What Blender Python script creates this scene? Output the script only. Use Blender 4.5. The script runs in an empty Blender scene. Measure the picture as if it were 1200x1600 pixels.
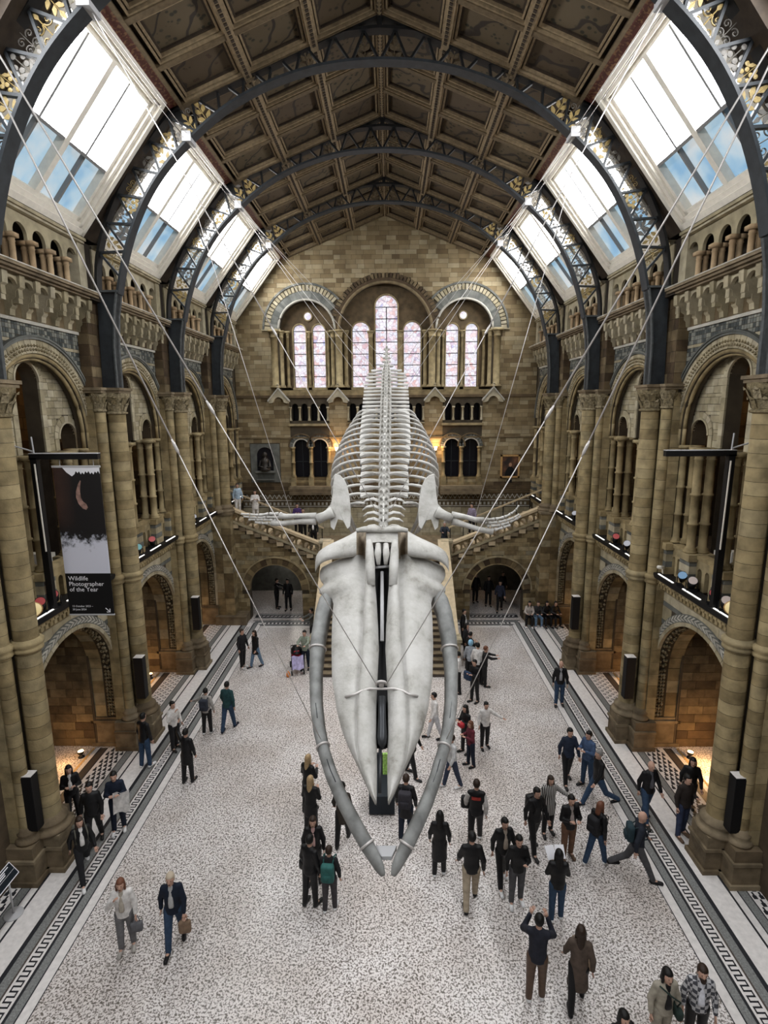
import bpy, math, random
import numpy as np
from mathutils import Matrix, Vector
random.seed(7)
RNG = np.random.default_rng(11)
SC = bpy.context.scene
COL = SC.collection
PI = math.pi

# ---------------------------------------------------------------- camera
CAM_POS = np.array((0.248, 0.0, 11.3)); CAM_F = 860.0; VPX, VPY, ROLL = 610.3, 635.8, -0.006
_pitch = math.atan((800 - VPY) / CAM_F)
_yaw = math.atan((600 - VPX) / math.hypot(CAM_F, 800 - VPY))
_w = np.array([math.sin(_yaw) * math.cos(_pitch), math.cos(_yaw) * math.cos(_pitch), -math.sin(_pitch)])
_r = np.array([math.cos(_yaw), -math.sin(_yaw), 0.0]); _d = np.cross(_w, _r)
_rr = _r * math.cos(ROLL) - _d * math.sin(ROLL); _dd = _r * math.sin(ROLL) + _d * math.cos(ROLL)
def at(u, v, X=None, Y=None, Z=None):
    """photo pixel -> point on a plane of known X, Y or Z"""
    r = _w + _rr * (u - 600) / CAM_F + _dd * (v - 800) / CAM_F
    ax, val = (0, X) if X is not None else (1, Y) if Y is not None else (2, Z)
    return CAM_POS + r * ((val - CAM_POS[ax]) / r[ax])
cam = bpy.data.cameras.new('camera'); camo = bpy.data.objects.new('camera', cam); COL.objects.link(camo)
cam.sensor_fit = 'HORIZONTAL'; cam.sensor_width = 36; cam.lens = CAM_F / 1200 * 36; cam.clip_end = 300; cam.clip_start = 0.05
m = Matrix.Identity(4)
for i in range(3):
    m[i][0] = _rr[i]; m[i][1] = -_dd[i]; m[i][2] = -_w[i]; m[i][3] = CAM_POS[i]
camo.matrix_world = m
SC.camera = camo
# ---------------------------------------------------------------- world, exposure
W = bpy.data.worlds.new('overcast_sky'); SC.world = W; W.use_nodes = True
W.node_tree.nodes['Background'].inputs[0].default_value = (0.80, 0.88, 1.0, 1)
W.node_tree.nodes['Background'].inputs[1].default_value = 1.0
SC.view_settings.view_transform = 'Standard'; SC.view_settings.look = 'None'
SC.view_settings.gamma = 1; SC.view_settings.use_curve_mapping = False
SC.view_settings.exposure = 2.05
SC.cycles.use_denoising = True
SC.cycles.max_bounces = 7; SC.cycles.diffuse_bounces = 4; SC.cycles.glossy_bounces = 2
SC.cycles.sample_clamp_indirect = 6.0; SC.cycles.caustics_reflective = False; SC.cycles.caustics_refractive = False
SKY_EMIT = 5.5          # daylight on the frosted roof glazing

# ---------------------------------------------------------------- materials
def nt(name):
    m = bpy.data.materials.new(name); m.use_nodes = True
    t = m.node_tree; return m, t, t.nodes['Principled BSDF']
def N(t, k, **kw):
    n = t.nodes.new(k)
    for a, b in kw.items():
        setattr(n, a, b)
    return n
def ramp(t, stops, interp='LINEAR'):
    n = t.nodes.new('ShaderNodeValToRGB'); n.color_ramp.interpolation = interp
    e = n.color_ramp.elements
    while len(e) < len(stops): e.new(0.5)
    for q, (p, c) in zip(e, stops):
        q.position = p; q.color = (c[0], c[1], c[2], 1)
    return n
def mth(t, op, a, b=None):
    n = t.nodes.new('ShaderNodeMath'); n.operation = op
    for i, x in enumerate((a, b)):
        if x is None: continue
        if isinstance(x, (int, float)): n.inputs[i].default_value = x
        else: t.links.new(x, n.inputs[i])
    return n.outputs[0]
def mix(t, f, a, b, bt='MIX'):
    n = t.nodes.new('ShaderNodeMix'); n.data_type = 'RGBA'; n.blend_type = bt
    for s, x in ((n.inputs[0], f), (n.inputs[6], a), (n.inputs[7], b)):
        if isinstance(x, (int, float)): s.default_value = x
        elif isinstance(x, tuple): s.default_value = (*x[:3], 1)
        else: t.links.new(x, s)
    return n.outputs[2]
def plain(name, col, rough=0.7, metal=0.0, noise=0.0, nscale=8.0, bump=0.0, emit=None, es=0.0, spec=0.3):
    m, t, b = nt(name)
    b.inputs['Base Color'].default_value = (*col, 1); b.inputs['Roughness'].default_value = rough
    b.inputs['Metallic'].default_value = metal; b.inputs['Specular IOR Level'].default_value = spec
    if noise or bump:
        tc = N(t, 'ShaderNodeTexCoord'); no = N(t, 'ShaderNodeTexNoise')
        no.inputs['Scale'].default_value = nscale; no.inputs['Detail'].default_value = 5
        t.links.new(tc.outputs['Object'], no.inputs['Vector'])
        if noise:
            r = ramp(t, [(0.3, tuple(max(0, c * (1 - noise)) for c in col)), (0.7, tuple(min(1, c * (1 + noise)) for c in col))])
            t.links.new(no.outputs[0], r.inputs[0]); t.links.new(r.outputs[0], b.inputs['Base Color'])
        if bump:
            bp = N(t, 'ShaderNodeBump'); bp.inputs['Strength'].default_value = bump; bp.inputs['Distance'].default_value = 0.02
            t.links.new(no.outputs[0], bp.inputs['Height']); t.links.new(bp.outputs[0], b.inputs['Normal'])
    if emit:
        b.inputs['Emission Color'].default_value = (*emit, 1); b.inputs['Emission Strength'].default_value = es
    return m
def stone(name, stops, dirt=0.35, nscale=3.0, bump=0.25, rough=0.8):
    """tone per piece (random per island and per object), soft staining and grain"""
    m, t, b = nt(name)
    g = N(t, 'ShaderNodeNewGeometry'); oi = N(t, 'ShaderNodeObjectInfo')
    s = mth(t, 'FRACT', mth(t, 'ADD', g.outputs['Random Per Island'], oi.outputs['Random']))
    r = ramp(t, [(p_, tuple(x * .80 for x in c)) for p_, c in stops]); t.links.new(s, r.inputs[0])
    no = N(t, 'ShaderNodeTexNoise'); no.inputs['Scale'].default_value = nscale; no.inputs['Detail'].default_value = 6
    t.links.new(g.outputs['Position'], no.inputs['Vector'])
    r2 = ramp(t, [(0.3, (1 - dirt,) * 3), (0.65, (1.1,) * 3)]); t.links.new(no.outputs[0], r2.inputs[0])
    c = mix(t, 1.0, r.outputs[0], r2.outputs[0], 'MULTIPLY')
    t.links.new(c, b.inputs['Base Color']); b.inputs['Roughness'].default_value = rough
    b.inputs['Specular IOR Level'].default_value = 0.3
    n2 = N(t, 'ShaderNodeTexNoise'); n2.inputs['Scale'].default_value = 26; n2.inputs['Detail'].default_value = 4
    t.links.new(g.outputs['Position'], n2.inputs['Vector'])
    bp = N(t, 'ShaderNodeBump'); bp.inputs['Strength'].default_value = bump; bp.inputs['Distance'].default_value = 0.03
    t.links.new(n2.outputs[0], bp.inputs['Height']); t.links.new(bp.outputs[0], b.inputs['Normal'])
    return m
M = {}
M['buff'] = stone('buff_terracotta', [(0, (.15, .105, .05)), (.3, (.27, .20, .10)), (.6, (.37, .285, .15)), (.85, (.45, .37, .22)), (1, (.27, .235, .16))], dirt=.45)
M['column'] = stone('column_terracotta', [(0, (.29, .22, .11)), (.4, (.36, .28, .145)), (.75, (.44, .35, .19)), (1, (.34, .275, .155))], dirt=.45)
M['cream'] = stone('cream_terracotta', [(0, (.34, .29, .18)), (.5, (.45, .39, .26)), (1, (.53, .47, .34))], dirt=.35)
M['brown'] = stone('brown_terracotta', [(0, (.06, .038, .02)), (.4, (.11, .072, .038)), (.8, (.16, .115, .06)), (1, (.24, .18, .10))], dirt=.4)
M['alcove'] = stone('shaded_alcove_terracotta', [(0, (.10, .068, .035)), (.5, (.18, .13, .07)), (1, (.26, .195, .11))], dirt=.5)  # buff stone darkened to carry the shade inside the alcoves
M['backwall'] = stone('back_wall_terracotta', [(0, (.17, .12, .06)), (.3, (.27, .20, .105)), (.7, (.34, .265, .15)), (1, (.42, .35, .22))], dirt=.3, nscale=1.2)
M['grey'] = stone('blue_grey_terracotta', [(0, (.10, .105, .095)), (.5, (.155, .16, .145)), (1, (.22, .222, .20))])
M['pale'] = stone('pale_terracotta', [(0, (.46, .44, .38)), (1, (.60, .57, .50))], dirt=.25)
M['diaper'] = stone('diaper_tile', [(0, (.06, .068, .066)), (.45, (.10, .11, .105)), (.55, (.22, .225, .20)), (1, (.30, .30, .25))])
M['carved'] = stone('carved_terracotta', [(0, (.24, .19, .10)), (1, (.42, .35, .22))], dirt=.6, nscale=14, bump=.9)
M['clerestory'] = stone('orange_terracotta', [(0, (.36, .24, .13)), (1, (.52, .38, .23))])
M['mortar'] = plain('mortar', (.055, .043, .028), .9, noise=.3, nscale=2)
M['mortar_and_shade'] = plain('mortar_and_shade', (.03, .022, .015), .9, noise=.3, nscale=2)
M['plinth'] = stone('plinth_stone', [(0, (.17, .125, .075)), (.6, (.24, .185, .115)), (1, (.30, .24, .155))], dirt=.45)
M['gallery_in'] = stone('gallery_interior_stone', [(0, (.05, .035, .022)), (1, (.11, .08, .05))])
M['iron'] = plain('painted_iron', (.024, .028, .032), .45, noise=.25, nscale=5, bump=.12)
M['iron_light'] = plain('grey_riveted_iron', (.06, .066, .068), .5, noise=.35, nscale=9, bump=.3)
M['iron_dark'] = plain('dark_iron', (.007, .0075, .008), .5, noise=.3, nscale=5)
M['gold'] = plain('gilded_iron', (.34, .25, .10), .45, noise=.2, nscale=20)
M['gold_dim'] = plain('shaded_gilding', (.10, .075, .045), .5, noise=.3, nscale=20)  # darker copy of the gilding, dimness of the high leaves put into colour
M['scroll'] = plain('pale_scroll_iron', (.15, .14, .125), .5)
M['frame_white'] = plain('white_painted_timber', (.72, .68, .60), .55, noise=.08, nscale=6)
M['frame_grey'] = plain('glazing_bar', (.20, .20, .20), .5)
M['timber'] = plain('dark_roof_timber', (.032, .022, .014), .7, noise=.3, nscale=6)
M['batten'] = plain('gilded_timber_batten', (.10, .072, .04), .6, noise=.25, nscale=9)
M['batten_light'] = plain('bright_gilded_moulding', (.22, .165, .098), .55, noise=.25, nscale=9)
M['black'] = plain('matt_black', (.004, .004, .005), .55)
M['white_led'] = plain('led_strip', (.9, .9, .9), .5, emit=(1, .97, .9), es=.55)
M['steel'] = plain('steel_cable', (.58, .55, .53), .45, metal=.3)
M['steel_box'] = plain('steel_box', (.46, .46, .47), .45)
M['carpet_gold'] = plain('pale_stair_stone', (.50, .40, .26), .6, noise=.15, nscale=5)

# ---------------------------------------------------------------- mesh helpers
class MB:
    def __init__(s): s.v = []; s.f = []; s.m = []; s.n = 0; s.cur = 0
    def add(s, vs, fs):
        k = s.n
        s.v.extend(tuple(map(float, p)) for p in vs); s.n += len(vs)
        s.f.extend(tuple(i + k for i in f) for f in fs); s.m.extend([s.cur] * len(fs)); return s
    def box(s, x0, x1, y0, y1, z0, z1):
        return s.add([(x0, y0, z0), (x1, y0, z0), (x1, y1, z0), (x0, y1, z0), (x0, y0, z1), (x1, y0, z1), (x1, y1, z1), (x0, y1, z1)],
                     [(0, 3, 2, 1), (4, 5, 6, 7), (0, 1, 5, 4), (1, 2, 6, 5), (2, 3, 7, 6), (3, 0, 4, 7)])
    def hexa(s, p):      # 8 corners: bottom 4 ccw, top 4
        return s.add(p, [(0, 3, 2, 1), (4, 5, 6, 7), (0, 1, 5, 4), (1, 2, 6, 5), (2, 3, 7, 6), (3, 0, 4, 7)])
    def prism(s, poly, fn, t0, t1):
        n = len(poly)
        vs = [fn(p, q, t0) for p, q in poly] + [fn(p, q, t1) for p, q in poly]
        fs = [tuple(range(n))[::-1], tuple(range(n, 2 * n))] + [(i, (i + 1) % n, (i + 1) % n + n, i + n) for i in range(n)]
        return s.add(vs, fs)
    def lathe(s, prof, c=(0, 0, 0), seg=12, cap=True, axis=2, a0=0.0):
        vs = []; fs = []
        for r, z in prof:
            for k in range(seg):
                a = a0 + 2 * PI * k / seg; x, y = r * math.cos(a), r * math.sin(a)
                p = (x, y, z) if axis == 2 else (x, z, y) if axis == 1 else (z, x, y)
                vs.append((p[0] + c[0], p[1] + c[1], p[2] + c[2]))
        for i in range(len(prof) - 1):
            for k in range(seg):
                a, b = i * seg + k, i * seg + (k + 1) % seg
                fs.append((a, b, b + seg, a + seg))
        if cap:
            fs.append(tuple(range(seg))[::-1]); L = (len(prof) - 1) * seg; fs.append(tuple(range(L, L + seg)))
        return s.add(vs, fs)
    def tube(s, pts, r, seg=6, cap=True, flat=1.0, up=None):
        P = [np.array(p, float) for p in pts]; n = len(P); vs = []; fs = []
        R = r if hasattr(r, '__len__') else [r] * n
        ref = np.array(up if up is not None else (0, 0, 1.0))
        for i in range(n):
            t = P[min(i + 1, n - 1)] - P[max(i - 1, 0)]; t = t / (np.linalg.norm(t) + 1e-9)
            rf = ref if abs(t @ ref) < .95 else np.array((1.0, 0, 0))
            a = np.cross(t, rf); a /= np.linalg.norm(a); b = np.cross(a, t)
            for k in range(seg):
                th = 2 * PI * (k + .5) / seg
                vs.append(P[i] + R[i] * (math.cos(th) * a + flat * math.sin(th) * b))
        for i in range(n - 1):
            for k in range(seg):
                q, w = i * seg + k, i * seg + (k + 1) % seg; fs.append((q, w, w + seg, q + seg))
        if cap:
            fs.append(tuple(range(seg))[::-1]); L = (n - 1) * seg; fs.append(tuple(range(L, L + seg)))
        return s.add(vs, fs)
    def beam(s, a, b, w, h, up=(0, 1, 0)):   # rectangular bar, w along 'up'
        a = np.array(a, float); b = np.array(b, float); t = b - a; t /= np.linalg.norm(t)
        u = np.array(up, float); u = u - t * (u @ t); u /= np.linalg.norm(u); v = np.cross(t, u)
        c = [(-w / 2 * u - h / 2 * v), (w / 2 * u - h / 2 * v), (w / 2 * u + h / 2 * v), (-w / 2 * u + h / 2 * v)]
        return s.hexa([a + q for q in c] + [b + q for q in c])
    def grid(s, G, close_u=False):   # G[i][j] points
        n, k = len(G), len(G[0]); vs = [p for r in G for p in r]; fs = []
        for i in range(n - 1):
            for j in range(k if close_u else k - 1):
                a, b = i * k + j, i * k + (j + 1) % k; fs.append((a, b, b + k, a + k))
        return s.add(vs, fs)
    def mesh(s, name, mats, smooth=False):
        me = bpy.data.meshes.new(name); me.from_pydata(s.v, [], s.f)
        for q in (mats if isinstance(mats, (list, tuple)) else [mats]): me.materials.append(M[q] if isinstance(q, str) else q)
        if any(s.m): me.polygons.foreach_set('material_index', s.m)
        if smooth: me.polygons.foreach_set('use_smooth', [True] * len(me.polygons))
        me.update(); return me
def ob(name, me, parent=None, loc=(0, 0, 0), rz=0.0, scale=None):
    o = bpy.data.objects.new(name, me); COL.objects.link(o)
    o.location = loc
    if rz: o.rotation_euler = (0, 0, rz)
    if scale is not None: o.scale = scale
    if parent is not None: o.parent = parent
    return o
def tag(o, label=None, cat=None, group=None, kind=None):
    if label: o['label'] = label
    if cat: o['category'] = cat
    if group: o['group'] = group
    if kind: o['kind'] = kind
    return o
def thing(name, label, cat, loc=(0, 0, 0), rz=0, group=None):
    return tag(ob(name, None, None, loc, rz), label, cat, group)
def part(name, mb, mat, parent, smooth=False, base=None, kind=None):
    """mesh in world coordinates under a parent whose base is at 'base'"""
    o = ob(name, mb.mesh(name, mat, smooth), parent)
    if base is not None: o.location = (-base[0], -base[1], -base[2])
    if kind: o['kind'] = kind
    return o
def struct(name, mb, mat, smooth=False, label=None, cat=None):
    return tag(ob(name, mb.mesh(name, mat, smooth)), label, cat, kind='structure')
def arc(c, r, a0, a1, n):
    return [(c[0] + r * math.cos(a0 + (a1 - a0) * i / n), c[1] + r * math.sin(a0 + (a1 - a0) * i / n)) for i in range(n + 1)]
def sector(mb, fn, c, r0, r1, a0, a1, t0, t1, n=2):
    return mb.prism(arc(c, r1, a0, a1, n) + arc(c, r0, a1, a0, n), fn, t0, t1)
class Blocks:
    """courses of stone blocks on a wall: the largest `limit` become single objects (shared meshes), the rest one 'stuff' mesh"""
    def __init__(s, fn, name='stone_block'): s.L = []; s.fn = fn; s.name = name
    def rows(s, p0, p1, zs, length, cut, mat, gap=.012, jit=.25, t=(0, -.012), alt=None):
        """zs: course edges; cut(zlo,zhi)-> list of (a,b) intervals to leave out"""
        for i in range(len(zs) - 1):
            z0, z1 = zs[i], zs[i + 1]
            free = [(p0, p1)]
            for a, b in sorted(cut(z0, z1)) if cut else ():
                nf = []
                for u, v in free:
                    if b <= u or a >= v: nf.append((u, v)); continue
                    if a > u + .03: nf.append((u, a))
                    if b < v - .03: nf.append((b, v))
                free = nf
            mm = (alt[i % len(alt)] if alt else mat)
            for u, v in free:
                x = u; first = True
                while x < v - .02:
                    l = length * (1 + random.uniform(-jit, jit))
                    if first and i % 2: l *= .5
                    first = False
                    e = x + l
                    if v - e < length * .35: e = v
                    e = min(e, v)
                    s.L.append((x + gap / 2, e - gap / 2, z0 + gap / 2, z1 - gap / 2, t, mm)); x = e
    def build(s, parent, base=None, limit=300, score=None):
        L = [b for b in s.L if b[1] - b[0] > .02]
        sc = score or (lambda b: (b[1] - b[0]) * (b[3] - b[2]))
        L.sort(key=sc, reverse=True); n = 0; rest = {}
        off = (0, 0, 0) if base is None else (-base[0], -base[1], -base[2])
        for k, (a, b, z0, z1, t, mm) in enumerate(L):
            P = [s.fn(p, z, tt) for z in (z0, z1) for tt in t for p in ((a, b) if tt == t[0] else (b, a))]
            if k < limit:
                mb = MB(); mb.hexa(P); o = ob(s.name, mb.mesh(s.name, mm), parent); o.location = off; n += 1
            else:
                rest.setdefault(mm, MB()).hexa(P)
        for mm, mb in rest.items():
            o = ob(s.name + '_courses', mb.mesh(s.name + '_courses', mm), parent); o.location = off; o['kind'] = 'stuff'
def circ_cut(c, r, zmin=-1e9):
    """interval cut by a circle (arch) with straight jambs down to zmin"""
    def f(z0, z1):
        z = (z0 + z1) / 2
        if z < zmin: return []
        if z <= c[1]: return [(c[0] - r, c[0] + r)]
        d = r * r - (z - c[1]) ** 2
        return [] if d <= 0 else [(c[0] - math.sqrt(d), c[0] + math.sqrt(d))]
    return f
# ================================================================= SETTING
XW = 8.95                                   # face of the side walls
PIL = [12.05, 17.4, 22.75, 28.1]            # pillar lines along the hall
D = 5.35
BAYS = [(PIL[i] + PIL[i + 1]) / 2 for i in range(3)] + [30.78]
YB = 33.4                                   # back wall
YS = 28.25                                  # stair wall
# ---------------------------------------------------------------- floor
def terrazzo():
    m, t, b = nt('terrazzo')
    g = N(t, 'ShaderNodeNewGeometry')
    no = N(t, 'ShaderNodeTexNoise'); no.inputs['Scale'].default_value = 25; no.inputs['Detail'].default_value = 1.5
    no.inputs['Distortion'].default_value = .6
    t.links.new(g.outputs['Position'], no.inputs['Vector'])
    r = ramp(t, [(.38, (.15, .13, .115)), (.46, (.40, .365, .345)), (.53, (.78, .74, .725))]); t.links.new(no.outputs[0], r.inputs[0])
    n2 = N(t, 'ShaderNodeTexNoise'); n2.inputs['Scale'].default_value = .5; n2.inputs['Detail'].default_value = 5
    t.links.new(g.outputs['Position'], n2.inputs['Vector'])
    r2 = ramp(t, [(.35, (.80, .77, .74)), (.6, (1, 1, 1))]); t.links.new(n2.outputs[0], r2.inputs[0])
    t.links.new(mix(t, 1.0, r.outputs[0], r2.outputs[0], 'MULTIPLY'), b.inputs['Base Color'])
    b.inputs['Roughness'].default_value = .32; b.inputs['Specular IOR Level'].default_value = .4
    return m
M['terrazzo'] = terrazzo()
M['marble_white'] = plain('white_mosaic', (.70, .67, .65), .4, noise=.1, nscale=9)
M['mosaic_black'] = plain('black_mosaic', (.022, .023, .027), .4, noise=.3, nscale=30)
M['mosaic_grey'] = plain('grey_mosaic', (.20, .205, .20), .45, noise=.35, nscale=30)
M['mosaic_dark'] = plain('dark_brown_mosaic', (.075, .06, .05), .45, noise=.3, nscale=30)
M['step_gold'] = plain('yellow_stone', (.55, .36, .15), .6, noise=.15, nscale=6)
fl = MB(); fl.box(-14, 14, -9, YB + 8, -.2, 0)
floor = struct('floor', fl, 'terrazzo', label='pale speckled terrazzo floor of the hall', cat='floor')
Y0F = -8.5
STR = [(6.60, 6.62, 'mosaic_black'), (6.62, 6.82, 'marble_white'), (6.82, 6.85, 'mosaic_black'), (6.85, 7.02, 'mosaic_grey'), (7.02, 7.08, 'mosaic_black'),
       (7.08, 7.36, 'marble_white'), (7.36, 7.40, 'mosaic_dark'), (7.40, 7.59, 'mosaic_grey'), (7.59, 7.69, 'mosaic_black'), (7.69, 8.19, 'marble_white'),
       (8.19, 8.24, 'mosaic_black'), (8.24, 8.40, 'marble_white'), (8.40, 8.43, 'mosaic_black'), (8.43, 8.62, 'mosaic_grey'), (8.62, 8.65, 'mosaic_black')]
YF = 27.3
for s in (-1, 1):
    for a, b, mm in STR:
        e = YF + (8.0 - a) * .45 if a < 7.5 else YS - .3
        mb = MB(); x0, x1 = sorted((s * a, s * b)); mb.box(x0, x1, Y0F, min(e, YS - .3), 0, .004)
        part('border_strip', mb, mm, floor)
    mb = MB(); p = .2; y = 5.0                                   # running key pattern
    while y < 27.0:
        def q(a, b, c, d):
            x0, x1 = sorted((s * a, s * b)); mb.box(x0, x1, c, d, .004, .007)
        q(7.13, 7.31, y, y + .035); q(7.28, 7.31, y, y + p / 2 + .035)
        q(7.13, 7.31, y + p / 2, y + p / 2 + .035); q(7.13, 7.16, y + p / 2, y + p + .0)
        y += p
    part('key_pattern_band', mb, 'mosaic_black', floor, kind='stuff')
    for bi, yc in enumerate(BAYS[:3] + [BAYS[0] - D]):           # patterned mosaic carpets in front of the arches
        ya, yb = yc - 2.0, yc + 2.0
        def st(a, b, mm, z=.004, name='border_strip', c=ya, d=yb):
            mb = MB(); x0, x1 = sorted((s * a, s * b)); mb.box(x0, x1, c, d, 0, z); part(name, mb, mm, floor)
        st(8.65, 9.34, 'marble_white', .004, 'mosaic_panel'); st(9.34, 9.38, 'mosaic_black'); st(9.38, 9.58, 'mosaic_dark'); st(9.58, 9.62, 'mosaic_black')
        st(9.62, 9.74, 'marble_white'); st(9.78, 9.86, 'step_gold')
        mb = MB(); x0, x1 = 8.68, 9.31
        if bi in (0, 3):                                          # stepped black and white teeth
            ny = 20; nx = 4; dy = (yb - ya) / ny; dx = (x1 - x0) / nx
            for i in range(ny):
                for j in range(nx):
                    px = x0 + (j + (.5 if i % 2 else 0)) * dx; py = ya + i * dy
                    if px + dx * .55 > x1: continue
                    for k in range(2):
                        c0, c1 = sorted((s * (px + k * dx * .2), s * (px + dx * (.62 - .12 * k)))); mb.box(c0, c1, py + k * dy * .45, py + dy * (.5 + .45 * k), .004, .008)
        else:                                                     # chain of rings
            ny = 15; nx = 4; dy = (yb - ya) / ny; dx = (x1 - x0) / nx
            for i in range(ny):
                for j in range(nx):
                    c = (s * (x0 + (j + .5) * dx), ya + (i + (.75 if j % 2 else .25)) * dy)
                    for k in range(6):
                        if k == 2: continue
                        sector(mb, lambda p, q, t: (p, q, t), c, .04, .072, k * PI / 3, (k + 1) * PI / 3, .004, .008, 1)
        part('mosaic_pattern', mb, 'mosaic_black', floor, kind='stuff')
# cross border in front of the stair wall
for a, b, mm in [(0, .05, 'mosaic_black'), (-.25, 0, 'marble_white'), (.05, .16, 'mosaic_grey'), (.16, .22, 'mosaic_black'), (.22, .44, 'marble_white'), (.44, .5, 'mosaic_black'), (.5, .66, 'mosaic_grey'), (.66, .74, 'mosaic_black')]:
    for s in (-1, 1):
        mb = MB(); x0, x1 = sorted((s * 3.3, s * (6.65 + a * .8))); mb.box(x0, x1, YF + a, YF + b, .0, .005); part('border_strip', mb, mm, floor)
for s in (-1, 1):
    mb = MB()
    for i in range(16):
        x = 3.5 + i * .2; x0, x1 = sorted((s * x, s * (x + .1))); mb.box(x0, x1, YF + .24, YF + .42, .005, .008)
    part('key_pattern_band', mb, 'mosaic_black', floor, kind='stuff')
    mb = MB(); x0, x1 = sorted((s * 4.6, s * 7.2)); mb.box(x0, x1, YS + .05, YS + .75, 0, .004); part('mosaic_panel', mb, 'mosaic_black', floor)
    mb = MB()
    for i in range(11):
        for k in range(2):
            x = s * (4.75 + i * .22); sector(mb, lambda p, q, t: (p, q, t), (x, YS + .3 + .15 * k), .035, .085, (.2 + k) * PI, (1.1 + k) * PI, .004, .008, 3)
    for y in (.08, .6): mb.box(x0, x1, YS + y, YS + y + .05, .004, .008)
    part('wave_pattern', mb, 'marble_white', floor, kind='stuff')

# ---------------------------------------------------------------- side walls
ZG, RG = 2.8, 2.2            # ground arches: centre height, intrados
ZU, RU = 10.6, 2.0           # gallery arches
OPEN = [(0, .5, 12.02), (1.6, .45, 10.45), (-1.6, .45, 10.45)]   # gallery lights: offset, half width, spring
def notch_poly(y0, y1, z0, z1, nts, n=20):
    """outline of a wall strip with arched notches cut from its lower edge; nts: (yc, r, zspring)"""
    P = [(y0, z1), (y0, z0)]
    for yc, r, zs in sorted(nts):
        P.append((yc - r, z0))
        a = [p for p in arc((yc, zs), r, PI, 0, n) if p[1] >= z0 - 1e-6]
        if zs >= z0: P += a
        else:
            P.pop(); h = math.sqrt(r * r - (z0 - zs) ** 2); P.append((yc - h, z0)); P += a
        e = yc + (r if zs >= z0 else math.sqrt(r * r - (z0 - zs) ** 2)); P.append((e, z0))
    P += [(y1, z0), (y1, z1)]
    return P
def small_column(r, z0, z1, rings=(), caph=.34, seg=10, cap_r=1.75):
    """slender colonnette: moulded base, annulets, bell capital and abacus, in one mesh around the origin axis"""
    mb = MB()
    pr = [(r * 1.7, z0), (r * 1.7, z0 + .05), (r * 1.35, z0 + .09), (r * 1.5, z0 + .12), (r, z0 + .17)]
    for z in rings: pr += [(r, z - .04), (r * 1.3, z - .025), (r * 1.3, z + .025), (r, z + .04)]
    pr += [(r, z1 - caph), (r * 1.25, z1 - caph + .02), (r * 1.02, z1 - caph + .05), (r * 1.15, z1 - caph * .45), (r * cap_r, z1 - .1), (r * cap_r, z1 - .1)]
    mb.lathe(pr, seg=seg); a = r * cap_r * 1.02; mb.box(-a, a, -a, a, z1 - .1, z1)
    return mb
COLN = {}
COLN['jamb'] = small_column(.105, 7.1, 10.12, (8.0, 8.85)).mesh('colonnette', 'column', True)
COLN['pier'] = small_column(.115, 7.1, 10.12, (7.95, 8.8)).mesh('colonnette', 'column', True)
COLN['cler'] = small_column(.075, 14.62, 15.42, (), caph=.2, seg=8, cap_r=1.6).mesh('colonnette', 'clerestory', True)
def voussoirs(parent, name, fn, c, r0, r1, n, t0, t1, mat, a0=0.0, a1=PI, gap=.008, sub=2, alt=None):
    for i in range(n):
        w = (a1 - a0) / n; g = gap / r1
        mb = MB(); sector(mb, fn, c, r0, r1, a0 + w * i + g, a0 + w * (i + 1) - g, t0, t1, sub)
        part(name, mb, (alt[i % len(alt)] if alt else mat), parent)
CORB = MB()
CORB.prism([(.0, 13.5), (-.12, 13.52), (-.14, 13.66), (-.2, 13.72), (-.2, 13.86), (-.3, 13.92), (-.32, 14.06), (-.44, 14.14), (-.46, 14.42), (.0, 14.42)], lambda p, q, t: (p, t, q), -.095, .095)
CORB.box(-.36, -.2, -.075, .075, 13.78, 13.93)
CORB = CORB.mesh('corbel', 'cream')
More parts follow.
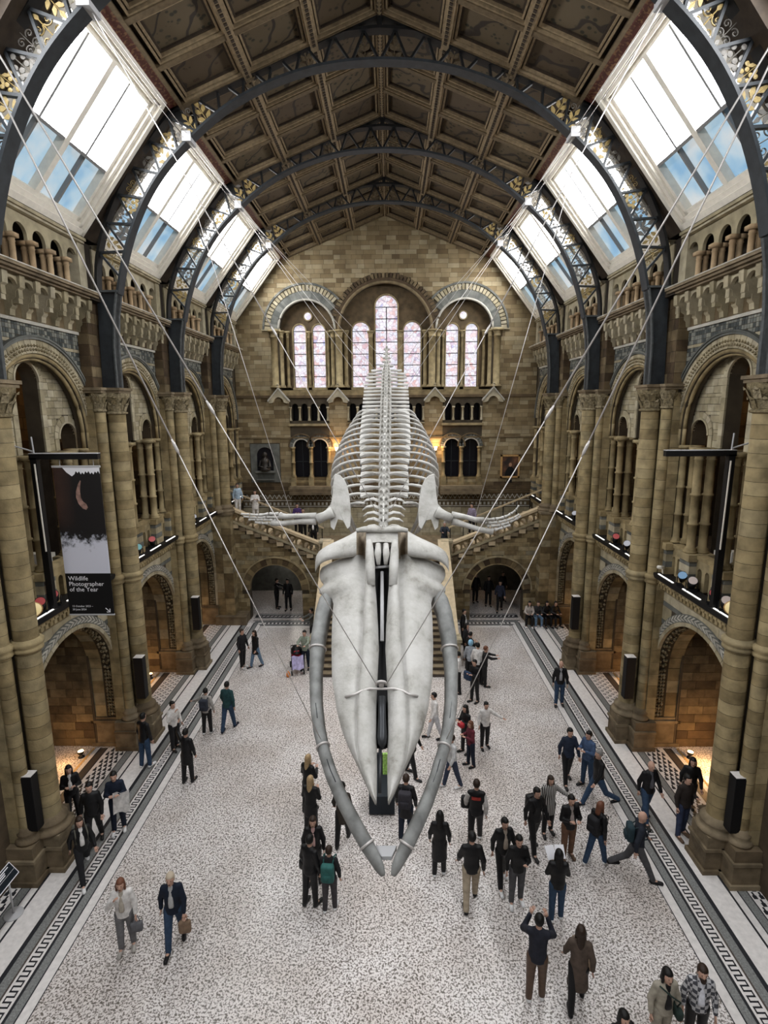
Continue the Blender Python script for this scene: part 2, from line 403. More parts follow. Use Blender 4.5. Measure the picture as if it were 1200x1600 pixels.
def side_wall(s):
    nm = 'left' if s < 0 else 'right'
    fn = lambda y, z, t: (s * (XW + t), y, z)         # t grows away from the hall
    base = MB()
    ends = [PIL[0], PIL[1], PIL[2], PIL[3], YB]
    for k in range(4):
        y0, y1 = ends[k], ends[k + 1]; yc = (y0 + y1) / 2
        base.prism(notch_poly(y0, y1, 0, 5.7, [(yc, RG, ZG)], 28), fn, 0, .85)
        base.prism(notch_poly(y0, y1, 10.12, 14.45, [(yc, RU, ZU)], 28), fn, 0, .3)
        base.prism(notch_poly(y0, y1, 10.12, 12.9, [(yc + o, r, z) for o, r, z in OPEN], 14), fn, .38, .8)
        base.box(*sorted((s * 8.95, s * 9.8)), y0, y0 + .5, 5.7, 10.12); base.box(*sorted((s * 8.95, s * 9.8)), y1 - .5, y1, 5.7, 10.12)
    w = struct('wall_' + nm, base, 'mortar', label=f'tall {nm} side wall of patterned terracotta with two tiers of round arches', cat='wall')
    # shell behind: galleries, alcoves, partitions
    sh = MB()
    X = lambda a, b: sorted((s * a, s * b))
    sh.box(*X(9.3, 14), -9, YB, 5.7, 5.95)                      # gallery floor
    sh.box(*X(13.6, 14), -9, YB, 0, 16.2)                        # outer wall
    sh.box(*X(9.1, 14), -9, YB, 14.0, 14.4)                      # gallery vault
    ps = MB(); ps.box(*X(9.9, 10.9), -9, YB, 14.4, 16.3); ps.box(*X(8.9, 10.9), -9, YB, 16.05, 16.25); part('clerestory_passage', ps, 'mortar_and_shade', w)   # passage behind the clerestory, its shade put into a near-black colour
    sh.box(*X(9.0, 14), YB - .05, YB + .3, 0, 16.4)
    for y in PIL[1:]:
        sh.box(*X(10.8, 13.8), y - .3, y + .3, 5.9, 14.0)
        sh.box(*X(9.75, 13.8), y - .55, y + .55, 0, 5.7)
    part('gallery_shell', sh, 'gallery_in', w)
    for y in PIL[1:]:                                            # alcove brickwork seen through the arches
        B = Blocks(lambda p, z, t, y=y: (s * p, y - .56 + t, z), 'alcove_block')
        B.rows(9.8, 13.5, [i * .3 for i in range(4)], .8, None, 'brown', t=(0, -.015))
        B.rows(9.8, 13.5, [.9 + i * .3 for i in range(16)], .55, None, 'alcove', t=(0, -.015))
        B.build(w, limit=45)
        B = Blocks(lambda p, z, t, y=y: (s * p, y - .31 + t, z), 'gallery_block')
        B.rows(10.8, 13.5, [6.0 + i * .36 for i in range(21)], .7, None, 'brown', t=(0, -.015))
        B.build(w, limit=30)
    for k, yc in enumerate(BAYS):
        hw = (ends[k + 1] - ends[k]) / 2
        near = k == 0
        # ---- ground arch
        c = (yc, ZG)
        ar = part('ground_arch', (lambda mb: (sector(mb, fn, c, 2.31, 2.56, .0, PI, -.03, .02, 36), mb)[1])(MB()), 'grey', w)
        voussoirs(ar, 'voussoir', fn, c, RG - .01, 2.31, 22, -.06, .05, 'cream')
        for sgn in (-1, 1):                                       # jambs below the springing
            mb = MB(); mb.prism([(yc + sgn * (RG - .01), 1.05), (yc + sgn * 2.31, 1.05), (yc + sgn * 2.31, ZG), (yc + sgn * (RG - .01), ZG)], fn, -.06, .05); part('jamb', mb, 'cream', ar)
            mb = MB()
            for (h0, h1, g) in ((0, .12, .12), (.12, .85, .06), (.85, .95, .1), (.95, 1.05, .05)):
                a, b = sorted((yc + sgn * (RG - g), yc + sgn * 2.5)); mb.box(*sorted((s * (XW - g), s * (XW + .85 + g))), a, b, h0, h1)
            part('jamb_plinth', mb, 'plinth', ar)
        mb = MB()                                                 # herringbone leaves
        nl = 40
        for i in range(nl):
            a = PI * (i + .5) / nl
            for j, (r0, r1) in enumerate(((2.34, 2.43), (2.44, 2.53))):
                sh_ = .035 * (1 if j else -1)
                P = [(r0, a - .02 - sh_), (r0, a + .02 - sh_), (r1, a + .02 + sh_), (r1, a - .02 + sh_)]
                mb.prism([(yc + r * math.cos(q), ZG + r * math.sin(q)) for r, q in P], fn, -.045, -.03)
        part('herringbone_leaf', mb, 'pale', ar, kind='stuff')
        mb = MB()                                                 # carved foliage band inside the reveal
        for i in range(34):
            a = PI * (i + .5) / 34
            for q in range(3):
                rr = RG - .03 - random.random() * .04; aa = a + random.uniform(-.03, .03); cx = XW + .12 + .09 * q + random.uniform(-.02, .02)
                mb.lathe([(.02, -.05), (.055, 0), (.02, .05)], (s * cx, yc + rr * math.cos(aa), ZG + rr * math.sin(aa)), 5)
        for i in range(14):
            for sgn in (-1, 1):
                for q in range(3): mb.lathe([(.02, -.05), (.05, 0), (.02, .05)], (s * (XW + .12 + .09 * q), yc + sgn * (RG - .03), 1.15 + i * .12 + random.uniform(-.02, .02)), 5)
        part('foliage_carving', mb, 'carved', ar, kind='stuff')
        # reveal stones
        for i in range(18):
            a0, a1 = PI * i / 18 + .004, PI * (i + 1) / 18 - .004
            mb = MB(); sector(mb, fn, c, RG - .02, RG + .02, a0, a1, .42, .86, 2); part('reveal_stone', mb, 'buff', ar)
        for i in range(4):
            for sgn in (-1, 1):
                mb = MB(); a, b = sorted((yc + sgn * (RG - .02), yc + sgn * (RG + .02))); z = 1.06 + i * .435
                mb.box(*X(XW + .42, XW + .86), a, b, z, z + .425); part('reveal_stone', mb, 'buff', ar)
        # ---- ground spandrels: cream and blue-grey bands
        B = Blocks(fn, 'spandrel_block'); zs = [2.8, 3.25, 3.4, 3.85, 4.0, 4.45, 4.6, 5.05, 5.2, 5.6]
        B.rows(yc - hw + .3, yc + hw - .3, zs, .8, circ_cut(c, 2.53), None, t=(.01, -.012), alt=['cream', 'grey']); B.build(w)
        # ---- dentil frieze, ledge
        mb = MB(); mb.box(*X(8.86, 9.2), yc - hw + .3, yc + hw - .3, 5.56, 5.66); mb.box(*X(8.66, 9.2), yc - hw + .3, yc + hw - .3, 5.88, 5.98)
        n = 22
        for i in range(n):
            y = yc - 2.15 + 4.3 * (i + .5) / n
            mb.box(*X(8.72, 9.0), y - .055, y + .055, 5.66, 5.82); mb.box(*X(8.68, 9.0), y - .075, y + .075, 5.80, 5.88)
        part('dentil_frieze', mb, 'column', w)
        mb = MB(); mb.box(*X(8.55, 8.98), yc - hw + .3, yc + hw - .3, 5.98, 6.12); part('ledge_cover', mb, 'black', w)
        for i in range(3):
            y = yc - 1.45 + 1.45 * i; mb = MB(); mb.box(*X(8.60, 8.645), y - .45, y + .45, 6.12, 6.135); part('led_strip', mb, 'white_led', w)
        # ---- gallery parapet with lancet piercings
        par = MB()
        sec = [(-1.95, -1.1), (-.56, .56), (1.1, 1.95)]
        for a, b in sec:
            par.prism(notch_poly(yc + a, yc + b, 6.12, 7.0, [(yc + a + (b - a) * (i + .5) / 3, (b - a) * .1, 6.62) for i in range(3)], 8), fn, .06, .2)
            par.box(*X(8.97, 9.24), yc + a, yc + b, 6.98, 7.1)
        par.box(*X(9.3, 9.34), yc - 2, yc + 2, 6.1, 6.9)
        pa = part('gallery_parapet', par, 'column', w)
        for o in (-.83, .83, -2.2, 2.2):
            hwid = .27 if abs(o) < 1 else .3
            for i, (z0, z1, mm) in enumerate(((6.12, 6.34, 'buff'), (6.345, 6.52, 'grey'), (6.525, 6.75, 'cream'), (6.755, 6.9, 'grey'))):
                mb = MB(); e = .03 if i == 0 else 0; mb.box(*X(8.8 - e, 9.45), yc + o - hwid - e, yc + o + hwid + e, z0, z1); part('pedestal_block', mb, mm, pa)
            mb = MB(); mb.box(*X(8.74, 9.5), yc + o - hwid - .05, yc + o + hwid + .05, 6.9, 7.1); part('pedestal_cap', mb, 'column', pa)
        # ---- colonnettes
        ars = part('gallery_arcade', (lambda mb: (mb.box(*X(9.2, 9.8), yc - .02, yc + .02, 10.05, 10.12), mb)[1])(MB()), 'buff', w)
        for o in (-.83, .83):
            for xx, dy in ((8.93, .0), (9.27, .0)): ob('colonnette', COLN['pier'], ars, (s * xx, yc + o + dy * (1 if o > 0 else -1), 0))
        for o in (-1, 1):
            for xx, oo in ((8.92, 2.3), (9.14, 2.08), (9.36, 1.9)): ob('colonnette', COLN['jamb'], ars, (s * xx, yc + o * oo, 0))
        # ---- tympanum
        cuts = [circ_cut((yc + o, z), r + .19) for o, r, z in OPEN]
        def cut(z0, z1):
            L = []
            for f in cuts: L += f(z0, z1)
            d = 2.3 ** 2 - ((z0 + z1) / 2 - ZU) ** 2 if (z0 + z1) / 2 > ZU else 2.3 ** 2
            h = math.sqrt(max(d, 0.0)); L += [(yc - 9, yc - h), (yc + h, yc + 9)]
            L.sort(); out = []
            for a, b in L:
                if out and a < out[-1][1] + .02: out[-1] = (out[-1][0], max(out[-1][1], b))
                else: out.append((a, b))
            return out
        zs = [10.12]
        while zs[-1] < 12.85: zs.append(zs[-1] + (.2 if len(zs) % 3 else .1))
        B = Blocks(fn, 'tympanum_block'); B.rows(yc - 2.3, yc + 2.3, zs, .34, cut, 'cream', t=(.385, .36)); B.build(w, limit=90 if k < 2 else 40)
        for o, r, z in OPEN:
            cc = (yc + o, z); n = 11 if r == .5 else 9
            voussoirs(w, 'voussoir', fn, cc, r, r + .2, n, .33, .42, 'cream')
            mb = MB(); sector(mb, fn, cc, r - .02, r + .035, 0, PI, .3, .36, 16); part('arch_roll', mb, 'cream', w)
            h = 10.12
            while h < z - .02:
                e = min(h + .34, z)
                for sg in (-1, 1):
                    mb = MB(); a, b = sorted((yc + o + sg * r, yc + o + sg * (r + .2))); mb.box(*X(XW + .33, XW + .42), a + .004, b - .004, h + .004, e - .004); part('jamb_stone', mb, 'cream', w)
                h = e
        # ---- gallery arch
        c = (yc, ZU)
        mb = MB()
        for r0, tt in ((1.99, .1), (2.06, .02)):
            mb.tube([(s * (XW + tt), yc + r0 * math.cos(PI * i / 30), ZU + r0 * math.sin(PI * i / 30)) for i in range(31)], .06, 6)
            for sg in (-1, 1): mb.tube([(s * (XW + tt), yc + sg * r0, ZU), (s * (XW + tt), yc + sg * r0, 10.12)], .06, 6)
        ga = part('gallery_arch', mb, 'column', w, True)
        voussoirs(ga, 'voussoir', fn, c, 2.12, 2.46, 30, -.05, .04, 'cream', sub=1)
        mb = MB()
        for i in range(60):                                       # scale carving
            a = PI * (i + .5) / 60
            for r in (2.2, 2.3):
                aa = a + (.026 if r > 2.25 else 0)
                mb.lathe([(.01, -.03), (.05, 0), (.012, .045)], (s * (XW - .055), yc + r * math.cos(aa), ZU + r * math.sin(aa)), 5)
        part('scale_carving', mb, 'carved', ga, kind='stuff')
        mb = MB(); sector(mb, fn, c, 2.46, 2.52, 0, PI, -.1, .02, 36); sector(mb, fn, c, 2.52, 2.57, 0, PI, -.13, .02, 36); part('hood_mould', mb, 'grey', ga)
        # ---- gallery spandrels: grey diaper tiles and cream bands
        zs = [11.9]; al = []
        while zs[-1] < 13.42:
            k2 = len(zs) - 1; zs.append(zs[-1] + (.09 if k2 % 5 == 4 else .115)); al.append('cream' if k2 % 5 == 4 else 'diaper')
        B = Blocks(fn, 'diaper_tile')
        cf = circ_cut(c, 2.55)
        for i in range(len(zs) - 1): B.rows(yc - hw + .5, yc + hw - .5, zs[i:i + 2], .8 if al[i] == 'cream' else .11, cf, al[i], gap=.014, jit=.02, t=(.01, -.01))
        B.build(w, limit=70 if near else 20)
        # ---- corbel table, cornice
        mb = MB(); mb.box(*X(8.88, 9.1), yc - hw + .5, yc + hw - .5, 13.42, 13.5); part('string_course', mb, 'pale', w)
        n = 7; pitch = 4.25 / n
        for i in range(n + 1):
            y = yc - 4.25 / 2 + pitch * i; o = ob('corbel', CORB, w, (s * XW, y, 0)); o.scale = (s, 1, 1)
        mb = MB()
        mb.prism(notch_poly(yc - 2.2, yc + 2.2, 13.9, 14.42, [(yc - 2.125 + pitch * (i + .5), .225, 14.1) for i in range(n)], 10), fn, -.38, -.28)
        part('corbel_arcade', mb, 'cream', w)
        mb = MB(); mb.box(*X(8.935, 9.0), yc - 2.2, yc + 2.2, 13.5, 14.42); part('corbel_shade_strip', mb, 'brown', w)  # dark backing strip paints the shade in the corbel hollows
        mb = MB()
        for (x, z0, z1) in ((8.42, 14.42, 14.48), (8.34, 14.48, 14.55), (8.28, 14.55, 14.62)): mb.box(*X(x, 9.2), yc - hw + .32, yc + hw - .32, z0, z1)
        part('cornice', mb, 'plinth', w)
        mb = MB(); mb.box(*X(8.27, 8.9), yc - hw + .32, yc + hw - .32, 14.62, 14.645); part('sill_slab', mb, 'pale', w)
        # ---- clerestory arcade
        n = 6; pitch = 4.5 / n; mb = MB()
        mb.prism(notch_poly(yc - 2.3, yc + 2.3, 15.42, 16.0, [(yc - 2.25 + pitch * (i + .5), .27, 15.5) for i in range(n)], 12), fn, -.20, -.11)
        mb.box(*X(8.62, 9.1), yc - 2.35, yc + 2.35, 16.0, 16.06); mb.box(*X(8.56, 9.1), yc - 2.35, yc + 2.35, 16.06, 16.14)
        for sg in (-1, 1): a, b = sorted((yc + sg * 2.1, yc + sg * (hw - .2))); mb.box(*X(8.7, 9.1), a, b, 14.62, 16.0)
        cl = part('clerestory_arcade', mb, 'cream', w)
        for i in range(n + 1):
            y = yc - 2.25 + pitch * i
            if 0 < i < n:
                ob('colonnette', COLN['cler'], cl, (s * 8.745, y, 0)); ob('colonnette', COLN['cler'], cl, (s * 8.93, y, 0))
    # upper pilasters behind the iron posts
    for y in PIL:
        B = Blocks(lambda p, z, t: (s * (8.62 + t), p, z), 'pilaster_block'); B.rows(y - .62, y + .62, [11.92 + i * .31 for i in range(9)], .42, None, 'brown', t=(0, -.012)); B.build(w, limit=40)
        mb = MB(); mb.box(*X(8.62, 9.1), y - .62, y + .62, 11.92, 14.42); mb.box(*X(8.4, 9.1), y - .66, y + .66, 14.42, 14.62); mb.box(*X(8.75, 9.1), y - .5, y + .5, 14.62, 16.1); part('upper_pilaster', mb, 'mortar_and_shade', w)
        for i in range(8):
            for sg in (-1, 1):
                mb = MB(); a, b = sorted((y + sg * .6, y + sg * .635)); z = 11.93 + .31 * i
                mb.box(*X(8.62, 8.93), a, b, z, z + .3); part('pilaster_block', mb, 'brown', w)
    # rest of the hall behind the camera, plain
    rb = MB(); rb.box(*X(XW, 9.8), -9, PIL[0], 0, 16.1); part('rear_wall_run', rb, 'gallery_in', w)
    return w
WALL = {s: side_wall(s) for s in (-1, 1)}
# ---------------------------------------------------------------- pillars
DR_BIG = MB().lathe([(.275, 0), (.275, .297)], seg=16, cap=False).mesh('drum', 'column', True)
DR_SM = MB().lathe([(.165, 0), (.165, .297)], seg=12, cap=False).mesh('drum', 'column', True)
def capital_mb(r, z0, z1, seg=12):
    mb = MB(); h = z1 - z0
    mb.lathe([(r * 1.02, z0), (r * 1.25, z0 + .02), (r * 1.25, z0 + .06), (r * 1.05, z0 + .09), (r * 1.15, z0 + h * .5), (r * 1.55, z0 + h * .82), (r * 1.6, z1)], seg=seg)
    for tier, (zz, rr, n) in enumerate(((z0 + h * .36, 1.18, 8), (z0 + h * .68, 1.42, 8))):
        for k in range(n):
            a = 2 * PI * (k + .5 * tier) / n; u = np.array((math.cos(a), math.sin(a), 0)); v = np.array((-u[1], u[0], 0))
            p = u * r * rr; w = r * .32; q = h * .2
            mb.add([p * .9 - v * w + (0, 0, zz - q), p * .9 + v * w + (0, 0, zz - q), p * 1.12 + v * w * .9 + (0, 0, zz + q * .5), p * 1.12 - v * w * .9 + (0, 0, zz + q * .5), p * 1.28 + (0, 0, zz + q), p * 1.25 + (0, 0, zz + q * .4)],
                   [(0, 1, 2, 3), (3, 2, 4), (2, 5, 4), (3, 4, 5)])
    return mb
CAP_BIG = capital_mb(.275, 11.12, 11.76, 14).mesh('capital', 'carved', False); CAP_SM = capital_mb(.165, 11.2, 11.76, 10).mesh('capital', 'carved', False)
SHAFT_BASE = {}
def base_mesh(r, tag_):
    mb = MB(); mb.lathe([(r * 1.75, 1.0), (r * 1.75, 1.06), (r * 1.6, 1.12), (r * 1.3, 1.16), (r * 1.45, 1.22), (r * 1.45, 1.27), (r * 1.12, 1.33), (r, 1.4)], seg=16)
    return mb.mesh('shaft_base', 'plinth', True)
B_BIG, B_SM = base_mesh(.275, 0), base_mesh(.165, 1)
RING_BIG = MB().lathe([(.28, 5.72), (.35, 5.76), (.35, 5.82), (.31, 5.86), (.37, 5.9), (.37, 5.98), (.28, 6.04)], seg=16, cap=False).mesh('shaft_ring', 'column', True)
RING_SM = MB().lathe([(.17, 5.72), (.225, 5.76), (.225, 5.82), (.19, 5.86), (.24, 5.9), (.24, 5.98), (.17, 6.04)], seg=12, cap=False).mesh('shaft_ring', 'column', True)
CORE_BIG = MB().lathe([(.262, 0), (.262, 9.9)], seg=12).mesh('shaft', 'mortar', True); CORE_SM = MB().lathe([(.152, 0), (.152, 9.9)], seg=10).mesh('shaft', 'mortar', True)
ORD = ['nearest', 'second', 'third', 'farthest']
def pillar(s, i, y):
    sd = 'left' if s < 0 else 'right'; far = i == 3; zb = 5.0 if far else 0.0
    t = thing('clustered_pillar', f'{ORD[i]} clustered stone pillar with banded shafts along the {sd} wall', 'pillar', (s * 8.4, y, 0))
    bx = 8.4
    for (x, dy, core, drum, cap, bm, ring) in ((8.32, 0, CORE_BIG, DR_BIG, CAP_BIG, B_BIG, RING_BIG), (8.6, -.44, CORE_SM, DR_SM, CAP_SM, B_SM, RING_SM), (8.6, .44, CORE_SM, DR_SM, CAP_SM, B_SM, RING_SM)):
        off = (s * (x - bx), dy, 0)
        c = ob('shaft', core, t, (off[0], off[1], 1.35 + zb), scale=(1, 1, (9.9 - zb) / 9.9) if far else None)
        for k in range(16 if far else 32): ob('drum', drum, c, (0, 0, .05 + k * .306 * (9.9 / (9.9 - zb) if far else 1)), scale=(1, 1, 9.9 / (9.9 - zb)) if far else None)
        ob('capital', cap, t, off); ob('shaft_base', bm, t, (off[0], off[1], zb))
        if not far: ob('shaft_ring', ring, t, off)
    def bxs(name, mat, lst):
        mb = MB()
        for x0, x1, y0, y1, z0, z1 in lst: mb.box(*sorted((s * (x0 - bx), s * (x1 - bx))), y0, y1, z0, z1)
        ob(name, mb.mesh(name, mat), t)
    if far:
        bxs('pier', 'mortar', [(8.02, 9.0, -.44, .5, 0, 5.9)])
        for k in range(17):
            z = .02 + k * .345
            for j in range(2): bxs('pier_block', 'buff', [(8.0 + .5 * j, 8.49 + .5 * j, -.46, -.44, z, z + .335)])
            bxs('pier_block', 'buff', [(7.99, 8.02, -.45, .5, z, z + .335)])
        bxs('pier_cap', 'plinth', [(7.9, 9.0, -.55, .6, 5.88, 6.0)])
    else:
        bxs('plinth', 'plinth', [(7.84, 9.0, -.42, .42, 0, .12), (7.9, 9.0, -.36, .36, .12, .62), (7.86, 9.0, -.4, .4, .62, .7), (7.92, 9.0, -.36, .36, .7, 1.0),
                             (8.24, 9.0, -.86, .86, 0, .12), (8.3, 9.0, -.8, .8, .12, .62), (8.26, 9.0, -.84, .84, .62, .7), (8.32, 9.0, -.78, .78, .7, 1.0)])
    bxs('pilaster', 'mortar', [(8.72, 9.0, -.6, .6, 1.0 + zb, 11.76)])
    for k in range(26):
        z = 1.02 + k * .41
        if z > 11.4: break
        if z < zb: continue
        for sg in (-1, 1): bxs('pilaster_block', 'column', [(8.7, 9.0, *sorted((sg * .42, sg * .612)), z, z + .4)])
    bxs('abacus', 'plinth', [(7.98, 9.02, -.4, .4, 11.76, 11.84), (7.94, 9.02, -.44, .44, 11.84, 11.92), (8.36, 9.02, -.72, .72, 11.76, 11.84), (8.32, 9.02, -.76, .76, 11.84, 11.92)])
    return t
for s in (-1, 1):
    for i, y in enumerate(PIL): pillar(s, i, y)

# ---------------------------------------------------------------- iron arched trusses
IN = [(8.1, 11.92), (8.09, 13.1), (8.0, 14.05), (7.85, 14.8), (7.6, 15.7), (7.24, 16.6), (6.74, 17.48), (6.17, 18.18), (5.4, 18.86), (4.42, 19.6), (3.49, 20.07), (2.57, 20.4), (1.67, 20.62), (.8, 20.72), (0, 20.74)]
OUT = [(8.6, 11.92), (8.55, 13.4), (8.5, 14.8), (8.46, 15.6), (8.08, 16.65), (7.5, 17.7), (6.85, 18.55), (6.28, 19.15), (5.9, 19.55), (5.3, 20.0), (4.36, 20.52), (3.45, 20.88), (2.54, 21.15), (1.65, 21.34), (.8, 21.48), (0, 21.52)]
def resample(P, n):
    P = np.array(P); d = np.r_[0, np.cumsum(np.hypot(*np.diff(P, axis=0).T))]; t = np.linspace(0, d[-1], n)
    x, z = np.interp(t, d, P[:, 0]), np.interp(t, d, P[:, 1])
    for _ in range(6):
        x[1:-1] = (x[:-2] + 2 * x[1:-1] + x[2:]) / 4; z[1:-1] = (z[:-2] + 2 * z[1:-1] + z[2:]) / 4
    return list(zip(x, z))
INR = resample(IN, 60); OUTR = resample(OUT, 60)
def spiral(c, r, turns, a0, n=18, sgn=1):
    return [(c[0] + r * (1 - .85 * i / n) * math.cos(a0 + sgn * turns * 2 * PI * i / n), c[1] + r * (1 - .85 * i / n) * math.sin(a0 + sgn * turns * 2 * PI * i / n)) for i in range(n + 1)]
def leaf_poly(a, l, w):
    u = np.array((math.cos(a), math.sin(a))); v = np.array((-u[1], u[0]))
    return [u * l * .1, u * l * .45 + v * w, u * l * .8 + v * w * .6, u * l, u * l * .8 - v * w * .6, u * l * .45 - v * w]
def ornament(kind):
    """flat pierced ironwork, unit size in local (x up the stem -> z), thickness along y"""
    mb = MB(); f = lambda p, q, t: (p, t, q)
    mb.tube([(0, 0, -.5), (0, 0, .3)], .018, 5)
    if kind == 'leaf':
        for a, z in ((PI / 2, .1), (PI * .28, -.12), (PI * .72, -.12), (PI * .2, -.38), (PI * .8, -.38)):
            mb.prism([(p[0], p[1] + z) for p in leaf_poly(a, .4, .09)], f, -.012, .012)
    elif kind == 'berry':
        for x, z in ((0, .36), (.2, .14), (-.2, .14), (.28, -.16), (-.28, -.16), (.12, -.05), (-.12, -.05)): mb.lathe([(.02, -.02), (.085, -.01), (.085, .01), (.02, .02)], (x, 0, z), 9, axis=1)
        for a in (PI * .3, PI * .7): mb.prism([(p[0], p[1] - .42) for p in leaf_poly(a, .4, .07)], f, -.012, .012)
    else:
        for sg in (-1, 1):
            for (cx, cz, r) in ((.2, .12, .17), (.22, -.25, .16)): mb.tube([(sg * p, 0, q) for p, q in spiral((cx, cz), r, 1.3, PI)], .018, 5)
        mb.prism([(p[0], p[1] + .25) for p in leaf_poly(PI / 2, .25, .07)], f, -.012, .012)
    return mb
ORN = {k: {c: ornament(k).mesh('leaf_ornament', c) for c in ('gold', 'scroll', 'gold_dim')} for k in ('leaf', 'berry', 'scrl')}
def truss(i, y):
    t = thing('iron_roof_truss', f'{ORD[i]} dark iron lattice arch spanning the hall roof', 'roof truss', (0, y, 0))
    for s in (-1, 1):
        fn = lambda p, q, tt: (s * p, tt, q)
        # solid box post
        mb = MB(); za = 14.72
        i0 = [(x, z) for x, z in IN[:4]]; i0[-1] = (7.865, 14.72); o0 = [(8.6, 11.92), (8.55, 13.4), (8.5, 14.72)]
        mb.prism(i0 + o0[::-1], fn, -.11, .11); po = ob('post', mb.mesh('post', 'iron'), t)
        mb = MB(); mb.prism([(x - .0, z) for x, z in i0] + [(x + .04, z) for x, z in i0[::-1]], fn, -.2, .2); mb.box(*sorted((s * 7.84, s * 8.56)), -.2, .2, 14.7, 14.76)
        ob('flange', mb.mesh('flange', 'iron_light'), t)
        mb = MB()
        for k in range(14):
            for yy in (-.17, .17): mb.lathe([(.022, -.01), (.022, .02), (.0, .03)], (s * (8.1 - .0), yy, 12.0 + k * .13), 6)
        po['material'] = 'iron'
        # curved chords
        for nm, C, w_, h_, mat in (('lower_chord', INR, .36, .07, 'iron'), ('upper_chord', OUTR, .3, .08, 'iron_dark')):
            C = [(x, z) for x, z in C if z > 14.6 or x < 7.8]
            if nm == 'upper_chord': C = [(8.5, 14.7)] + C
            n = len(C); G = []
            for k in range(n):
                a = np.array(C[max(k - 1, 0)]); b = np.array(C[min(k + 1, n - 1)]); d_ = b - a; d_ /= np.linalg.norm(d_); nn = np.array((-d_[1], d_[0])); p = np.array(C[k])
                G.append([(s * (p + nn * e)[0], f_, (p + nn * e)[1]) for e, f_ in ((-h_ / 2, -w_ / 2), (-h_ / 2, w_ / 2), (h_ / 2, w_ / 2), (h_ / 2, -w_ / 2))])
            mb = MB(); mb.grid(G, True); ob(nm, mb.mesh(nm, mat), t)
        # lattice: zig-zag between the chords, with pierced ornaments in the triangles
        ia = [k for k, (x, z) in enumerate(INR) if z > 15.0 or x < 7.8]; k0 = ia[0]
        nseg = 13
        for q in range(nseg):
            f0 = (q + .0) / nseg; f1 = (q + .5) / nseg; f2 = (q + 1.0) / nseg
            P = lambda f, C: np.array((np.interp(f * (59 - k0) + k0, range(60), [c[0] for c in C]), np.interp(f * (59 - k0) + k0, range(60), [c[1] for c in C])))
            a, b, c_ = P(f0, INR), P(f1, OUTR), P(f2, INR)
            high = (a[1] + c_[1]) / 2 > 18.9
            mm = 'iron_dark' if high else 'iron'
            for u, v in ((a, b), (b, c_)):
                mb = MB(); mb.beam((s * u[0], 0, u[1]), (s * v[0], 0, v[1]), .12, .06); ob('lattice_bar', mb.mesh('lattice_bar', mm), t)
            if not high or q % 2 == 0:
                ctr = (a + c_) / 2 * .55 + b * .45; up = b - (a + c_) / 2
                ang = math.atan2(up[0] * s, up[1])
                kind = ('berry', 'scrl', 'leaf')[(q + i) % 3]
                o = ob('leaf_ornament', ORN[kind]['gold' if q % 2 == 0 else 'scroll'] if not high else ORN['leaf']['gold' if q == 6 else 'gold_dim'], t, (s * ctr[0], 0, ctr[1]))
                o.rotation_euler = (0, ang, 0); sc_ = np.linalg.norm(up) * .85; o.scale = (sc_, 1, sc_)
            # the other triangle of the zig-zag
            if q < nseg - 1 and not high:
                b2 = P((q + 1.5) / nseg, OUTR); ctr = (b + b2) / 2 * .55 + c_ * .45; up = c_ - (b + b2) / 2
                o = ob('leaf_ornament', ORN[('scrl', 'leaf', 'berry')[(q + i) % 3]]['scroll' if q % 2 else 'gold'], t, (s * ctr[0], 0, ctr[1]))
                o.rotation_euler = (0, math.atan2(up[0] * s, up[1]), 0); sc_ = np.linalg.norm(up) * .7; o.scale = (sc_, 1, sc_)
        # rafter against the ceiling
        mb = MB(); mb.beam((s * 5.9, 0, 19.58), (0, 0, 21.86), .3, .16); ob('rafter', mb.mesh('rafter', 'iron_dark'), t)
        # leaf bracket and steel cable box at the eaves
        mb = MB(); mb.prism([(5.9, 19.45), (5.25, 18.98), (5.05, 19.15), (5.75, 19.62)], fn, -.02, .02); ob('gusset', mb.mesh('gusset', 'iron_dark'), t)
        o = ob('leaf_ornament', ORN['leaf']['gold'], t, (s * 5.42, -.03, 19.25)); o.scale = (.62, 1, .62); o.rotation_euler = (0, s * .7, 0)
        mb = MB(); mb.box(*sorted((s * 5.35, s * 5.6)), -.22, .22, 18.72, 18.98); ob('cable_box', mb.mesh('cable_box', 'steel_box'), t)
    mb = MB(); mb.box(-.07, .07, -.12, .12, 21.5, 21.95); ob('king_post', mb.mesh('king_post', 'iron_dark'), t)
    return t
for i, y in enumerate(PIL): truss(i, y)

# ---------------------------------------------------------------- skylights
def skyglass(name, stops):
    m, t, b = nt(name)
    g = N(t, 'ShaderNodeNewGeometry'); no = N(t, 'ShaderNodeTexNoise'); no.inputs['Scale'].default_value = 1.1; no.inputs['Detail'].default_value = 4
    t.links.new(g.outputs['Position'], no.inputs['Vector']); r = ramp(t, stops); t.links.new(no.outputs[0], r.inputs[0])
    b.inputs['Base Color'].default_value = (.12, .14, .16, 1); b.inputs['Roughness'].default_value = .35
    t.links.new(r.outputs[0], b.inputs['Emission Color']); b.inputs['Emission Strength'].default_value = SKY_EMIT
    return m
M['sky_white'] = skyglass('frosted_glass_bright', [(.3, (.93, .96, 1)), (.7, (1, .99, .98))])
M['sky_blue'] = skyglass('frosted_glass_blue', [(.35, (.0075, .0155, .0235)), (.5, (.015, .0215, .026)), (.65, (.0235, .025, .0255))])
SB, ST = np.array((8.60, 16.16)), np.array((5.88, 19.60))
SU = (ST - SB) / np.linalg.norm(ST - SB); SL = float(np.linalg.norm(ST - SB)); SN = np.array((SU[1], -SU[0]))   # outward normal (up, away)
